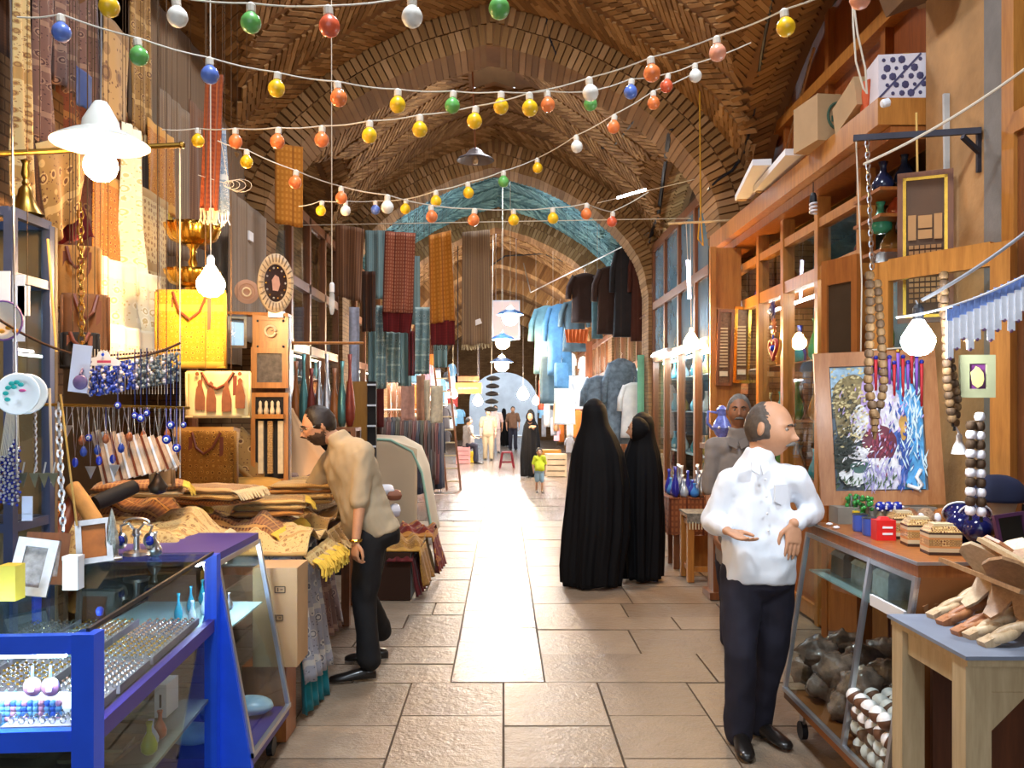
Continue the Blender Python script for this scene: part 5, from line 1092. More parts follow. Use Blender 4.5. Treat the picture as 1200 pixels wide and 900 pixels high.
t = thing('rim_plate', 'second white plate half hidden behind the painted plate', 'plate', P(34, 484, 2.85)); B().lathe([(0, 0), (.045, .001), (.066, .010), (.068, .012), (.064, .013), (.044, .005), (0, .004)], P(32, 462, 2.85), 28, R).build('dish', mat('white_porcelain', 'eef2f4', .2), t, 'all'); cords(t, [P(32, 440, 2.85)], None, .0012)
t = thing('display_card', 'pale blue white card hung with a round keyring medal', 'card', P(97, 458, 2.95)); B().box(P(94, 432, 2.95), (.066, .004, .165), Matrix.Rotation(.12, 3, 'Y')).build('card', mat('pale_blue_card', 'd5dcf5', .5, var=.05), t)
cords(t, [P(93, 406, 2.95)], None, .0012)
t2 = thing('keyring_medal', 'round violet keyring medal hanging on the pale card', 'keyring', P(94, 458, 2.9)); c = P(94, 448, 2.92); B().lathe([(0, -.004), (.024, -.004), (.026, 0), (.022, .004), (0, .004)], c, 20, Matrix.Rotation(PI / 2, 3, 'X')).build('medal', mat('violet_enamel', '6d5a86', .3, var=.3, vs=40), t2, 'all'); B().tube([c + V((0, 0, .026)), c + V((-.01, .05, .06)), c + V((-.005, .085, .075))], .005, 6).build('strap', mat('violet_strap', '5a4a70', .5), t2)
t = thing('header_card', 'white scalloped header card with a red bar above the blue beads', 'card', P(121, 428, 3.1)); p = P(121, 422, 3.1); cords(t, [p + V((0, 0, .03))], None, .0012)
B().prism([(-.06, -.02), (.06, -.02), (.06, -.005), (.04, .008), (.025, .012), (.018, .03), (0, .036), (-.018, .03), (-.025, .012), (-.045, .008), (-.06, -.005)], p, (1, 0, 0), (0, 0, 1), -.003).build('card', M_paper, t); B().box(p + V((.005, -.005, -.006)), (.05, .002, .009)).build('red_bar', mat('red_ink', 'c04a6a', .5), t); B().lathe([(0, 0), (.006, 0), (0, .002)], p + V((0, -.004, .02)), 8, Matrix.Rotation(PI / 2, 3, 'X')).build('hole', M_bluep, t)
for px, py, h in ((32, 592, 30), (32, 606, 12)): single(B().box(P(px, py, 2.95), (.036, .004, h * .00295 * .7)), 'price_card', mat('pale_blue_card', 'd5dcf5', .5), 'small pale blue price card by the triangular pendants', 'card', 'price cards')
# steel cabinet
t = thing('steel_cabinet', 'blue grey steel cabinet with glazed sides beside the round plates', 'cabinet', (-2.2, 3.42, 0)); M_cab = mat('blue_grey_steel', '4a5578', .35, .4, var=.15); x0, x1, y0, y1, zt = -2.55, -1.9, 3.29, 3.56, 2.42
for x in (x0, x1):
    for y in (y0, y1): B().bb((x - .018, y - .018, 0), (x + .018, y + .018, zt)).build('post', M_cab, t)
for z in (zt, 2.17, 1.2, .3):
    for a, c_ in (((x0, y0), (x1, y0)), ((x1, y0), (x1, y1)), ((x0, y1), (x1, y1))): B().bar((a[0], a[1], z), (c_[0], c_[1], z), .03, .036).build('rail', M_cab, t)
B().bb((x0, y0 + .01, .3), (x1 - .02, y1 - .012, .33)).bb((x0, y0 + .01, 1.2), (x1 - .02, y1 - .012, 1.22)).build('shelves', M_cab, t)
B().bb((x0, y1 + .02, 0), (x1 + .02, y1 + .04, zt)).build('rear_panel', mat('cabinet_rear', '7a6448', .6, var=.2), t)
B().bb((x0, y0 - .003, .3), (x1, y0 + .003, zt)).build('glass_front', M_glass, t); B().bb((x1 - .003, y0, .3), (x1 + .003, y1, zt)).build('glass_side', M_glass, t); B().bb((x0 - .01, y0, 0), (x0 + .005, y1, zt)).build('back_panel', mat('cabinet_back', '8a7a60', .6), t)
for i, (z, m, lb) in enumerate(((1.23, M_brass, 'brass jug with a long neck inside the steel cabinet'), (1.23, M_steel, 'silver vase inside the steel cabinet'))): vase((-2.05 - .2 * i, 3.4, z), .3, .06, m, lb, 'jug' if i == 0 else 'vase', 'vase')
vase((-2.02, 3.42, .335), .4, .08, M_brass, 'tall brass vase in the bottom of the steel cabinet')
for i, (px, y0_, y1_, c) in enumerate(((5, 318, 382, 'd5dcf5'), (22, 322, 400, 'bcd0f0'), (28, 335, 370, 'e4e8f5'))): single(B().box(P(px, (y0_ + y1_) / 2, 3.18), (.045, .004, (y1_ - y0_) * .0032)), 'hanging_leaflet', mat('leaflet_%d' % i, c, .5), ['white leaflet hanging on the cabinet front', 'sky blue leaflet hanging on the cabinet front', 'small white leaflet on the cabinet front'][i], 'leaflet')
t = thing('ring_dish', 'cream dish with a violet rim and gold flowers hanging by the cabinet', 'plate', P(8, 388, 3.0)); B().lathe([(0, 0), (.05, .002), (.07, .012), (.066, .014), (.048, .006), (0, .004)], P(6, 376, 3.0), 28, Matrix.Rotation(PI / 2, 3, 'X')).build('dish', mat('cream_glaze', 'efe0d0', .25), t, 'all'); B().tube([P(6, 376, 3.0) + V((.068 * math.cos(a), -.012, .068 * math.sin(a))) for a in [2 * PI * k / 24 for k in range(25)]], .004, 6, cap=False).build('rim', mat('violet_rim', '7a5aa0', .4), t)
for i in range(4): B().sph(P(-6 + i * 8, 384 + (i % 2) * 4, 2.985), (.012, .003, .008), 8, 6).build('painted_flower', mat('gold_paint', 'd8922a', .4), t, 'all')
t = thing('brass_bell', 'brass bell standing on top of the steel cabinet', 'bell', P(27, 254, 3.4)); p = V((P(27, 254, 3.4).x, 3.42, zt + .018))
B().lathe([(.068, 0), (.06, .012), (.042, .04), (.030, .075), (.026, .10), (.014, .115), (.012, .113), (.022, .098), (.026, .074), (.036, .04), (.055, .011), (.064, .0)], p, 24).build('bell_body', M_brass, t, True); B().lathe([(.010, .112), (.016, .125), (.010, .14), (.018, .16), (.012, .20), (.02, .215), (0, .225)], p, 12).build('handle', M_brass, t, True)
# gilt pedestal dish
t = thing('pedestal_dish', 'two tiered gilt pedestal dish lit by the bare bulb', 'dish', P(226, 335, 5.4)); c = P(226, 330, 5.4)
def scal(b, r, z0, h):
    rings = []
    for k, zz in ((.4, 0), (.82, .25), (1.0, .8), (1.02, 1.0), (.98, .98), (.94, .8), (.76, .3), (.36, .08)): rings.append([c + V(((k * r * (1 + .05 * math.cos(14 * a) * k)) * math.cos(a), (k * r * (1 + .05 * math.cos(14 * a) * k)) * math.sin(a), z0 + zz * h)) for a in [2 * PI * q / 56 for q in range(56)]])
    b.loft(rings)
b = B(); scal(b, .165, -.04, .11); b.build('lower_bowl', M_gold, t, 'all'); b = B(); scal(b, .165, .23, .13); b.build('upper_bowl', M_gold, t, 'all')
B().lathe([(.05, .06), (.02, .08), (.03, .12), (.018, .15), (.02, .2), (.05, .24)], c, 16).build('stem', M_gold, t, True); B().lathe([(.1, -.16), (.09, -.13), (.03, -.1), (.05, -.04)], c, 20).build('foot', M_gold, t, True)
single(B().lathe([(.10, 0), (.09, .03), (.035, .06), (.03, c.z - .16 - .82 - .06), (.11, c.z - .16 - .82 - .02), (.11, c.z - .161 - .82)], (c.x, c.y, .821), 14), 'dish_stand', M_woodd, 'dark turned wooden stand under the gilt pedestal dish', 'stand')
# shelf board with clocks and frames
t = thing('shelf_board', 'wooden shelf post carrying clocks and inlaid frames', 'shelf', P(318, 560, 5.9)); B().bar(P(248, 367, 5.9), P(340, 370, 5.9), .14, .02).build('board', M_wood, t); B().bar(P(338, 372, 5.95), P(338, 640, 5.95), .03, .05).build('edge_post', M_alu, t); B().box(P(317, 468, 6.03), (.25, .02, 1.2)).build('back_board', M_woodd, t)
def khatam():
    n = N('inlaid_marquetry'); co = n.co('Object', (1, 1, 1)); v = n.n('ShaderNodeTexVoronoi'); v.inputs['Scale'].default_value = 90; v.inputs['Randomness'].default_value = .2; n.l(co, v.inputs[0])
    r = n.ramp(v.outputs['Distance'], [(0, '2c1a10'), (.2, 'c9a060'), (.4, '6b3a1c'), (.55, 'd8b47a')], True); n.col(r); n.set(Roughness=.3, Coat_Weight=.4); return n.m
M_kht = khatam(); M_khs = mat('ivory_inlay', 'd9c7a2', .4, var=.15, vs=30)
t = thing('oval_clock', 'oval mirror clock with a carved pale rim standing on the shelf', 'clock', P(323, 370, 5.8)); c = P(323, 332, 5.8); R = tilt(.35)
rim = []; 
for k, dy in ((.62, 0), (.66, -.02), (.85, -.035), (1.0, -.02), (1.02, .02), (.62, .02)): rim.append([c + R @ V((.118 * k * math.cos(a), dy, .2 * k * math.sin(a))) for a in [2 * PI * q / 40 for q in range(40)]])
b = B(); b.loft(rim + [rim[0]], cap=False); b.build('rim', mat('carved_bone', 'b5a48c', .5, var=.2, vs=30, bump=.5, bs=80), t, True)
for q in range(28):
    a = 2 * PI * q / 28; B().bar(c + R @ V((.118 * .70 * math.cos(a), -.038, .2 * .70 * math.sin(a))), c + R @ V((.118 * .96 * math.cos(a), -.036, .2 * .96 * math.sin(a))), .006, .01, (0, 1, 0)).build('carved_rib', mat('bone_rib', '6b5a48', .6), t)
B().lathe([(0, 0), (1, 0), (1, .01), (0, .01)], c, 32, R @ Matrix.Rotation(PI / 2, 3, 'X') @ Matrix.Diagonal((.078, .13, 1))).build('dial', mat('dark_dial', '2a1a16', .12, var=.2, coat=.6), t)
for q in range(14): a = 2 * PI * q / 14; B().sph(c + R @ V((.062 * math.cos(a), -.016, .104 * math.sin(a))), .007, 8, 6).build('stud', M_gold if q % 2 else M_steel, t, 'all')
B().prism([(-.02, -.05), (.015, -.055), (.028, -.01), (.02, .04), (-.005, .055), (-.026, .02)], c + R @ V((0, -.018, 0)), R @ V((1, 0, 0)), (0, 0, 1), -.004).build('figure', mat('rose_figure', 'a07a70', .4, var=.2, vs=40), t); B().bb(P(314, 372, 5.8), P(334, 366, 5.86)).build('foot', M_alu, t)
MARK_RC = 1
t = thing('round_clock', 'small faded round clock beside the oval one', 'clock', P(289, 356, 6.3)); R = tilt(.5) @ Matrix.Rotation(PI / 2, 3, 'X'); B().lathe([(0, 0), (.07, 0), (.085, -.02), (.09, .01), (.06, .014), (.055, .008), (0, .008)], P(289, 342, 6.3), 28, R).build('case', mat('faded_pink_wood', 'a8836c', .6, var=.2), t, True); B().tube([P(289, 342, 6.27) + tilt(.5) @ V((.03 * math.cos(a), 0, .03 * math.sin(a))) for a in [2 * PI * k / 20 for k in range(21)]], .006, 6, cap=False).build('chapter_ring', M_khs, t)
cords(t, [P(289, 336, 6.3)], None)
t = pframe('inlaid_clock', 'square honey wood clock with an ivory ring dial on the shelf post', P(317, 408, 5.85), .24, .235, tilt(.1), M_wood, M_wood, .045, 'clock'); c = P(317, 388, 5.83)
B().tube([c + V((.036 * math.cos(a), 0, .036 * math.sin(a))) for a in [2 * PI * k / 20 for k in range(20)]], .009, 6, cap=False).build('dial_ring', M_khs, t); B().bar(c, c + V((.02, 0, .006)), .006, .004).build('hand', M_blk, t)
for sx, sz in ((-1, -1), (1, -1), (-1, 1), (1, 1)): B().sph(P(317 + sx * 15, 391 + sz * 15, 5.835), .009, 8, 6).build('corner_stud', M_blk, t, 'all')
pframe('inlaid_picture', 'brown wood frame with a carved dark panel below the square clock', P(316, 455, 5.85), .25, .28, tilt(.1), M_wood, mat('carved_dark_panel', '544c46', .5, var=.6, vs=26, bump=.8, bs=40), .04)
t = pframe('carved_relief', 'carved panel with little ivory figures over two inlaid columns', P(316, 566, 5.85), .25, .62, tilt(.1), M_wood, M_dark, .03, 'panel')
for i in range(4): c = P(305 + i * 7, 478, 5.83); B().lathe([(.014, -.05), (.018, -.02), (.010, .01), (.012, .025), (.010, .04), (0, .05)], c, 8).build('ivory_figure', M_khs, t, 'all')
B().bar(P(300, 488, 5.82), P(333, 488, 5.82), .05, .03).build('ledge', M_wood, t)
for px in (306, 317, 329): B().box(P(px, 524, 5.835), (.035, .02, .36)).build('column', M_khs if px != 317 else M_kht, t)
tm = pframe('mirror', 'narrow mirror frame with an ivory edge beside the clock shelf', P(278, 408, 6.1), .13, .23, tilt(.3), M_khs, mat('mirror', '9fb0b8', .05, .9, var=.1), .02)
cords(tm, [P(278, 372, 6.1)], None)
# backdrop panels and steel goods between the pier and the walk
for i in range(9):
    px = 338 + i * 9; m = [M_alu, M_woodr, mat('teal_metal', '5a8a88', .3, .6), mat('rust_red_metal', '7a3226', .4, .3), M_steel][i % 5]; nm = ['pale steel', 'red wood', 'teal metal', 'rust red metal', 'bright steel'][i % 5]
    vase(P(px, 500, 7.3), .50 + .06 * (i % 3), .045, m, 'tall %s flask standing on the rack behind the bending man' % nm, 'flask', 'flask', 'tall flasks behind the bending man')
t = thing('flask_rack', 'wooden rack under the tall flasks behind the bending man', 'rack', P(372, 505, 7.3)); B().bb((P(330, 500, 7.3).x, 7.15, 1.46), (P(420, 500, 7.3).x, 7.45, 1.49)).build('shelf', M_woodd, t)
for px in (333, 417):
    for y in (7.18, 7.42): B().bb((P(px, 0, 7.3).x - .02, y - .02, 0), (P(px, 0, 7.3).x + .02, y + .02, 1.46)).build('leg', M_woodd, t)
B().bb((P(330, 500, 7.3).x, 7.43, .2), (P(420, 500, 7.3).x, 7.45, 1.46)).build('back_board', M_dark, t)
single(B().tube([P(336, 402, 6.0), P(425, 402, 7.2)], .012, 8), 'curtain_rod', M_wood, 'wooden rod standing out from the clock shelf', 'rod')
# ------------------------------------------------------------------ right shop front (plane x = 2.42)
SX = 2.42
def dz(px, py, X=SX): d = X * F / (px - CX); return d, EYE - (py - CY) * d / F
t = thing('shop_fascia', 'long honey wood fascia shelf above the glazed wooden shop front', 'fascia', (SX, 7, 3.3)); B().bb((2.22, 5.06, 3.34), (2.75, 9.18, 3.5)).build('beam', M_wood, t); B().bb((2.3, 5.07, 3.26), (2.6, 9.1, 3.335)).build('moulding', M_woodr, t)
t = thing('shopfront', 'glazed honey wood shop front with charms hung on its post', 'shop front', (SX, 7, 0))
pys = [9.05, 8.0, 7.3, 6.5, 5.72]
for y in pys: B().bb((SX - .04, y - .035, 0), (SX + .06, y + .035, 3.26)).build('post', M_wood, t)
for z, h in ((3.06, .07), (2.68, .10), (.86, .08), (.08, .12)): B().bb((SX - .03, 5.7, z - h / 2), (SX + .05, 9.05, z + h / 2)).build('rail', M_wood, t)
for a, b_ in zip(pys[1:], pys): 
    B().bb((SX, a + .035, .14), (SX + .02, b_ - .035, .82)).build('wood_panel', M_woodr, t)
    for z0, z1 in ((.9, 2.63), (2.73, 3.02)): B().bb((SX, a + .035, z0), (SX + .006, b_ - .035, z1)).build('glass_pane', M_glass, t)
B().bb((3.3, 5.2, .1), (3.34, 9.1, 3.3)).build('back_wall', mat('shop_back_teal', '2f4a50', .6, var=.4, vs=2), t)
for z in (1.05, 1.55, 2.05, 2.72): B().bb((2.5, 5.75, z - .012), (3.28, 9.0, z)).build('shelf', M_woodr, t)
B().tube([(2.62, 5.9, 2.6), (2.62, 8.8, 2.6)], .014, 8).build('lit_tube', lampmat('shop_tube', (.85, .95, 1), 55), t)
for i in range(40):
    y = 5.85 + (i % 14) * .22; z = (1.052, 1.552, 2.052)[i // 14]; k = (i * 7) % 6
    nm, c = (('turquoise', '2c9aa8'), ('cobalt blue', '22349c'), ('amber', 'a8702c'), ('white', 'd5dcdc'), ('green', '3c8a4a'), ('silver', 'b8bcc0'))[k]
    vase((2.62 + .1 * (i % 2), y, z), .26 + .1 * ((i * 5) % 3) / 2, .06, mat('glaze_' + nm.replace(' ', '_'), c, .2, var=.2, coat=.5), '%s glazed vase on the %s shelf behind the honey wood shop glass' % (nm, ('lower', 'middle', 'upper')[i // 14]), 'vase', 'vase', 'vases in the honey wood shop')
for i, (y, c, nm) in enumerate(((8.6, '4a3a9c', 'violet'), (7.7, '8a3a2c', 'red'), (6.9, '5a5a5e', 'grey'), (6.15, '7a2a2c', 'dark red'))): vase((2.6, y, 2.722), .28, .07, mat('glaze2_%d' % i, c, .25, coat=.4), '%s long-necked pitcher in the upper glazed row of the honey wood shop' % nm, 'pitcher', 'pitcher')
B().bb((2.06, 8.54, 1.2), (SX - .04, 8.58, 3.26)).build('return_panel', M_wood, t); B().bb((2.06, 8.50, 0), (2.12, 8.58, 3.26)).build('post', M_wood, t)
# charms on the post
for i, (px, py, c, nm) in enumerate(((905, 364, '3a3060', 'dark blue'), (906, 384, 'b5622c', 'orange'))):
    d, z = dz(px, py, 2.36); c0 = V((2.36, d, z)); tt = thing('sun_charm', '%s sun shaped charm hung on the honey wood post' % nm, 'charm', c0, None); R = Matrix.Rotation(-PI / 2, 3, 'Y'); b = B()
    for k in range(12): a = 2 * PI * k / 12; b.prism([(.045 * math.cos(a - .2), .045 * math.sin(a - .2)), (.09 * math.cos(a), .09 * math.sin(a)), (.045 * math.cos(a + .2), .045 * math.sin(a + .2))], c0, (0, -1, 0), (0, 0, 1), -.008)
    b.lathe([(0, -.01), (.05, -.01), (.05, .01), (0, .014)], c0, 18, R); b.build('sun', mat('charm_%d' % i, c, .4), tt); B().sph(c0 + V((-.016, 0, 0)), .022, 10, 8).build('bead', M_steel, tt, 'all')
d, z = dz(906, 408, 2.36); c0 = V((2.36, d, z)); tt = thing('heart_charm', 'red heart shaped charm with a blue bead on the honey wood post', 'charm', c0)
hp = [(.145 * .7 * (16 * math.sin(a) ** 3) / 16, .135 * .7 * (13 * math.cos(a) - 5 * math.cos(2 * a) - 2 * math.cos(3 * a) - math.cos(4 * a)) / 16) for a in [2 * PI * k / 28 for k in range(28)]]
B().tube([c0 + V((0, -x, y_)) for x, y_ in hp + hp[:1]], .016, 8, cap=False).build('heart', mat('red_heart', 'a83a34', .4, var=.15), tt, 'all'); B().sph(c0, .03, 10, 8).build('bead', M_cob, tt, 'all'); B().tube([c0 + V((0, 0, .06)), c0 + V((0, 0, .12))], .008, 6).build('loop', M_cob, tt)
# frames on the pier
M_cal = mat('script_panel', '7a5636', .6, var=.5, vs=50)
for i, (px, mf, lb) in enumerate(((848, M_woodd, 'dark framed tall calligraphy panel on the pier'), (869, M_gold, 'gilt framed tall calligraphy panel on the pier'))):
    t = pframe('calligraphy_picture', lb, P(px + (0 if i == 0 else -1), 452 - i * 3, 8.5), .165, .76, tilt(.0, 0, .03), mf, M_cal, .03, dep=.04)
    for k in range(13): B().box(P(px, 385 + k * 3.7 - i * 2, 8.485), (.085, .004, .016)).build('script_line', mat('script_ink', 'c9a878', .6), t)
    B().box(P(px, 438 - i * 2, 8.485), (.08, .006, .05)).build('cartouche', M_khs, t)
# boxes on the fascia
def carton(label, c, d, R, m, name='carton', marks=None):
    t = thing(name, label, 'box', V(c) - V((0, 0, d[2] / 2))); B().box(c, d, R).build('box', m, t); B().box(V(c) + R @ V((0, 0, d[2] / 2)), (d[0] * .12, d[1] * 1.005, .004), R).build('tape', mat('packing_tape', 'c2a173', .3), t)
    if marks: marks(t)
    return t
def m1(t):
    c = P(963, 148, 5.6); 
    B().tube([c + V((.06 * math.cos(a), -.02, .075 * math.sin(a))) for a in [2 * PI * k / 24 for k in range(25)]], .008, 6, cap=False).build('emblem_ring', mat('green_ink', '3f5a48', .7), t); B().prism([(-.05, -.02), (.05, -.02), (.05, .01), (-.05, .01)], c + V((0, -.02, 0)), (1, 0, 0), (0, 0, 1), -.004).build('emblem_band', mat('green_ink', '3f5a48', .7), t)
y = 5.85; carton('square brown carton with a green ring emblem on the fascia shelf', V((2.28, 6.05, 3.5 + .16)), (.3, .34, .32), Matrix.Rotation(.15, 3, 'Z'), M_card)
t = bpy.data.objects['carton.001']; c = V((2.28, 5.675, 3.67)); Rq = Matrix.Rotation(.15, 3, 'Z')
c = V((2.28, 6.05, 3.67)) + Rq @ V((0, -.174, 0)); B().tube([c + Rq @ V((.075 * math.cos(a), 0, .09 * math.sin(a))) for a in [2 * PI * k / 24 for k in range(25)]], .010, 6, cap=False).build('emblem_ring', mat('green_ink', '3f5a48', .7), t); B().box(c + V((0, 0, -.02)), (.1, .004, .04), Rq).build('emblem_band', mat('green_ink', '3f5a48', .7), t)
carton('plain brown carton lying tilted between two other cartons on the fascia', V((2.33, 5.56, 3.62)), (.22, .36, .2), Matrix.Rotation(-.25, 3, 'X'), M_card)
t = carton('white carton printed with violet marks and diagonal bands on the fascia', V((2.42, 5.22, 3.64)), (.32, .26, .27), Matrix.Rotation(-.12, 3, 'Z'), mat('white_printed_carton', 'd9d2da', .6, var=.05)); Rq = Matrix.Rotation(-.12, 3, 'Z'); c0 = V((2.42, 5.22, 3.64))
for i in range(2): B().box(c0 + Rq @ V((-.04 + .16 * i, -.132, 0)), (.012, .003, .36 - .12 * i), Rq @ Matrix.Rotation(.75, 3, 'Y')).build('printed_band', mat('violet_ink', '4a4668', .7), t)
for i, (x, z) in enumerate([(-.13 + .052 * (k % 6) + .02 * ((k // 6) % 2), .10 - .05 * (k // 6)) for k in range(30) if k % 7 not in (3,)]): B().lathe([(0, 0), (.012 + .006 * (i % 3), 0), (.01, .003), (0, .003)], c0 + Rq @ V((x, -.132, z)), 7, Matrix.Rotation(PI / 2, 3, 'X')).build('printed_flower', mat('violet_ink', '4a4668', .7), t)
single(B().box(V((2.27, 5.33, 3.6)), (.03, .1, .2), Matrix.Rotation(.2, 3, 'X')), 'orange_packet', mat('orange_packet_paper', 'c9562a', .6), 'orange edged packet stuck behind the white printed carton', 'packet')
for i, (a, b_, c) in enumerate((((865, 232), (893, 190), 'white open ended flat carton hanging over the far end of the fascia'), ((887, 222), (932, 178), 'second white flat carton on the far end of the fascia'))):
    p, q = P(a[0] + 6, a[1], 7.9 - i * .5), P(b_[0], b_[1], 6.9 - i * .5); t = thing('flat_carton', c, 'box', p); B().bar(p, q, .15, .05).build('sleeve', M_paper, t); B().bar(p + V((0, -.002, -.001)), p.lerp(q, .05), .12, .06).build('inner_tray', M_card, t)
# upper timber screen
t = thing('timber_screen', 'red brown timber screen with slanted rungs above the fascia', 'screen', (2.8, 7, 3.52))
B().bb((2.86, 4.9, 3.52), (2.9, 9.2, 5.15)).build('boarding', wood('red_boarding', '6e3413', '9a5322'), t)
for y in (5.2, 6.3, 7.4, 8.5): B().bb((2.8, y - .04, 3.52), (2.86, y + .04, 5.12)).build('stud', M_woodr, t)
for z in (3.56, 4.5): B().bb((2.76, 4.95, z - .05), (2.86, 9.15, z + .05)).build('rail', M_wood, t)
for i in range(14): y = 8.9 - i * .085 ; B().bar((2.78, y, 3.7 + i * .08), (2.78, y - .16, 3.84 + i * .08), .02, .02, (1, 0, 0)).build('rung', mat('pale_rung', 'b98a5a', .6), t)
B().bb((2.8, 5.25, 4.56), (2.84, 6.25, 5.1)).build('upper_panel', mat('buff_panel', 'b98a4c', .6), t)
# near pier dressings
struct(B().bb((2.5, 4.25, 0), (2.9, 4.44, 4.2)), 'trim_20', M_grey)
t = thing('window_timber', 'honey wood post and rail beside the grey cement strip', 'post', (2.5, 4.2, 0)); B().bb((2.48, 4.15, 0), (2.56, 4.25, 4)).build('post', M_wood, t); B().bb((2.48, 3.4, 3.0), (2.54, 4.15, 3.1)).build('rail', M_wood, t); B().bb((2.50, 3.4, .5), (2.51, 4.15, 3.0)).build('panel', M_woodd, t)
t = thing('wall_bracket', 'dark iron bracket arm fixed on the plastered pier', 'bracket', P(1153, 155, 4.45)); M_iron = mat('dark_iron', '3a3840', .5, .7, var=.2)
B().bar(P(1000, 162, 4.7), P(1150, 153, 4.44), .022, .032).build('arm', M_iron, t); B().bar(P(1148, 150, 4.47), P(1148, 202, 4.47), .03, .02).build('plate', M_iron, t); B().bar(P(1128, 160, 4.4), P(1147, 178, 4.46), .02, .024).build('brace', M_iron, t)
single(B().bar(P(1109, 110, 4.79), P(1111, 262, 4.79), .035, .02), 'white_batten', mat('chalky_wood', 'b5b3b0', .8), 'upright white painted slat against the plastered pier', 'slat')
single(B().tube([P(1074, 132, 4.8), P(1076, 250, 4.8)], .006, 6), 'bamboo_stick', mat('bamboo', 'd2a95c', .6), 'thin upright cane before the goods by the plastered pier', 'stick')
single(B().tube([P(1012, 192, 4.5)] + sag(P(1013, 192, 4.5), P(1205, 78, 4.0), .03), .007, 6), 'white_cable', M_cable, 'white cable running up past the iron bracket', 'cable')
chain('steel_chain', 'thin steel chain hanging from the iron bracket', [P(1016, 165, 4.68), P(1022, 315, 4.68)], .004, M_steel, step=.03)
single(B().tube([P(1003, 160, 4.75), P(1010, 330, 4.75), P(1008, 470, 4.75)], .004, 5), 'bracket_string', M_cable, 'pale cord hanging from the bracket end to the bead strand', 'cord')
single(B().tube(sag(P(1080, 352, 3.3), P(1215, 262, 3.1), .015), .007, 6), 'grey_cable', M_alu, 'grey cable feeding the white hanging lamp', 'cable')
single(B().tube(sag(P(1050, 372, 3.3), P(1215, 315, 3.1), .03), .004, 6), 'white_cable', M_paper, 'thin white line carrying the clear packets', 'line')
bulb('cool white lit bulb in a dark socket above the painting', P(1076, 398, 3.3), .062, 190, (.88, .95, 1), P(1073, 352, 3.3), sock=M_blk, dark_cord=M_alu, short=True)
single(B().lathe([(.018, 0), (.024, .01), (.024, .04), (.01, .05)], P(1033, 122, 4.75), 12, Matrix.Rotation(1.3, 3, 'Y')), 'ceramic_socket', M_paper, 'empty white ceramic lamp socket under the fascia', 'socket')
# goods seen dark behind the bracket
for i, (px, py, c, nm) in enumerate(((1035, 215, '1c2440', 'navy'), (1052, 245, 'a8482a', 'orange red'), (1032, 262, '3a9a7a', 'sea green'), (1060, 205, '20304a', 'steel blue'), (1045, 285, '7a5a2c', 'ochre'), (1068, 270, '202028', 'black'))):
    vase(P(px, py + 12, 5.4), .20, .07, mat('pot_%d' % i, c, .2, coat=.4), '%s glazed jar hanging in the shop beside the bracket' % nm, 'jar', 'jar')
t = thing('goods_shelf', 'wooden shelves behind the khatam frame', 'shelf', P(1045, 300, 5.5)); 
for py in (228, 258, 298): B().bb((P(1015, py, 5.4).x, 5.2, P(1, py, 5.4).z - .02), (2.62, 5.6, P(1, py, 5.4).z)).build('board', M_woodr, t)
# big inlaid frame with little tiles
R = tilt(-.45, .0); t = pframe('inlaid_picture', 'large inlaid wooden frame with a grid of little tiles on the pier', P(1084, 378, 4.75), .28, .84, R, M_woodd, mat('smoked_panel', '5c3d22', .5, var=.2), .028, dep=.03, mat2=M_gold)
M_tl = mat('tan_tile', 'b5834e', .5, var=.15)
tile = B().box((0, 0, 0), (.022, .006, .020)).mesh('tile', M_tl); c = P(1084, 378, 4.75)
for i in range(6):
    for k in range(11): piece('tile', tile, c + R @ V((-.07 + i * .028, -.012, .12 + k * .030)), t, R)
for x, z, w_, h in ((-.065, .53, .04, .14), (.0, .56, .07, .07), (.065, .53, .04, .14), (0, .49, .07, .05)): B().box(c + R @ V((x, -.012, z)), (w_, .006, h), R).build('panel_tile', M_tl, t)
# door leaf
a, b_ = V((2.09, 4.80, 0)), V((2.46, 4.12, 0)); R = Matrix.Rotation(math.atan2(b_.y - a.y, b_.x - a.x), 3, 'Z'); L = (b_ - a).length; q = lambda x, y, z: a + R @ V((x, y, z)); t = thing('door_leaf', 'open honey wood door leaf with glass panes behind the painting', 'door', a)
for x in (.05, L - .05): B().box(q(x, 0, 1.25), (.1, .045, 2.44), R).build('stile', M_wood, t)
for z, h in ((2.42, .12), (1.05, .12), (.12, .2)): B().box(q(L / 2, 0, z), (L - .2, .04, h), R).build('rail', M_wood, t)
for z0, z1 in ((1.11, 2.36),): B().box(q(L / 2, 0, (z0 + z1) / 2), (L - .2, .006, z1 - z0), R).build('glass_pane', M_glass, t)
B().box(q(L / 2, 0, .6), (L - .2, .02, .8), R).build('wood_panel', M_woodr, t); B().sph(q(L - .05, -.035, 1.22), .014, 10, 8).build('knob', mat('turquoise_knob', '3aa0b0', .3), t, 'all')
t = thing('door_leaf', 'narrow dark glazed door leaf standing open behind the bead strands', 'door', P(985, 600, 5.3)); a, b_ = P(966, 0, 5.5), P(1008, 0, 5.2); R = Matrix.Rotation(math.atan2(b_.y - a.y, b_.x - a.x), 3, 'Z'); L = math.hypot(b_.x - a.x, b_.y - a.y); a.z = 0; q = lambda x, y, z: a + R @ V((x, y, z))
for x in (.02, L - .03): B().box(q(x, 0, 1.3), (.05, .04, 2.6), R).build('stile', M_woodr, t)
for z in (2.52, 1.68, .1): B().box(q(L / 2, 0, z), (L - .06, .035, .16), R).build('rail', M_woodr, t)
B().box(q(L / 2, 0, 2.1), (L - .08, .008, .7), R).build('dark_pane', mat('dark_mirror', '5a4a3a', .06, .6, var=.1), t); B().box(q(L / 2, 0, .9), (L - .08, .02, 1.4), R).build('wood_panel', M_woodr, t)

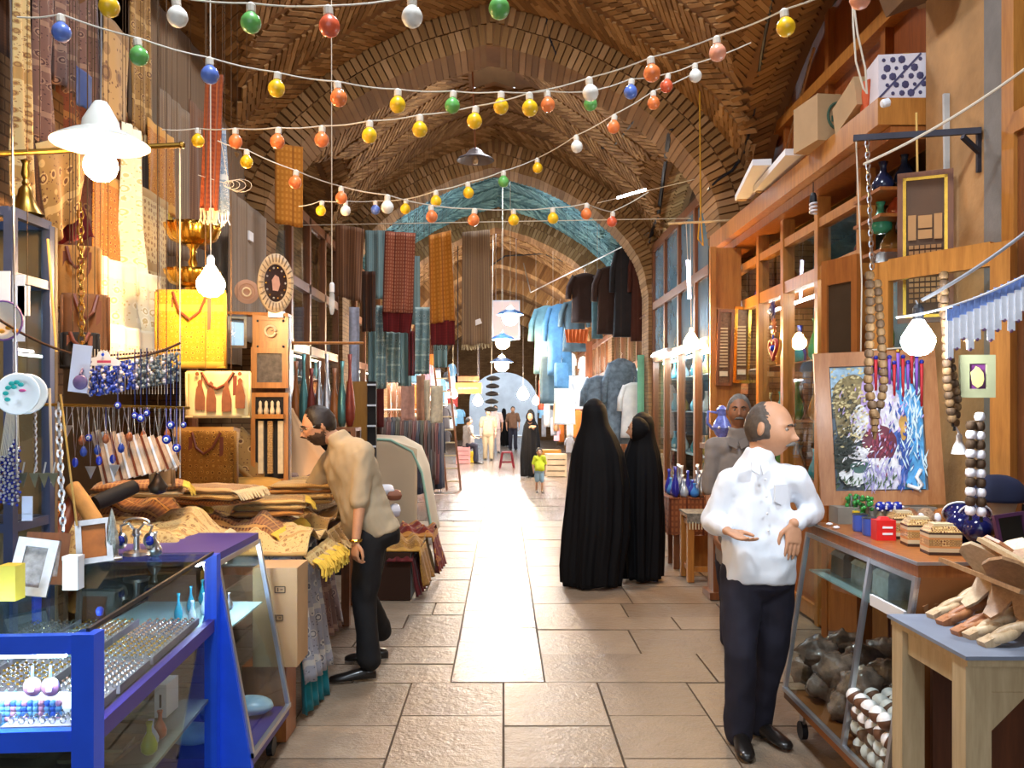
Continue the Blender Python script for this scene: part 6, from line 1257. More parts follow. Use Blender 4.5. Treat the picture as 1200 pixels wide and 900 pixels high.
# --- bead strands
def strand(name, label, pts, r, m_list, ln=1.0, tail=None, grp=None):
    pts = [V(p) for p in pts]; t = thing(name, label, 'beads', pts[-1]); L = sum((b_ - a).length for a, b_ in zip(pts, pts[1:])); step = r * 2 * ln; n = int(L / step)
    ms = [B().lathe([(.45 * r, -r * ln), (.85 * r, -.8 * r * ln), (r, -.2 * r * ln), (r, .3 * r * ln), (.8 * r, .8 * r * ln), (.45 * r, r * ln)], (0, 0, 0), 10).mesh('bead', m, smooth=True) for m in m_list]
    for i in range(n):
        d = (i + .5) * step
        for a, b_ in zip(pts, pts[1:]):
            l = (b_ - a).length
            if d <= l: p = a.lerp(b_, d / l); dr = (b_ - a).normalized(); break
            d -= l
        piece('bead', ms[i % len(ms)], p, t, dr.to_track_quat('Z', 'Y').to_matrix())
    B().tube(pts, r * .3, 6).build('cord', M_dark, t); return t
M_wb = [wood('bead_wood', '432c15', '75562f', 3, .75, 2, 0), wood('bead_wood_dark', '2c1c0c', '573c1f', 3, .75, 2, 0)]
t = strand('bead_strand', 'large wooden prayer bead strand hanging before the painting', [P(1019, 318, 3.75), P(1020, 380, 3.75), P(1017, 450, 3.75), P(1025, 490, 3.73)], .020, M_wb, .95); 
t = strand('bead_strand', 'second strand of large wooden beads beside the first, before the painting', [P(1028, 328, 3.8), P(1033, 400, 3.78), P(1036, 450, 3.76), P(1029, 488, 3.75)], .019, M_wb, .95)
t = thing('bead_tassel', 'stacked wooden tassel piece ending the bead strands before the painting', 'tassel', P(1025, 515, 3.74)); b = B(); p = P(1025, 515, 3.74); b.lathe([(.006, 0), (.010, .03), (.014, .035), (.012, .06), (.018, .065), (.016, .09), (.022, .095), (.020, .115), (0, .118)], p, 12).build('tassel', M_wb[0], t, True); B().tube([p + V((0, 0, .115)), p + V((0, 0, .14))], .008, 6).build('cord', M_dark, t)
strand('bead_strand', 'wooden bead strand hanging between the white bulb and the packets', [P(1106, 318, 3.45), P(1109, 400, 3.45), P(1110, 450, 3.45), P(1117, 500, 3.45)], .018, M_wb, .9)
strand('bead_strand', 'looped wooden bead strand with a white tassel by the packets', [P(1102, 335, 3.5), P(1113, 420, 3.5), P(1122, 470, 3.5), P(1118, 505, 3.5)], .018, M_wb[::-1], .9)
t = thing('white_tassel', 'white cotton tassel under the looped wooden bead strand', 'tassel', P(1124, 532, 3.5)); B().lathe([(.03, 0), (.022, .03), (.010, .06), (.012, .075), (.006, .085)], P(1124, 532, 3.5), 12).build('skirt', M_paper, t, True); B().tube([P(1124, 508, 3.5), P(1120, 500, 3.5)], .004, 6).build('cord', M_paper, t)
M_bone = mat('white_bone', 'e8e4ea', .35, var=.05)
strand('bone_strand', 'strand of white bone and brown wood barrels beside the door, with brown wood uppermost', [P(1138, 493, 3.35), P(1137, 610, 3.33)], .0195, [M_wb[1], M_bone], .95)
strand('bone_strand', 'strand of white bone and brown wood barrels, hung by a white loop on the door', [P(1148, 483, 3.35), P(1150, 612, 3.33)], .0195, [M_bone, M_wb[1]], .95)
# --- the painting
t = pframe('painting', 'oil painting of a figure in white in a rough wooden frame on the counter', P(1034, 592, 4.38), .60, .80, tilt(-.18, .12, -.03), wood('rough_red_wood', '9a5c2e', 'bd8350', 1), mat('painted_ground', '5a6672', .5, var=.4, vs=6), .075, 'painting', .03); c = P(1034, 592, 4.38); R = tilt(-.18, .12, -.03); q = lambda x, y, z: c + R @ V((x, y, z)); RX, RZ = R @ V((1, 0, 0)), R @ V((0, 0, 1))
def patch(name, poly, m, k): B().prism(poly, q(0, -.004 - .0012 * k, 0), RX, RZ, -.0012).build(name, m, t)
def blob(cx_, cz_, rx_, rz_, n=18, w_=.12, s=0): return [(cx_ + rx_ * (1 + w_ * math.sin(3 * a + s)) * math.cos(a), cz_ + rz_ * (1 + w_ * math.sin(2 * a + s)) * math.sin(a)) for a in [-2 * PI * k / n for k in range(n)]][::-1]
MP = lambda n, c: mat('paint_' + n, c, .4, var=.38, vs=22, bump=.2)
for k, (nm, poly, c_) in enumerate((('sky_patch', [(-.22, .55), (-.05, .55), (-.05, .72), (-.22, .72)], '9fc0d8'), ('tree_patch', blob(-.12, .5, .1, .2, s=1), '8a7a4a'), ('foliage_patch', blob(-.17, .24, .055, .12), '3a4438'), ('violet_patch', blob(.02, .5, .11, .2, s=2), 'b59ad0'), ('waterfall_patch', [(.10, .08), (.21, .08), (.22, .5), (.15, .72), (.08, .7), (.12, .4)], '5aa8e0'), ('blue_patch', blob(.10, .3, .05, .22), '4a6ab8'),
                                ('mist_patch', blob(.04, .55, .07, .1, s=3), 'e8dcf0'), ('sleeve_patch', blob(-.09, .43, .045, .09), 'eef0f6'), ('sleeve_patch', blob(.06, .43, .05, .07, s=1), 'f2f0f8'), ('face_patch', blob(-.01, .42, .03, .05), '9a7a8c'), ('bodice_patch', blob(0, .31, .085, .10, w_=.06), '6a2438'), ('skirt_patch', [(-.08, .08), (.08, .08), (.10, .2), (.0, .24), (-.09, .22)], 'd8d4f0'), ('apron_patch', [(-.09, .2), (-.02, .155), (.08, .19), (.12, .28), (.09, .31), (.06, .24), (-.09, .24)], 'f4f2fa'), ('arm_patch', blob(-.11, .27, .05, .04, s=2), 'f0eef6'), ('jug_patch', blob(-.13, .15, .075, .05), 'f2f4f8'), ('jug_lid_patch', blob(-.10, .195, .05, .03), '3f6058'), ('basket_patch', blob(.12, .4, .02, .07), 'c99a4a'))): patch(nm, poly, MP(nm + str(k), c_), k)
B().tube([q(.12, -.03, .10), q(.17, -.03, .08), q(.19, -.03, .10), q(.165, -.03, .14), q(.19, -.03, .18)], .010, 8).build('swan_neck_patch', MP('swan', 'f4f6fa'), t, 'all')
rs_ = random.Random(21)
def strokes(name, cx_, cz_, sx_, sz_, n, L, wd, ang, col):
    b = B()
    for i in range(n):
        x, z = max(-.215, min(.215, rs_.gauss(cx_, sx_))), max(.09, min(.71, rs_.gauss(cz_, sz_))); a = ang + rs_.uniform(-.5, .5); l = L * rs_.uniform(.5, 1.3); ca, sa = math.cos(a), math.sin(a)
        b.prism([(x + l * ca, z + l * sa), (x - wd * sa, z + wd * ca), (x - l * ca, z - l * sa), (x + wd * sa, z - wd * ca)], q(0, -.027 - .0002 * (i % 9), 0), RX, RZ, -.0008)
    stuff(b.build(name, mat('stroke_' + name, col, .45, var=.25, vs=40), t))
strokes('leaf_strokes', -.13, .53, .055, .10, 130, .012, .006, .4, 'cdbf8a'); strokes('shade_strokes', -.16, .42, .05, .10, 90, .012, .006, .8, '3c3a24'); strokes('dark_strokes', -.17, .26, .03, .08, 70, .016, .007, .5, '20291f')
strokes('water_strokes', .17, .42, .03, .17, 80, .035, .004, 1.5, 'cfe6fa'); strokes('deep_strokes', .11, .34, .03, .14, 60, .02, .005, 1.4, '2f4a96'); strokes('lilac_strokes', .0, .46, .09, .12, 90, .016, .004, 1.2, 'c3aee0'); strokes('fold_strokes', .0, .17, .06, .05, 60, .03, .003, 1.5, '9a94c4'); strokes('bodice_strokes', .0, .31, .035, .045, 50, .016, .004, 1.3, '8f3248'); strokes('light_strokes', -.08, .28, .05, .06, 40, .016, .004, .6, 'f6f4fb'); strokes('grass_strokes', -.05, .12, .10, .02, 50, .018, .004, 1.2, '46603f')
for i in range(12): p = q(-.02 + i * .022, -.045, .78 - .03 * (i % 3)); tt = thing('silk_tassel', 'thin %s silk tassel hanging before the top of the painting' % ('red' if i % 2 else 'violet'), 'tassel', p - V((0, 0, .2)), 'silk tassels before the painting'); B().tube([p, p - V((0, 0, .13 + .03 * (i % 4)))], [.009, .006], 6).build('skirt', mat('red_silk', 'c02a34', .5) if i % 2 else mat('violet_silk', '8a5ac0', .5), tt, 'all'); B().sph(p + V((0, 0, .01)), .012, 8, 6).build('knot', M_cob if i % 3 else M_gold, tt, 'all')
single(B().tube([q(-.04, -.05, .80), q(.28, -.05, .81)], .004, 6), 'tassel_line', M_cable, 'short line carrying the silk tassels before the painting', 'line')
single(B().box(P(1034, 603, 4.36) + V((0, 0, .0)), (.5, .12, .085)), 'stone_block', mat('grey_stone_block', '8a8276', .85, var=.2), 'grey stone block under the painting on the counter', 'block')
# clear packets on the white line
for i in range(12):
    px = 1113 + i * 8.0; py = 360 - i * 3.6; d = 3.22 - i * .008; t = thing('clear_packet', 'clear plastic packet with a blue printed top hanging on the white line', 'packet', P(px, py + 62, d), 'clear packets on the line')
    B().bar(P(px, py + 16, d), P(px, py + 60 - 8 * (i % 3), d), .024, .010, (0, 1, 0)).build('packet', mat('bright_cellophane', 'e9ecf6', .2, var=.1, vs=30, coat=.6), t); B().bar(P(px, py + 2, d), P(px, py + 16, d), .026, .006, (0, 1, 0)).build('printed_top', mat('pale_blue_print', '7d95cf', .4, var=.3, vs=60), t); B().sph(P(px, py + 60 - 8 * (i % 3), d), .008, 6, 5).build('charm', mat('mauve_bead', '7a5a80', .4), t, 'all')
t = pframe('boteh_picture', 'grey green framed gold boteh on a violet ground hung on the door leaf', P(1145, 466, 3.5), .14, .175, tilt(-.05), mat('grey_green_frame', '8c8c6c', .6), mat('violet_ground', '6a2f6a', .6), .036); c = P(1146, 442, 3.485)
B().prism([(-.012, .035), (-.028, .02), (-.025, -.005), (-.02, -.03), (0, -.045), (.018, -.032), (.026, -.008), (.022, .018), (.006, .038), (-.008, .045)], c, (1, 0, 0), (0, 0, 1), -.004).build('boteh', mat('gold_leaf_paint', 'c9bf74', .5), t)

# --- the counter on the right
t = slopecase('brown glass fronted counter on casters with sloping aluminium panes', 1.56, 1.44, 2.2, 3.21, 4.38, 1.075, .215, 1, M_alu, mat('brown_laminate', '8a5428', .45, var=.12, vs=5), (3.62,), 'glass_counter', M_woodr, .05, (.84,), endm=mat('brown_laminate', '8a5428', .45))
B().bar((1.555, 3.2, 1.077), (1.555, 4.38, 1.077), .008, .012).bar((1.56, 3.207, 1.077), (2.2, 3.207, 1.077), .008, .012).build('edge_strip', M_alu, t)
r2 = random.Random(3); sh = B().lathe([(.0358 * math.sin(a), .0358 * math.cos(a)) for a in (1.35, 1.1, .85, .6, .35, .15, 0)], (0, 0, 0), 12).mesh('cap', mat('cream_shell', 'ece6e2', .4, var=.08), smooth=True); shd = B().sph((0, 0, 0), .0345, 12, 8).mesh('ball', mat('brown_shell', '6b4630', .5, var=.2), smooth=True)
for i in range(60):
    zr = i // 15; y = 3.275 + (i % 5) * .073 + (zr % 2) * .02; x = 1.495 + ((i // 5) % 3) * .073 - .006 * zr + r2.uniform(0, .004); z = .216 + .036 + zr * .066
    tt = thing('capped_ball', 'white capped brown wooden ball piled in the near bay of the glass counter', 'ball', (x, y, z - .036), 'white and brown balls in the counter'); R = (r2.uniform(-1.1, 1.1), r2.uniform(-1.1, .4), 0); piece('cap', sh, (x, y, z), tt, R); piece('ball', shd, (x, y, z), tt, R)
def parcel(c, s_):
    b = B().sph(c, (.10, .085, .075), 20, 14)
    for v in b.v: d = v - V(c); v += d * (.35 * nz(d * 22 + V((s_, 0, 0))) + .2 * nz(d * 50))
    return b
for i in range(20): x, y = 1.6 + (i % 3) * .17, 3.68 + (i // 3) * .13; single(parcel((x, y, .216 + .075 + .13 * (i % 2)), i), 'plastic_parcel', mat('clear_wrapped_brown', '7d675a', .25, var=.6, vs=16, bump=.9, bs=30, coat=.5, bd=.01), 'crumpled plastic wrapped brown parcel in the bottom of the glass counter', 'parcel', 'wrapped parcels in the counter', 'all')
for i, (y, c_, nm) in enumerate(((3.35, 'b08a5a', 'brown wicker'), (3.72, '9fc4d8', 'pale blue'), (3.95, '7a8a8a', 'grey'), (4.2, '8a6a4a', 'tan'))):
    t = thing('casket', '%s lidded casket on the upper shelf of the glass counter' % nm, 'box', (1.72, y, .841)); b = B().box((1.72, y, .841 + .045), (.16, .16, .09), taper=.95); b.build('body', mat('casket_%d' % i, c_, .5, var=.2, vs=30), t); B().box((1.72, y, .841 + .10), (.165, .165, .022), taper=.8).build('lid', mat('casket_%d' % i, c_, .5), t)
single(B().box((1.53, 3.4, .84 + .025), (.012, .3, .045)), 'label_strip', M_paper, 'white paper strip on the shelf edge inside the near bay of the counter', 'strip'); single(B().box((1.6, 3.245, .84 + .025), (.1, .008, .05)), 'label_strip', mat('violet_strip', '8a6ac0', .5), 'violet strip on the shelf edge inside the near bay of the counter', 'strip')
# things on the counter top
ZC_ = 1.0755
def on(px, py): d = (EYE - ZC_) * F / (py - CY); return P(px, py, d)
M_band = [mat('khatam_light', 'cbb893', .4, var=.1), mat('khatam_dark', '3f2c20', .4), mat('khatam_orange', 'c98a4e', .4)]
for i, (px, py, s) in enumerate(((1104, 651, .125), (1077, 641, .115), (1058, 632, .11))):
    p = on(px, py) + V((.02, .05, 0)); t = thing('inlaid_box', ['banded inlaid box with a domed lid at the near corner of the counter', 'middle of the three banded inlaid boxes on the counter', 'banded inlaid box next to the red box on the counter'][i], 'box', p); R = Matrix.Rotation(-.12, 3, 'Z'); z = 0
    for k, (h, mi) in enumerate(((.012, 1), (.016, 0), (.008, 2), (.026, 3), (.008, 2), (.012, 0), (.008, 1))): B().box(p + V((0, 0, z + h / 2)), (s, s * .8, h), R).build('band', M_kht if mi == 3 else M_band[mi], t); z += h
    B().box(p + V((0, 0, z + .012)), (s, s * .8, .024), R, .72).build('lid', M_kht, t); z += .024; B().box(p + V((0, 0, z + .004)), (s * .6, s * .5, .01), R).build('lid_top', M_band[0], t)
p = on(1040, 634) + V((0, .04, 0)); t = thing('red_tin', 'red box with white lettering on the counter', 'box', p); B().box(p + V((0, 0, .045)), (.085, .06, .09)).build('tin', mat('bright_red', 'cf2322', .4), t); B().box(p + V((0, 0, .096)), (.05, .04, .014), taper=.6).build('lid', mat('bright_red', 'cf2322', .4), t)
for k in range(2): B().box(p + V((.005, -.031, .03 + .028 * k)), (.045, .002, .009)).build('lettering', M_paper, t)
for i, (px, py) in enumerate(((1012, 624), (1024, 629))):
    p = on(px, py) + V((0, .04, 0)); t = thing('mug', ['blue enamel mug next to the yellow packet on the counter', 'blue enamel mug next to the red box on the counter'][i], 'mug', p); B().lathe([(.030, 0), (.034, .01), (.034, .075), (.036, .08), (.030, .078), (.029, .012), (0, .01)], p, 20).build('body', mat('blue_mug', '3f5fc0', .3, coat=.3), t, True); B().tube([p + V((.033, 0, .06)), p + V((.055, 0, .055)), p + V((.055, 0, .03)), p + V((.033, 0, .022))], .005, 6).build('handle', mat('blue_mug', '3f5fc0', .3), t); B().lathe([(.035, .078), (.037, .081), (.034, .084)], p, 20).build('rim', M_blk, t)
single(B().box(on(1006, 619) + V((0, .03, .04)), (.026, .026, .08)), 'yellow_packet', mat('yellow_packet_paint', 'd8b21c', .4), 'narrow yellow upright packet on the counter', 'packet')
for i, (px, py) in enumerate(((998, 613), (1007, 614), (1016, 616))):
    p = on(px, py); t = thing('green_bead_doll', ['green beaded ornament at the far end of the counter group', 'green beaded ornament between two alike ones on the counter', 'green beaded ornament before the painting and next to the mugs'][i], 'ornament', p); b = B(); rr = random.Random(i)
    for k in range(26): a = rr.uniform(0, 6.28); h = rr.uniform(.0, .13); b.sph(p + V((.022 * math.cos(a), .022 * math.sin(a), .012 + h)), .011, 7, 5)
    stuff(b.build('beads', mat('green_glass_beads', '2f8a3a', .2, var=.3, vs=60, coat=.5), t, 'all')); B().lathe([(.02, 0), (.02, .008), (.008, .012), (.008, .14)], p, 10).build('stem', M_steel, t)
for i, px in enumerate((1038, 1048, 1058)):
    p = on(px, 618) + V((0, .06, 0)); t = thing('blue_bead_doll', 'dark blue and white beaded doll head behind the boxes', 'doll', p, 'blue beaded doll heads'); B().lathe([(.02, 0), (.026, .03), (.016, .06), (.012, .075)], p, 12).build('body', mat('striped_body', '7a6a50', .5, var=.4, vs=60), t, True); h = B().sph(p + V((0, 0, .095)), .026, 12, 9).build('head', M_cob, t, 'all')
    for k in range(5): a = 1.2 * k; B().sph(p + V((.022 * math.cos(a), -.016, .095 + .018 * math.sin(a))), .007, 7, 5).build('white_bead', M_bone, h, 'all')
for i, (px, c_, nm) in enumerate(((1072, 'a8704c', 'reddish brown'), (1092, 'b08c6c', 'pale fawn'), (1112, 'a8642c', 'orange brown'))):
    p = on(px, 630) + V((.03, .12, 0)); t = thing('fur_toy', '%s furry toy with a white face behind the inlaid boxes' % nm, 'toy', p); b = B(); rr = random.Random(i + 9); m = mat('fur_%d' % i, c_, .95, var=.25, vs=50, bump=1, bs=160, bd=.01)
    b.sph(p + V((0, 0, .06)), (.05, .045, .06), 12, 9); b.build('body', m, t, 'all'); f = B()
    for k in range(160):
        d = V((rr.gauss(0, 1), rr.gauss(0, 1), rr.gauss(0, 1))).normalized(); s_ = p + V((d.x * .046, d.y * .041, .06 + d.z * .055)); f.tube([s_, s_ + d * .016 + V((0, 0, -.008))], [.003, .0008], 3, cap=False)
    stuff(f.build('fur', m, t)); B().sph(p + V((-.036, -.03, .075)), (.018, .016, .026), 10, 8).build('face', M_bone, t, 'all')
for i, (px, py) in enumerate(((1130, 644), (1150, 648))):
    p = on(px, py) + V((.04, .10, 0)); t = thing('blue_bell', ['dark cobalt glazed bell jar next to the furry toys', 'dark cobalt glazed bell jar beside the carved book stands'][i], 'jar', p); R = Matrix.Rotation(-.9, 3, 'X') @ Matrix.Rotation(.25, 3, 'Y'); c = p + V((0, -.0, .095))
    B().lathe([(0, -.075), (.04, -.07), (.062, -.04), (.06, .0), (.045, .03), (.058, .062), (.064, .066), (.054, .06), (.04, .03), (0, .01)], c, 22, R).build('body', mat('cobalt_glaze', '14184a', .12, var=.1, coat=.7), t, 'all')
    B().tube([c + R @ V((.062 * math.cos(a), .062 * math.sin(a), .066)) for a in [2 * PI * k / 22 for k in range(23)]], .004, 6, cap=False).build('white_rim', M_paper, t); B().box(p + V((0, .02, .012)), (.09, .09, .024)).build('foot', mat('cobalt_glaze', '14184a', .12), t); B().sph(c + R @ V((.0, -.055, -.0)), (.016, .010, .016), 8, 6).build('white_spot', M_bone, t, 'all')
p = on(1178, 640) + V((.06, .16, 0)); t = thing('cap_stand', 'navy domed cloth cap resting on a pale stand with dark straps', 'cap', p); B().lathe([(.115, .175), (.12, .19), (.11, .235), (.08, .27), (.04, .288), (0, .292)], p, 28).build('cap', mat('navy_felt', '1b2340', .85, var=.15), t, 'all'); B().lathe([(.07, 0), (.075, .02), (.06, .1), (.08, .175), (.1, .18)], p, 20).build('stand', mat('pale_tan_leather', 'b09a80', .6, var=.2), t, 'all')
for sx in (-.4, .5): B().bar(p + V((sx * .12, -.075, .02)), p + V((sx * .2 - .03, -.085, .17)), .022, .008, (0, 1, 0)).build('strap', M_blk, t)
pframe('violet_edged_slate', 'dark slate with a violet wooden edge beside the navy cap', on(1196, 655) + V((.02, .06, 0)), .14, .17, tilt(.2, .15, -.1), mat('violet_wood', '5a3558', .5), mat('slate', '22221f', .4), .014, 'slate')
for px, py in ((958, 612), (972, 616), (980, 620)): single(B().sph(on(px, py) + V((0, 0, .008)), (.018, .012, .008), 8, 6), 'white_scrap', M_paper, 'crumpled white paper scrap on the counter by the leaning man', 'scrap', 'paper scraps', 'all')

# --- table with carved book stands
t = thing('work_table', 'rough pale wooden table with a blue grey top carrying carved stands', 'table', (1.9, 2.9, 0)); M_top = mat('blue_grey_oilcloth', '7f8798', .5, var=.15, vs=5); zt = .9
B().bb((1.42, 2.62, zt - .012), (2.5, 3.16, zt)).build('oilcloth', M_top, t); B().bb((1.43, 2.63, zt - .035), (2.5, 3.15, zt - .013)).build('table_top', M_pale, t)
for x in (1.47, 2.44):
    for y in (2.68, 3.10): B().bb((x - .04, y - .04, 0), (x + .04, y + .04, zt - .035)).build('leg', M_pale, t)
B().bb((1.45, 2.72, zt - .12), (1.48, 3.06, zt - .035)).build('apron', M_pale, t); B().bb((1.51, 2.655, zt - .12), (2.4, 2.69, zt - .035)).build('apron', M_pale, t); B().prism([(0, 0), (.12, 0), (0, -.12)], (1.515, 2.67, zt - .12), (1, 0, 0), (0, 0, 1), .02).build('gusset', M_pale, t)
B().bb((1.56, 3.1, .05), (2.44, 3.12, zt - .12)).build('back_panel', wood('dark_back', '4a2614', '6a3a20'), t)
RW = [wood('walnut_carving', '8f6440', 'b98d62', 2, .5), wood('pale_carving', 'b99870', 'dcc29c', 2, .5), wood('cherry_carving', '9a5a30', 'c08352', 2, .5)]
def rehal(p, yaw, m, label, s=1.0, open_=.5, fl=0):
    """X shaped folding book stand: two carved leaves through each other"""
    t = thing('book_stand', label, 'book stand', p, None); R = Matrix.Rotation(yaw, 3, 'Z'); w_ = .075 * s
    for sd in (-1, 1):
        Rl = R @ Matrix.Rotation(sd * open_ + fl, 3, 'Y'); ux, uy = Rl @ V((0, 1, 0)), Rl @ V((0, 0, 1)); o = V(p) + V((0, 0, .115 * s))
        pts = [(-w_, -.135 * s), (-w_ * .62, -.155 * s), (-w_ * .25, -.12 * s), (0, -.06 * s), (w_ * .25, -.12 * s), (w_ * .62, -.155 * s), (w_, -.135 * s), (w_ * .9, -.07 * s), (w_, 0), (w_, .15 * s), (w_ * .6, .19 * s), (0, .215 * s), (-w_ * .6, .19 * s), (-w_, .15 * s), (-w_, 0), (-w_ * .9, -.07 * s)]
        lf = B().prism(pts, o, ux, uy, .012 * s).build('leaf', m, t)
        nn = ux.cross(uy)
        for k in range(5): a = 2 * PI * k / 5; B().sph(o + ux * (.03 * s * math.cos(a)) + uy * (.09 * s + .03 * s * math.sin(a)) + nn * .012 * s, (.012 * s, .012 * s, .006 * s), 7, 5).build('carved_petal', m, lf, 'all')
    return t
def braid(label, a, b_, m, w_=.022, k=0):
    """carved scalloped foot strip, two interlaced strands"""
    a, b_ = V(a), V(b_); t = thing('carved_stand', label, 'book stand', a); d = (b_ - a); L = d.length; d.normalize(); sd = d.cross(V((0, 0, 1))).normalized(); up = sd.cross(d)
    for ph in (0, PI): B().tube([a + d * (L * i / 22) + sd * (w_ * .72 * math.sin(PI * 3 * i / 22 + ph)) + up * (.012 + .006 * math.cos(PI * 3 * i / 22 + ph)) for i in range(23)], [.010] + [.017] * 21 + [.013], 8).build('twisted_strand', m, t, 'all')
    B().box(a + up * .014, (.05, .04, .028), Matrix((d, sd, up)).transposed()).build('foot', m, t); return t
Z9 = .9
def ont(px, py): d = (EYE - Z9) * F / (py - CY); return P(px, py, d)
lbs = ['walnut carved book stand beside the brown counter end, folded flat', 'pale carved book stand lying beside the walnut one', 'cherry coloured carved book stand between the pale and the walnut ones', 'cherry carved book stand with a long twisted leg on the oilcloth', 'pale carved book stand with knotted legs near the table front', 'pale pinkish carved book stand overhanging the table front']
for i, (p0, p1) in enumerate((((1086, 714), (1170, 672)), ((1098, 724), (1180, 678)), ((1110, 732), (1205, 690)), ((1128, 744), (1215, 700)), ((1142, 748), (1225, 708)), ((1160, 757), (1235, 720)))):
    a = ont(*p0); b_ = a + V((.27, .08 - .01 * i, .115)); braid(lbs[i], a, b_, RW[(0, 1, 2, 2, 1, 1)[i]])
for i, (px, py, dd, yw, op, m) in enumerate(((1168, 700, 3.02, .5, .85, 1), (1190, 716, 2.86, .8, .95, 0), (1196, 690, 3.08, .2, .8, 2))):
    rehal(V(((px - CX) * dd / F, dd, Z9 + .05)), yw, RW[m], ['pale open book stand with carved leaves on top of the folded ones', 'walnut open book stand crossing over the pale one', 'cherry open book stand behind the pale one'][i], .95, op)
single(B().bar(P(1103, 656, 2.95), P(1198, 694, 2.72), .035, .014, (0, .4, 1)), 'carved_lath', RW[0], 'long carved lath lying across the open book stands', 'lath'); single(B().bar(P(1150, 632, 2.95), P(1215, 668, 2.75), .04, .014, (0, .4, 1)), 'carved_lath', RW[1], 'pale tipped carved lath leaning against the cobalt jar', 'lath')
# ------------------------------------------------------------------ middle distance, right
t = thing('low_table', 'low table under a red brown kilim behind the stool', 'table', (2.05, 9.2, 0)); 
B().bb((1.72, 8.75, .69), (2.32, 9.15, .72)).build('table_top', M_woodd, t)
for x in (1.78, 2.26):
    for y in (8.8, 9.1): B().bb((x - .03, y - .03, 0), (x + .03, y + .03, .69)).build('leg', M_woodd, t)
b = cloth_b((1.70, 9.17, .735), (1.70, 8.74, .735), (1.69, 8.74, .36), (1.69, 9.17, .36), 3, .012); cloth_b((1.70, 8.74, .735), (2.33, 8.74, .735), (2.33, 8.73, .36), (1.70, 8.73, .36), 3, .012, b=b); b.bb((1.69, 8.735, .722), (2.33, 9.17, .736)); b.build('kilim', textile('kilim', '7a4428', '9a5c34', '5a2c1c', 'check', .8), t)
single(B().bb((1.82, 8.8, 0), (2.2, 9.08, .34)), 'crate', M_wood, 'honey wood crate pushed under the kilim table', 'crate')
t = thing('wooden_stool', 'square honey wood stool with a fringed cloth on top', 'stool', (1.95, 8.28, 0)); x0, x1, y0, y1 = 1.75, 2.15, 8.10, 8.46
B().bb((x0, y0, .61), (x1, y1, .64)).build('seat', M_wood, t)
for x in (x0 + .03, x1 - .03):
    for y in (y0 + .03, y1 - .03): B().bb((x - .03, y - .03, 0), (x + .03, y + .03, .61)).build('leg', M_wood, t)
for z in (.12, .56): 
    B().bb((x0 + .06, y0 + .02, z - .025), (x1 - .06, y0 + .045, z + .025)).build('stretcher', M_wood, t); B().bb((x0 + .02, y0 + .06, z - .025), (x0 + .045, y1 - .06, z + .025)).build('stretcher', M_wood, t)
t = thing('stool_cloth', 'grey patterned fringed cloth covering the wooden stool', 'cloth', (1.97, 8.5, .64)); b = B().bb((x0 - .01, y0 - .01, .641), (x1 + .01, y1, .655)); cloth_b((x0 - .01, y0 - .012, .652), (x1 + .01, y0 - .012, .652), (x1 + .01, y0 - .02, .57), (x0 - .01, y0 - .02, .57), 3, .006, b=b); b.build('cover', mat('grey_lace', '7a7468', .9, var=.5, vs=40), t)
f = B()
for i in range(14): p = V((x0 + (i + .5) * (x1 - x0) / 14, y0 - .02, .575)); f.tube([p, p - V((0, 0, .07))], .007, 5)
stuff(f.build('fringe', M_frw, t))
for i in range(26):
    r_ = random.Random(i + 40); x, y = 1.77 + (i % 6) * .095, 8.78 + (i // 6) * .085; k = i % 4; nm, m = (('cobalt blue', mat('cobalt_glassware', '2a2f9c', .1, var=.2, coat=.5)), ('clear', mat('clear_glassware', 'b9c4d0', .08, .2, var=.2)), ('sky blue', mat('sky_glassware', '3a7ac8', .1, var=.2)), ('silver', M_steel))[k]
    vase((x + r_.uniform(-.02, .02), y, .7365), r_.uniform(.14, .34), .045, m, '%s glass vase crowded on the kilim table' % nm, 'glass_vase', 'vase', 'glass vases on the kilim table')
# pitcher on its plinth
t = thing('plinth', 'narrow dark wooden plinth under the glowing blue pitcher', 'plinth', (1.92, 7.5, 0)); B().bb((1.78, 7.36, 0), (2.06, 7.64, .06)).build('foot', M_woodd, t); B().bb((1.82, 7.4, .06), (2.02, 7.6, 1.30)).build('shaft', M_woodd, t); B().bb((1.76, 7.34, 1.30), (2.08, 7.66, 1.345)).build('cap', M_woodd, t)
t = thing('crystal_pitcher', 'blue and white crystal pitcher with a looped handle on the plinth', 'pitcher', (1.92, 7.5, 1.346)); c = V((1.92, 7.5, 1.346)); m = mat('blue_crystal', '7d8cf0', .08, .1, var=.45, vs=25, coat=.6)
B().lathe([(.07, 0), (.06, .02), (.03, .04), (.06, .08), (.085, .14), (.06, .2), (.035, .24), (.05, .3), (.04, .31), (.02, .33), (0, .335)], c, 20).build('body', m, t, True); B().tube([c + V((-.045, 0, .27)), c + V((-.12, 0, .28)), c + V((-.13, 0, .18)), c + V((-.075, 0, .12))], .012, 8).build('handle', m, t, 'all'); B().tube([c + V((.06, 0, .12)), c + V((.12, 0, .18)), c + V((.13, 0, .26))], [.02, .014, .012], 8).build('spout', m, t, 'all')
for k in range(6): a = k * PI / 3; B().sph(c + V((.083 * math.cos(a), .083 * math.sin(a), .14)), .014, 8, 6).build('crystal_boss', M_steel, t, 'all')
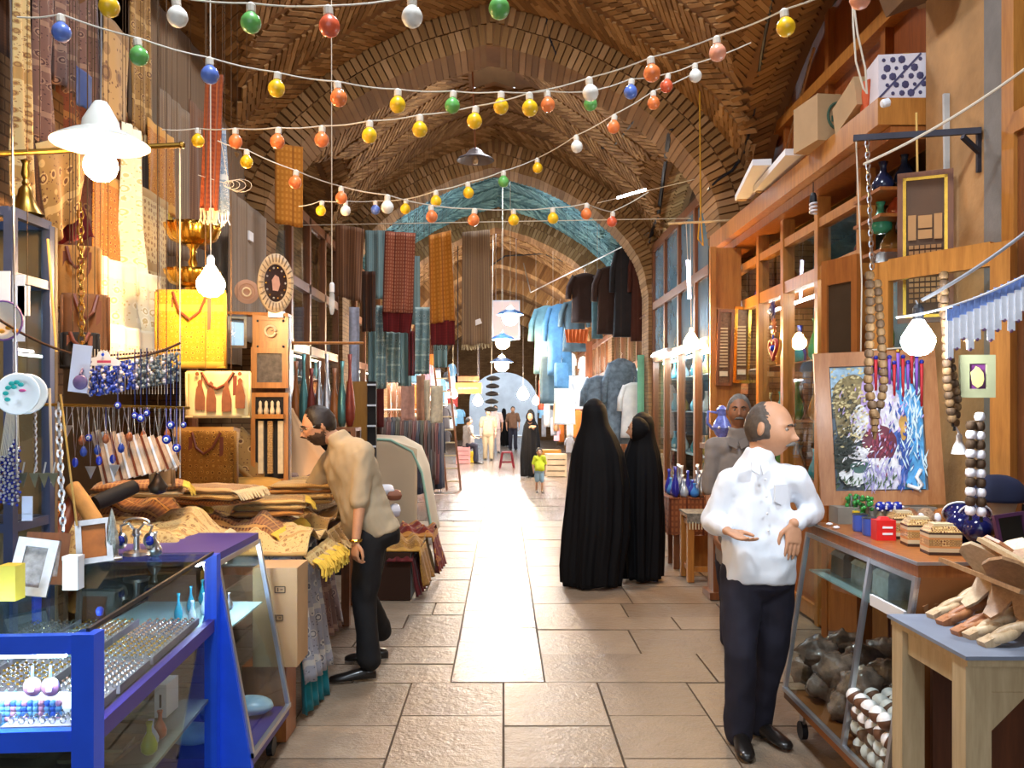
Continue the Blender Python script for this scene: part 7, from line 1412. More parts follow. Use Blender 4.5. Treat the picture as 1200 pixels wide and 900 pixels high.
# warm bulb and its rod
single(B().tube([P(783, 262, 8.55), P(866, 258, 8.55)], .012, 8), 'wall_rod', M_pale, 'thin wooden rod standing out from the pier above the warm bulb', 'rod')
bulb('warm lit bulb hanging from the wooden rod in front of the second bay shop', P(810, 401, 8.55), .075, 420, (1, .58, .2), P(809, 261, 8.55), short=True)
single(B().tube([V((P(820, 0, 8.9).x, 8.9, webz(P(820, 0, 8.9).x, 8.9))), P(821, 250, 8.9), P(824, 288, 8.9), P(818, 280, 8.9), P(820, 255, 8.9)], .008, 6), 'yellow_rope', mat('yellow_rope', 'b98a1c', .8), 'knotted yellow cord hanging beside the rod', 'cord')
t = thing('tall_lamp_tube', 'thin lit tube lamp hanging upright by the blue window', 'lamp', P(806, 320, 8.7)); B().tube([P(806, 305, 8.55), P(808, 350, 8.55)], .016, 8).build('lit_tube', lampmat('violet_tube', (.8, .78, 1), 14), t); B().tube([P(804, 261, 8.55), P(806, 305, 8.55)], .004, 5).build('cord', M_cable, t)
# shop fronts of the second and third bays
def front(sd, i, label, tube, upper=None, goods=None, stoneh=.7, lit=40):
    y0, y1 = RIBS[i] + .62, RIBS[i + 1] - .07; X = XC + sd * 2.56; t = thing('shopfront', label, 'shop front', (X, (y0 + y1) / 2, 0)); n = 4; bx = lambda xa, ya, za, xb, yb, zb_: B().bb((min(xa, xb), ya, za), (max(xa, xb), yb, zb_))
    for k in range(n + 1): y = y0 + (y1 - y0) * k / n; bx(X, y - .05, 0, X + sd * .1, y + .05, 4.3).build('post', M_woodd, t)
    for z in (.5, 2.45, 3.3, 4.25): bx(X, y0, z - .06, X + sd * .09, y1, z + .06).build('rail', M_woodd, t)
    for k in range(n):
        a, b_ = y0 + (y1 - y0) * k / n + .05, y0 + (y1 - y0) * (k + 1) / n - .05
        bx(X + sd * .04, a, .06, X + sd * .06, b_, .44).build('wood_panel', M_woodr, t)
        for z0, z1, m in ((.56, 2.39, M_glass), (2.51, 3.24, upper or M_glass), (3.36, 4.19, upper or M_glass)): bx(X + sd * .04, a, z0, X + sd * .046, b_, z1).build('glass_pane', m, t)
    bx(X + sd * .8, y0, 0, X + sd * .84, y1, 4.3).build('back_wall', mat('pale_teal_wall', '6a9aa8', .5, var=.3, vs=2), t)
    for z in (1.0, 1.6, 2.1): bx(X + sd * .2, y0 + .1, z - .012, X + sd * .78, y1 - .1, z).build('shelf', mat('pale_shelf', 'a8b8bc', .4), t)
    B().tube([(X + sd * .15, y0 + .2, 2.36), (X + sd * .15, y1 - .2, 2.36)], .016, 8).build('lit_tube', lampmat('front_tube_%d_%d' % (lit, i), tube, lit), t)
    for q in range(18):
        y = y0 + .25 + (q % 6) * (y1 - y0 - .5) / 5; z = (1.001, 1.601, 2.101)[q // 6]; nm, c = (('white', 'dfe6ea'), ('sky blue', '7ac0d8'), ('gold', 'c0a050'), ('teal', '3a8a98'))[q % 4]
        vase((X + sd * .32, y, z), .28, .07, mat('ware_' + nm.replace(' ', '_'), c, .25, var=.15, coat=.3), '%s vase on display in the %s' % (nm, label.split(' ', 1)[1][:60] if False else 'lit shop of the ' + ('second' if i == 2 else 'third') + ' bay'), 'vase', 'vase', 'vases in the lit shops')
    return t
front(1, 2, 'dark wooden shop front with lit glass and blue upper panes, second bay', (.75, .92, 1), mat('blue_grey_pane', '6f93a8', .15, .3, var=.25, vs=2), lit=120)  # sky light on the upper panes is put into their blue-grey colour
t = thing('tube_fitting', 'slanting lit tube fitting above the second bay shop window', 'lamp', P(840, 385, 10.2)); B().bar((2.40, 10.0, 2.42), (2.40, 11.2, 2.42), .06, .05).build('fitting', M_paper, t); B().tube([(2.36, 10.05, 2.39), (2.36, 11.15, 2.39)], .018, 8).build('lit_tube', lampmat('fit_tube', (1, .93, .85), 45), t)
t = thing('tube_fitting', 'second lit tube fitting farther along the second bay shop', 'lamp', P(775, 400, 12.6)); B().bar((2.40, 12.4, 2.5), (2.40, 13.6, 2.5), .06, .05).build('fitting', M_paper, t); B().tube([(2.36, 12.45, 2.47), (2.36, 13.55, 2.47)], .018, 8).build('lit_tube', lampmat('fit_tube', (1, .93, .85), 45), t)
# ------------------------------------------------------------------ garments
def garment(label, p, h, w_, m, yaw=0, kind='shirt', group=None, hang=True, line=None):
    """garment on a hanger; p = top middle"""
    p = V(p); t = thing('garment', label, 'garment', p - V((0, 0, h)), group); R = Matrix.Rotation(yaw, 3, 'Z'); rings = []; prof = dict(shirt=[(0, .10, .05), (.05, .42, .09), (.16, .5, .12), (.5, .46, .13), (1, .5, .15)], coat=[(0, .12, .06), (.04, .40, .10), (.14, .5, .13), (.5, .48, .14), (1, .54, .17)], trouser=[(0, .36, .10), (.2, .42, .12), (1, .40, .10)])[kind]
    ts = [i / 10 for i in range(11)] if kind != 'trouser' else [i / 8 for i in range(9)]
    def at(t_):
        for a, c in zip(prof, prof[1:]):
            if t_ <= c[0]: k = (t_ - a[0]) / (c[0] - a[0]); return a[1] + (c[1] - a[1]) * k, a[2] + (c[2] - a[2]) * k
        return prof[-1][1:]
    sdv = (hash(label) % 7) * .0 + p.y
    for t_ in sorted(set(ts + [.05, .16])):
        rx, ry = at(t_); rings.append([p + R @ V((rx * w_ * math.cos(a) * (1 + .04 * math.sin(6 * a + sdv) * t_), (ry * w_ * math.sin(a)) * (1 + .25 * math.sin(7 * a + sdv) * t_), -t_ * h)) for a in [2 * PI * k / 24 for k in range(24)]])
    B().loft(rings).build('body', m, t, 'all')
    if kind != 'trouser':
        for sx in (-1, 1): B().tube([p + R @ V((sx * .36 * w_, 0, -.06 * h)), p + R @ V((sx * .56 * w_, 0, -.28 * h)), p + R @ V((sx * .60 * w_, .0, -.52 * h))], [.11 * w_, .12 * w_, .11 * w_], 10).build('sleeve', m, t, 'all')
    if hang: B().tube([p + V((0, 0, -.02)), p + V((0, 0, .05)), p + V((.02, 0, .08)), p + V((.0, 0, .10))], .005, 5).build('hanger_hook', M_steel, t)
    if line: cords(t, [p + V((0, 0, -.01))], line if line != RAIL3 else None)
    return t
M_den = [mat('faded_denim', '56777f', .85, var=.25, vs=8), mat('washed_blue_denim', '47708f', .85, var=.3, vs=8), mat('grey_denim', '4a5b62', .85, var=.2, vs=8)]
M_drk = [mat('brown_wool', '38241c', .9, var=.2), mat('charcoal_wool', '221e20', .9, var=.2), mat('rust_wool', '451e12', .9, var=.2), mat('olive_wool', '2c2818', .9, var=.2), mat('navy_wool', '15182a', .9, var=.2), mat('dark_red_wool', '451212', .9, var=.2)]
DN = ['brown', 'charcoal', 'rust', 'olive', 'navy', 'dark red']
RAIL3 = ((2.2, 14.3, 4.45), (.6, 18.9, 4.2))
for i, (px, py, h_, w_, D_, m, nm, kd) in enumerate(((641, 358, 80, 32, 17.5, M_den[0], 'faded denim shirt', 'shirt'), (656, 356, 84, 30, 17.0, M_den[1], 'washed blue denim jacket', 'shirt'), (673, 352, 60, 28, 16.5, M_den[2], 'grey denim top', 'shirt'), (685, 320, 58, 32, 15.8, M_drk[0], 'brown striped shirt', 'shirt'), (700, 335, 62, 16, 15.6, M_den[0], 'pale turquoise trousers', 'trouser'), (716, 312, 80, 34, 15.3, M_drk[0], 'brown and grey shirt', 'shirt'), (735, 285, 110, 30, 15.0, M_drk[1], 'long charcoal gown', 'coat'), (752, 280, 120, 24, 14.9, M_drk[2], 'long rust brown gown', 'coat'), (641, 418, 55, 22, 17.3, M_den[2], 'grey denim trousers', 'trouser'), (658, 425, 30, 22, 16.9, M_den[1], 'washed blue shorts', 'trouser'))):
    garment('%s hanging in the third bay beside the lit gowns' % nm, P(px, py, D_), h_ * D_ / F, w_ * D_ / F, m, .15 * (i % 3 - 1), kd, line=RAIL3)
mp = textile('moire_print', '7a8a98', '3c4a58', 'b5c0c8', 'boteh', 1.2); mp2 = mat('blue_grey_print', '6f8090', .85, var=.6, vs=9)
for i, (px, py, h_, w_, D_) in enumerate(((703, 440, 70, 34, 14.9), (728, 420, 100, 34, 14.8))): garment(['blue and white swirl patterned gown next to the white dress', 'blue grey swirl patterned long gown behind the women in black'][i], P(px, py, D_), h_ * D_ / F, w_ * D_ / F, mp2, 0, 'coat', line=RAIL3)
garment('glowing white dress lit by the shop tube behind the women in black', P(743, 448, 14.6), .95, .42, mat('white_dress', 'eef2f8', .7), 0, 'coat', line=RAIL3)
garment('small white garment hung low among the brightly lit stalls', P(662, 446, 17.5), .9, .42, mat('white_dress', 'eef2f8', .7), 0, 'coat', line=RAIL3)
garment('white shirt hung low among the brightly lit stalls', P(678, 440, 17.8), .7, .42, mat('white_dress', 'eef2f8', .7), 0, 'shirt', line=RAIL3)
for i, (px, w_, c, nm) in enumerate(((751, 8, '7ac0a0', 'sea green'), (760, 8, '9ad0c0', 'pale mint'), (766, 5, 'c0b0e0', 'lilac'))): cloth('hanging_cloth', '%s cloth length hanging by the third pier' % nm, (P(px - w_ / 2, 416, 14.3), P(px + w_ / 2, 416, 14.3), P(px + w_ / 2, 500, 14.3), P(px - w_ / 2, 500, 14.3)), mat('len_%d' % i, c, .7), 1, .01, i, hang='vault')
t = thing('garment_rail', 'steel rail across the third bay carrying garments', 'rail', P(700, 320, 15.5)); B().tube([V((2.36, 13.9, 4.5)), V(RAIL3[0]), V(RAIL3[1]), V((.45, 19.2, 4.9))], .012, 8).build('rod', M_steel, t)
# left: garments and textiles beyond the first pier
for i, (px, py0, py1, w_, k, D_, nm) in enumerate(((432, 318, 388, 16, 'dkbrown', 11.0, 'dark brown'), (437, 360, 450, 12, 'turq', 11.8, 'turquoise striped'), (447, 358, 455, 12, 'turqp', 11.6, 'turquoise paisley'), (461, 388, 448, 16, 'turqp', 12.0, 'sea green paisley'), (474, 385, 452, 16, 'turq', 12.3, 'blue grey striped'), (482, 388, 440, 8, 'maroon', 12.0, 'maroon'), (495, 360, 438, 17, 'turqp', 12.6, 'teal and white paisley'), (516, 402, 430, 16, 'turq', 12.9, 'pale turquoise striped'), (480, 300, 380, 24, 'turq', 14.0, 'faded teal striped'), (440, 270, 350, 24, 'turq', 13.2, 'grey teal striped'))):
    cloth('hanging_cloth', '%s cloth hanging in the second bay by the coats' % nm, (P(px - w_ / 2, py0, D_), P(px + w_ / 2, py0, D_), P(px + w_ / 2, py1, D_), P(px - w_ / 2, py1, D_)), tx(k), 2, .03, i + 30, hang=POLE2)
for i, (px, py0, py1, w_, c, nm) in enumerate(((415, 360, 450, 12, 'b0b4c8', 'lilac grey'), (478, 450, 492, 16, 'c99a8c', 'pink printed'), (493, 440, 492, 10, 'b98a70', 'peach'), (500, 445, 492, 8, 'd8c8b0', 'cream and brown'), (512, 452, 495, 14, 'e8dcc4', 'plain cream'), (440, 443, 500, 20, '5a1c1c', 'dark red'))):
    cloth('hanging_cloth', '%s cloth panel hanging low in the second bay by the coats' % nm, (P(px - w_ / 2, py0, 13.2), P(px + w_ / 2, py0, 13.2), P(px + w_ / 2, py1, 13.2), P(px - w_ / 2, py1, 13.2)), mat('panel_%d' % i, c, .85, var=.25, vs=14), 1, .02, i + 50, hang=POLE2)
t = thing('door_leaf', 'tall ochre wooden board standing behind the bending man', 'board', P(425, 640, 8.6)); B().bb((P(406, 0, 8.6).x, 8.58, 0), (P(431, 0, 8.6).x, 8.62, P(0, 447, 8.6).z)).build('board', wood('ochre_board', '8a5a1c', 'a8742c'), t); B().bb((P(431, 0, 8.6).x, 8.57, 0), (P(441, 0, 8.6).x, 8.63, P(0, 447, 8.6).z)).build('dark_edge', M_dark, t)
for k in range(4): B().bb((P(431, 0, 8.6).x, 8.55, P(0, 452 + k * 24, 8.6).z), (P(441, 0, 8.6).x, 8.57, P(0, 450 + k * 24, 8.6).z)).build('white_clip', M_paper, t)
t = thing('clothes_rail', 'steel clothes rail crowded with dark coats', 'rail', P(490, 585, 15.2)); x0, x1 = P(455, 0, 14.2).x, P(520, 0, 15.2).x
B().tube([(x0, 13.4, 1.62), (P(517, 0, 16).x, 16.0, 1.62)], .014, 8).build('rail', M_steel, t)
for (x, y) in ((x0, 13.4), (P(517, 0, 16).x, 16.0)): B().tube([(x, y, .05), (x, y, 1.62)], .014, 8).build('upright', M_steel, t); B().tube([(x - .25, y, .05), (x + .25, y, .05)], .014, 8).build('foot', M_steel, t)
for i in range(15):
    k = i / 14; a = V((x0, 13.4, 1.60)).lerp(V((P(517, 0, 16).x, 16.0, 1.60)), .03 + .94 * k); garment('%s wool coat on the crowded clothes rail' % DN[(i * 5) % 6], a - V((0, 0, .1)), 1.15 + .1 * (i % 3), .42, M_drk[(i * 5) % 6], 1.4, 'coat', 'coats on the clothes rail')
# draped stand and the pile of cloths behind the bending man
t = thing('draped_stall', 'low stall draped with a plain taupe cloth edged in pale teal', 'stall', P(470, 592, 11)); P0, P1 = P(440, 508, 10.4), P(476, 516, 12.0); b = B()
yl = 9.9; q = [(-1.62, 1.30), (-1.25, 1.28), (-1.02, 1.15), (-.92, .9), (-.86, .5), (-.80, .12)]
def fn(u, v):
    s_ = v * (len(q) - 1); i = min(len(q) - 2, int(s_)); k = s_ - i; x = q[i][0] + (q[i + 1][0] - q[i][0]) * k; z = q[i][1] + (q[i + 1][1] - q[i][1]) * k; return V((x * 1.06 + .03 * math.sin(9 * u + 2) * v, yl + u * 1.5, z + .012 * math.sin(12 * u))), V((.7, 0, .7))
b.sheet(fn, 24, 20, .012, 1.5, 1.6); 
def fn2(u, v): x = -1.72 + u * .72; return V((x - .0, yl - .01 - .03 * math.sin(8 * u) * v, 1.29 - v * 1.1 - .25 * max(0, u - .55))), V((0, -1, 0))
b.sheet(fn2, 20, 16, .012, .7, 1.1); b.build('drape', tx('sand'), t, 'all'); B().bb((-1.72, yl + .03, 0), (-1.15, yl + 1.4, 1.1)).build('stall_body', M_woodd, t)
b = B(); b.tube([V(fn(0, v / 20)[0]) + V((.012, -.012, 0)) for v in range(21)], .016, 6); b.build('teal_edging', mat('pale_teal_edging', '8fb8a8', .8), t, 'all')
heap('dark red and yellow print cloth spread over a bale behind the bending man', -1.05, -.72, 7.35, 8.15, .42, .02, tx('ochre'), 31, .3); heap('maroon and gold cloth lying over the yellow print cloth', -1.05, -.66, 7.9, 8.5, .46, .03, tx('dkred'), 32, .34)
heap('dark red cloth hanging lowest on the bale behind the bending man', -1.0, -.78, 7.3, 7.85, .34, .01, tx('maroon'), 33, .3)
single(B().bb((-1.25, 7.35, 0), (-.80, 8.5, .41)), 'cloth_bale', tx('dkbrown'), 'low dark bale under the spread cloths behind the bending man', 'bale')
for i, (px, py, w_, h_, c, nm) in enumerate(((452, 566, .16, .1, 'e4e6f0', 'white'), (462, 572, .14, .1, '8a5a44', 'brown'), (463, 590, .10, .12, 'cfd4e4', 'pale blue'))): cushion('%s folded parcel lying behind the bending man' % nm, P(px, py + 8, 8.3), (w_, .16, h_), mat('parcel_%d' % i, c, .6, var=.1), .2, name='cloth_parcel')
# stool, crates and goods far down the walk
t = thing('plastic_stool', 'small dark red plastic stool standing in the middle of the walk', 'stool', P(594, 548, 23.4)); c = V((P(594, 0, 23.4).x, 23.4, 0)); m = mat('dark_red_plastic', '6a1420', .4)
B().lathe([(.19, .40), (.2, .42), (.19, .44), (0, .445)], c, 4, Matrix.Rotation(PI / 4, 3, 'Z')).build('seat', m, t)
for sx in (-1, 1):
    for sy in (-1, 1): B().bar(c + V((sx * .19, sy * .19, 0)), c + V((sx * .125, sy * .125, .41)), .045, .045).build('leg', m, t)
for sx in (-1, 1): B().bar(c + V((sx * .16, -.16, .15)), c + V((sx * .16, .16, .15)), .02, .03).bar(c + V((-.16, sx * .16, .15)), c + V((.16, sx * .16, .15)), .02, .03).build('stretcher', m, t)
for i, (px, py, w_, h_, D_, c, nm) in enumerate(((543, 533, .4, .5, 25, 'c98a8a', 'pink'), (551, 533, .3, .34, 25.5, 'c0a018', 'yellow'), (645, 545, .5, .6, 21.5, 'b07a2c', 'ochre'), (651, 548, .5, .55, 20.5, 'b0a088', 'beige patterned'), (648, 520, .45, .45, 22.5, '7a4a3c', 'brown'))):
    p = P(px, py, D_); p.z = 0; t = thing('crate', '%s crate by the stalls far down the walk' % nm, 'crate', p); m = mat('crate_%d' % i, c, .6, var=.15)
    for k in range(4): B().box(p + V((0, 0, (k + .5) * h_ / 4)), (w_, w_ * .8, h_ / 4 * .82)).build('slat_row', m, t)
    for sx in (-1, 1): B().box(p + V((sx * w_ * .46, -w_ * .41, h_ / 2)), (w_ * .1, .03, h_)).build('corner_post', m, t)
# stalls of lit goods further on
for sd in (-1, 1): single(B().tube([(XC + sd * 2.505, 14.2, 3.2), (XC + sd * 2.505, 37.9, 3.2)], .014, 6), 'hanging_pole', M_woodd, 'long pole along the far %s stalls carrying garments' % ('brightly lit' if sd > 0 else 'dimmer'), 'pole')
rf = random.Random(11); cols = [('white', 'e8ecf2'), ('sky blue', '8fc4e8'), ('orange', 'd8742a'), ('red', 'b03a34'), ('cream', 'e0d0b0'), ('dark', '2a2426'), ('pink', 'd8a0a8'), ('grey', '8a8a90')]
for sd in (-1, 1):
    for i in range(46):
        D_ = 17 + i * .42; x = XC + sd * rf.uniform(1.55, 2.35); z = rf.choice((.5, .9, 1.3, 1.7, 2.1, 2.5)) + rf.uniform(-.1, .1); nm, c = rf.choice(cols); w_ = rf.uniform(.18, .38); h_ = rf.uniform(.35, .8)
        if sd > 0 and D_ < 19: continue
        garment('%s garment hung among the far %s stalls' % (nm, 'brightly lit' if sd > 0 else 'dimmer'), (x, D_, z + h_), h_, w_, mat('far_' + nm.replace(' ', '_'), c, .7), rf.uniform(-.5, .5), rf.choice(('shirt', 'coat', 'trouser')), 'garments of the far stalls', hang=False, line=((XC + sd * 2.5, 14.2, 3.2), (XC + sd * 2.5, 37.9, 3.2)))
for sd in (-1, 1):
    for i in (4, 5, 6): front(sd, i, 'dim shop front of a far bay, number %s on the %s row' % ({4: 'four', 5: 'five', 6: 'six'}[i], 'brightly lit' if sd > 0 else 'dimmer'), (.95, .96, 1), lit=320)
front(-1, 3, 'shop front behind the clothes rail, third bay', (1, .8, .6), lit=10); front(-1, 2, 'shop front behind the hanging turquoise cloths, second bay', (1, .75, .5), lit=10)
front(1, 3, 'shop front behind the hung denim garments, third bay', (.75, .9, 1), lit=130)
# signs and lamps
t = thing('hanging_sign', 'orange brown signboard hanging over the far walk', 'sign', P(549, 462, 20)); B().box(P(549, 455, 20), (.62, .08, .26)).build('board', mat('orange_sign', 'b0682c', .5, var=.15), t); B().box(P(549, 455, 19.95), (.48, .01, .05)).build('lettering', mat('sign_letters', 'd8a860', .5, var=.5, vs=20), t); B().box(P(549, 444, 20), (.5, .1, .12)).build('cap_board', M_woodd, t)
for dx in (-.25, .25): B().tube([P(549, 442, 20) + V((dx, 0, 0)), V((P(549, 0, 20).x + dx, 20, webz(P(549, 0, 20).x + dx, 20)))], .012, 6).build('chain', M_iron, t)
for i in range(5): p = P(578 - i * .6, 444 + i * 9, 22); single(B().lathe([(.06, -.05), (.16, -.03), (.18, .02), (.10, .06), (.04, .08)], p, 14), 'cooking_pan', M_dark, 'dark round pot hanging in the column of pots over the far walk', 'pot', 'column of hanging pots', 'all')
single(B().tube([V((P(578, 0, 22).x, 22, webz(0, 22))), P(575.5, 484, 22)], .01, 6), 'pot_rope', M_cable, 'rope carrying the column of pots over the far walk', 'rope')
def disc(t, p): B().lathe([(.26, 0), (.2, .05), (.06, .11), (.03, .14), (.028, .138), (.055, .10), (.19, .04), (.25, -.003)], p + V((0, 0, .05)), 24).build('shade', mat('blue_enamel_shade', '3a5a8a', .4), t, True)
bulb('cool lit lamp under a blue enamel shade high over the far walk', P(598, 372, 16), .15, 260, (.72, .86, 1), P(598, 262, 16), shade=disc)
bulb('warm lit lamp, upper of two hanging over the far walk', P(589, 401, 17), .14, 500, (1, .66, .32), P(589, 300, 17), shade=disc); bulb('warm lit lamp, lower and farther of two over the far walk', P(588, 427, 19), .16, 500, (1, .68, .36), P(588, 330, 19), shade=disc)
bulb('large white lit lamp among the lit goods far down the walk', P(613, 462, 24), .16, 420, (1, .95, .9), P(613, 380, 24)); bulb('white lit lamp over the coat rail side of the far stalls', P(560, 470, 25), .14, 320, (1, .92, .85), P(560, 380, 25))
t = thing('pale_box', 'square pale box with an added glow behind the blue shaded lamp', 'sign', P(593, 378, 21)); B().box(P(593, 375, 21), (.62, .1, .9)).build('lit_face', mat('glow_face', '6a5856', .5, var=0, emit=(1, .80, .76), es=.55), t); B().box(P(593, 375, 21.05), (.68, .12, .96)).build('casing', M_alu, t)  # white box; the lamp halo on it is put in as emission
for dx in (-.25, .25): B().tube([P(593, 355, 21) + V((dx, 0, 0)), V((P(593, 0, 21).x + dx, 21, webz(0, 21)))], .01, 6).build('chain', M_steel, t)
# old lamp in the second bay
t = thing('pendant_lamp', 'unlit grey enamel pendant lamp hanging in the second bay', 'lamp', P(555, 200, 9.9)); p = P(557, 186, 9.9); B().lathe([(.22, -.02), (.20, .0), (.12, .04), (.08, .09), (.03, .12), (.028, .118), (.07, .08), (.11, .034), (.19, -.008), (.21, -.024)], p, 24).build('shade', mat('grey_enamel', '7a7276', .4, var=.1), t, True)
B().lathe([(.03, -.06), (.035, -.02), (.02, .03)], p, 12).build('bulb', mat('frosted_dead_bulb', 'c9b090', .3), t, 'all'); B().tube([p + V((0, 0, .11)), V((P(552, 0, 9.9).x, 9.9, webz(P(552, 0, 9.9).x, 9.9)))], .012, 6).build('rod', M_woodd, t)
# wiring on the vault
for i, (pts, r, nm) in enumerate((([(905, -5, 8.6), (893, 60, 8.7), (884, 130, 8.8), (872, 180, 8.9), (858, 200, 9.0), (840, 212, 9.1), (830, 222, 9.2)], .022, 'dark cable running down the vault to the framed pier'), ([(786, 150, 13.0), (778, 200, 13.3), (772, 250, 13.6), (760, 285, 13.8)], .04, 'bundle of dark cables on the second vault'), ([(746, 138, 12.6), (725, 165, 12.7), (715, 174, 12.8), (690, 172, 12.9)], .016, 'crooked black cable across the second vault'), ([(672, -2, 8.9), (640, 15, 8.9), (642, 40, 9.0), (655, 72, 9.15)], .014, 'bent black cable over the first rib'), ([(574, 312, 18.0), (592, 300, 18.2), (636, 297, 18.5), (660, 306, 18.6)], .03, 'black cable under the third vault'))):
    single(B().tube([PV(q_[0] + (r_[0] - q_[0]) * k_ / 4, q_[1] + (r_[1] - q_[1]) * k_ / 4) for q_, r_ in zip(pts, pts[1:]) for k_ in range(4)] + [PV(pts[-1][0], pts[-1][1])], r * .8, 6), 'vault_cable', M_blk, nm, 'cable')
t = thing('strip_lamp', 'thin lit strip lamp hung across the second bay', 'lamp', P(740, 228, 9.0)); B().tube([P(723, 232, 9.6), P(757, 222, 9.6)], .014, 8).build('lit_tube', lampmat('strip_cool', (.9, .93, 1), 20), t); B().tube([P(700, 238, 9.6), P(835, 205, 9.6)], .004, 5).build('wire', M_cable, t)
# end of the bazaar
e = struct(B().prism([(-4.2, 0), (-1.7, 0), (-1.7, 1.9)] + [(1.7 * math.cos(PI - PI * k / 16), 1.9 + 1.5 * math.sin(PI * k / 16)) for k in range(1, 16)] + [(1.7, 1.9), (1.7, 0), (4.2, 0), (4.2, 6.4), (-4.2, 6.4)], (0, 42.7, 0), (1, 0, 0), (0, 0, 1), .3), 'wall_end', M_pier)
struct(B().bb((-9, 50, 0), (9, 50.3, 4.6)), 'wall_street', mat('glare_street_wall', 'd9e2ee', .8, var=.2, vs=1.2)); struct(B().bb((-9, 47, -.12), (9, 50, -.02)), 'floor_street', M_slab)  # wall added behind the opening, far glare put into its pale bluish colour
# ------------------------------------------------------------------ strings of painted bulbs
BC = dict(Y=('yellow', 'f0bd1e'), O=('orange', 'ee7f42'), G=('green', '68ad58'), W=('white', 'efe8dc'), B=('blue', '5a73bd'), R=('red', 'e0603c'), P=('salmon', 'f0a080'))
BM = {k: mat('painted_' + v[0], v[1], .35, var=.1, vs=30, coat=.25) for k, v in BC.items()}
M_sock = mat('cream_socket', 'ded2c2', .5)
STR = [
 ('top string', [(128, 8, 'Y', 24), (208, 20, 'W', 24), (294, 27, 'G', 24), (386, 31, 'R', 25), (483, 20, 'W', 25), (585, 10, 'G', 25)], [(60, -12), (650, -14)]),
 ('long slanting string', [(72, 38, 'B', 22), (163, 66, 'G', 22), (246, 88, 'B', 21), (324, 104, 'Y', 20), (397, 115, 'O', 20), (466, 123, 'Y', 19), (530, 124, 'G', 18), (587, 125, 'Y', 18), (642, 123, 'O', 17), (692, 122, 'G', 16), (739, 108, 'B', 16), (781, 101, 'R', 15), (815, 89, 'W', 15)], [(20, 20), (880, 50)]),
 ('string rising to the cartons', [(232, 165, 'Y', 15), (276, 166, 'O', 16), (325, 166, 'O', 17), (377, 164, 'O', 17), (433, 159, 'Y', 18), (492, 152, 'Y', 18), (556, 142, 'Y', 18), (621, 127, 'Y', 19), (692, 109, 'W', 19), (764, 86, 'O', 20), (841, 62, 'P', 20), (921, 32, 'Y', 22), (1008, -1, 'P', 24)], [(190, 152), (1060, -30)]),
 ('low string above the hung cloths', [(289, 190, 'Y', 15), (346, 214, 'O', 15), (400, 232, 'O', 14), (454, 243, 'W', 15), (506, 254, 'O', 14), (555, 258, 'O', 14), (602, 258, 'Y', 13), (648, 256, 'Y', 13), (687, 251, 'O', 13), (717, 260, 'R', 12)], [(255, 165), (760, 225)]),
 ('thin string climbing to the first rib', [(376, 247, 'Y', 12), (405, 247, 'W', 12), (440, 246, 'B', 11), (475, 245, 'Y', 12), (511, 236, 'Y', 13), (549, 226, 'Y', 13), (590, 213, 'G', 13), (630, 197, 'Y', 12), (676, 172, 'W', 14), (719, 149, 'O', 15), (766, 121, 'O', 15)], [(350, 242), (815, 85)]),
]
proto = {}
for k in BC:
    proto[k] = (B().lathe([(0, -.030), (.012, -.0275), (.022, -.021), (.029, -.008), (.030, .002), (.027, .013), (.020, .023), (.013, .029), (.011, .033)], (0, 0, 0), 16).mesh('globe', BM[k], smooth='all'))
sockm = B().lathe([(.0125, .031), (.014, .033), (.014, .052), (.011, .056), (.006, .06), (0, .06)], (0, 0, 0), 10).mesh('socket', M_sock)
for nm, L, ends in STR:
    pts = []
    for px, py, k, dia in L:
        d = 60.0 / dia * 1.0; p = P(px, py, d); t = thing('string_bulb', '%s painted globe bulb on the %s' % (BC[k][0], nm), 'bulb', p - V((0, 0, .03)), 'painted bulbs on strings')
        R = Matrix.Rotation(rnd.uniform(-.15, .15), 3, 'Y'); piece('globe', proto[k], p, t, R); piece('socket', sockm, p, t, R); pts.append(p + V((0, 0, .058)))
    a = P(ends[0][0], ends[0][1], 60.0 / L[0][3]); z = P(ends[1][0], ends[1][1], 60.0 / L[-1][3])
    allp = [a] + pts + [z]; sm = []
    for i in range(len(allp) - 1):
        for q in range(4): s_ = q / 4; sm.append(allp[i].lerp(allp[i + 1], s_) + V((0, 0, -.006 * math.sin(PI * s_))))
    single(B().tube(sm + [z], .0028, 5), 'bulb_string', M_cable, 'pale twisted wire of the ' + nm, 'wire')
# ------------------------------------------------------------------ smaller things still missing
t = thing('spiral_lamp', 'unlit white spiral lamp hanging under the fascia shelf', 'lamp', P(953, 252, 6.2)); p = P(953, 244, 6.2)
B().tube([p + V((.022 * math.cos(a), .022 * math.sin(a), -.04 + .08 * a / (6 * PI))) for a in [6 * PI * k / 60 for k in range(61)]], .0085, 6).build('spiral', M_bone, t, 'all'); B().lathe([(.026, .04), (.028, .05), (.024, .09), (.016, .11), (0, .112)], p, 12).build('socket', M_blk, t); B().tube([p + V((0, 0, .105)), V((p.x, p.y, 3.3))], .004, 5).build('cord', M_blk, t)
single(B().tube([P(998, -30, 4.95), P(1000, 30, 4.95), P(1003, 72, 4.95), P(1012, 104, 4.95), P(1016, 110, 4.94), P(1014, 80, 4.93), P(1005, 40, 4.93), P(996, -30, 4.93)], .006, 6), 'looped_wire', M_cable, 'loose loop of pale wire dangling beside the cartons', 'wire')
c = P(268, 216, 5.0); b = B()
for k in range(4): b.tube([c + V(((.03 + .012 * k) * math.cos(a) + .02 * k, .01 * k, (.02 + .006 * k) * math.sin(a))) for a in [2 * PI * q / 16 for q in range(17)]], .002, 4, cap=False)
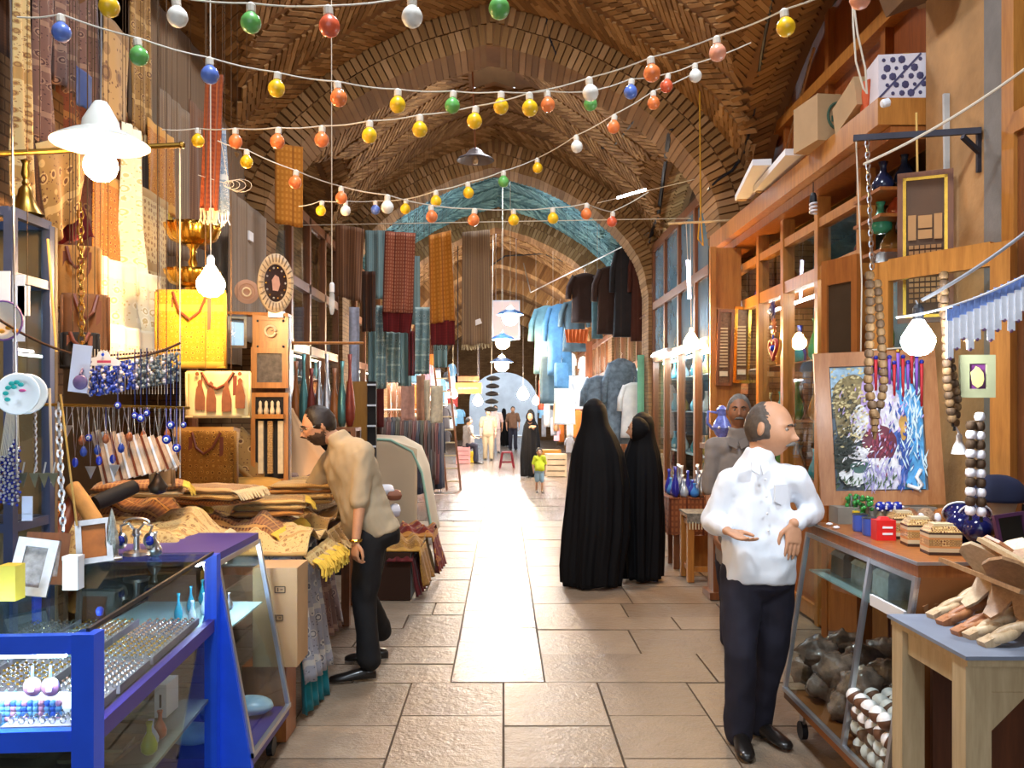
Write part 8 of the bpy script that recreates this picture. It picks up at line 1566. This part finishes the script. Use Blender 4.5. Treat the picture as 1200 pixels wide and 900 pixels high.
b.tube([c, P(258, 160, 5.0)], .002, 4); b.tube([c, P(232, 205, 5.0)], .002, 4); single(b, 'wire_tangle', M_cable, 'small tangle of wire knotted beside the rust scarf', 'wire')
# leather goods and rolls behind the jewellery
def roll(label, a, b_, r, m, name='cloth_roll'):
    a, b_ = V(a), V(b_); bb = B(); bb.tube([a, a.lerp(b_, .3), a.lerp(b_, .7), b_], [r * .9, r, r, r * .9], 16); t = thing(name, label, 'roll', a.lerp(b_, .5) - V((0, 0, r))); bb.build('roll_body', m, t, True)
    d = (b_ - a).normalized(); u = d.orthogonal().normalized(); w2 = d.cross(u); B().tube([b_ + d * .002 + (u * math.cos(q) + w2 * math.sin(q)) * r * .85 * (1 - q / 16) for q in [k * .4 for k in range(36)]], .004, 4).build('spiral_edge', M_lea, t); return t
roll('dark grey rolled cloth lying behind the pale slats', P(112, 590, 3.75), P(158, 570, 3.9), .036, M_dark)
roll('brown rolled leather leaning behind the bamboo stick', P(64, 640, 3.6), P(92, 575, 3.75), .032, M_lea, 'leather_roll'); roll('tan rolled leather lying beside the brown roll', P(85, 570, 3.7), P(122, 628, 3.6), .035, mat('tan_suede', 'b07c3f', .8), 'leather_roll')
bag('tan_pouch', 'small tan leather pouch hanging slanted under the eye charms', P(190, 570, 3.6), .10, .15, .04, mat('pale_tan_leather2', 'b98a58', .6, var=.15), M_lea, -.2, 'vault')
single(B().lathe([(0, 0), (.03, .01), (.04, .035), (.022, .06), (.008, .085), (.006, .1)], P(185, 580, 3.5), 14), 'dark_weight', mat('dark_bronze', '4a3c30', .4, .7), 'dark bronze weight hanging beside the tan pouch', 'weight', smooth='all')
cp_ = bpy.data.objects[[o.name for o in C.objects if o.name.startswith('dark_weight')][0]]
t = thing('weight_string', 'string holding the dark bronze weight', 'string', P(185, 560, 3.5)); B().tube([P(185, 545, 3.5) + V((0, 0, 0)), P(185, 553, 3.5)], .003, 5).build('lower_end', M_cable, t); cords(t, [P(185, 546, 3.5)], None, .0015)
# ladder among the hung cloths
t = thing('ladder', 'thin dark ladder leaning beside the clothes rail', 'ladder', P(531, 560, 17.0)); a, b_ = V((P(532, 0, 17).x, 17.0, 0)), P(517, 430, 17.2)
for sx in (-.14, .14): B().bar(a + V((sx, 0, 0)), b_ + V((sx, 0, 0)), .04, .03).build('side_rail', M_woodd, t)
for k in range(9): q = a.lerp(b_, (k + .7) / 9.6); B().bar(q - V((.14, 0, 0)), q + V((.14, 0, 0)), .025, .025).build('rung', M_pale, t)
# orange frilled cloth, bright panels and goods around the lit stalls
cloth('frilled_cloth', 'bright orange frilled cloth among the denim garments', (P(662, 386, 16.0), P(690, 386, 15.9), P(688, 402, 15.9), P(664, 401, 16.0)), mat('bright_orange', 'd0662a', .8, var=.15), 6, .04, 3, hang='vault')
for i, (px, py0, py1, w_, c, nm) in enumerate(((641, 440, 500, 7, 'e6e9f2', 'white'), (652, 448, 505, 7, 'c99a7a', 'salmon'), (668, 470, 512, 8, 'e9edf6', 'bright white'), (690, 400, 470, 8, 'b0623c', 'terracotta'), (634, 446, 480, 6, 'c0503c', 'red'))):
    cloth('hanging_cloth', '%s cloth strip hanging over the brightly lit goods' % nm, (P(px - w_ / 2, py0, 18.4), P(px + w_ / 2, py0, 18.4), P(px + w_ / 2, py1, 18.4), P(px - w_ / 2, py1, 18.4)), mat('strip_%d' % i, c, .7), 1, .02, i + 70, hang='vault')
for i, (px, py, D_, nm) in enumerate(((648, 455, 19.0, 'white lit globe among the hanging strips'), (700, 470, 16.0, 'white lit globe behind the swirl patterned gown'), (628, 470, 23.0, 'small white lit globe over the ochre crate'), (531, 462, 19.0, 'white lit globe over the crowded clothes rail'))):
    bulb(nm, P(px, py, D_), .10, 150, (.95, .96, 1), P(px, py - 60, D_), name='fill_globe')  # globes added to brighten the far stalls
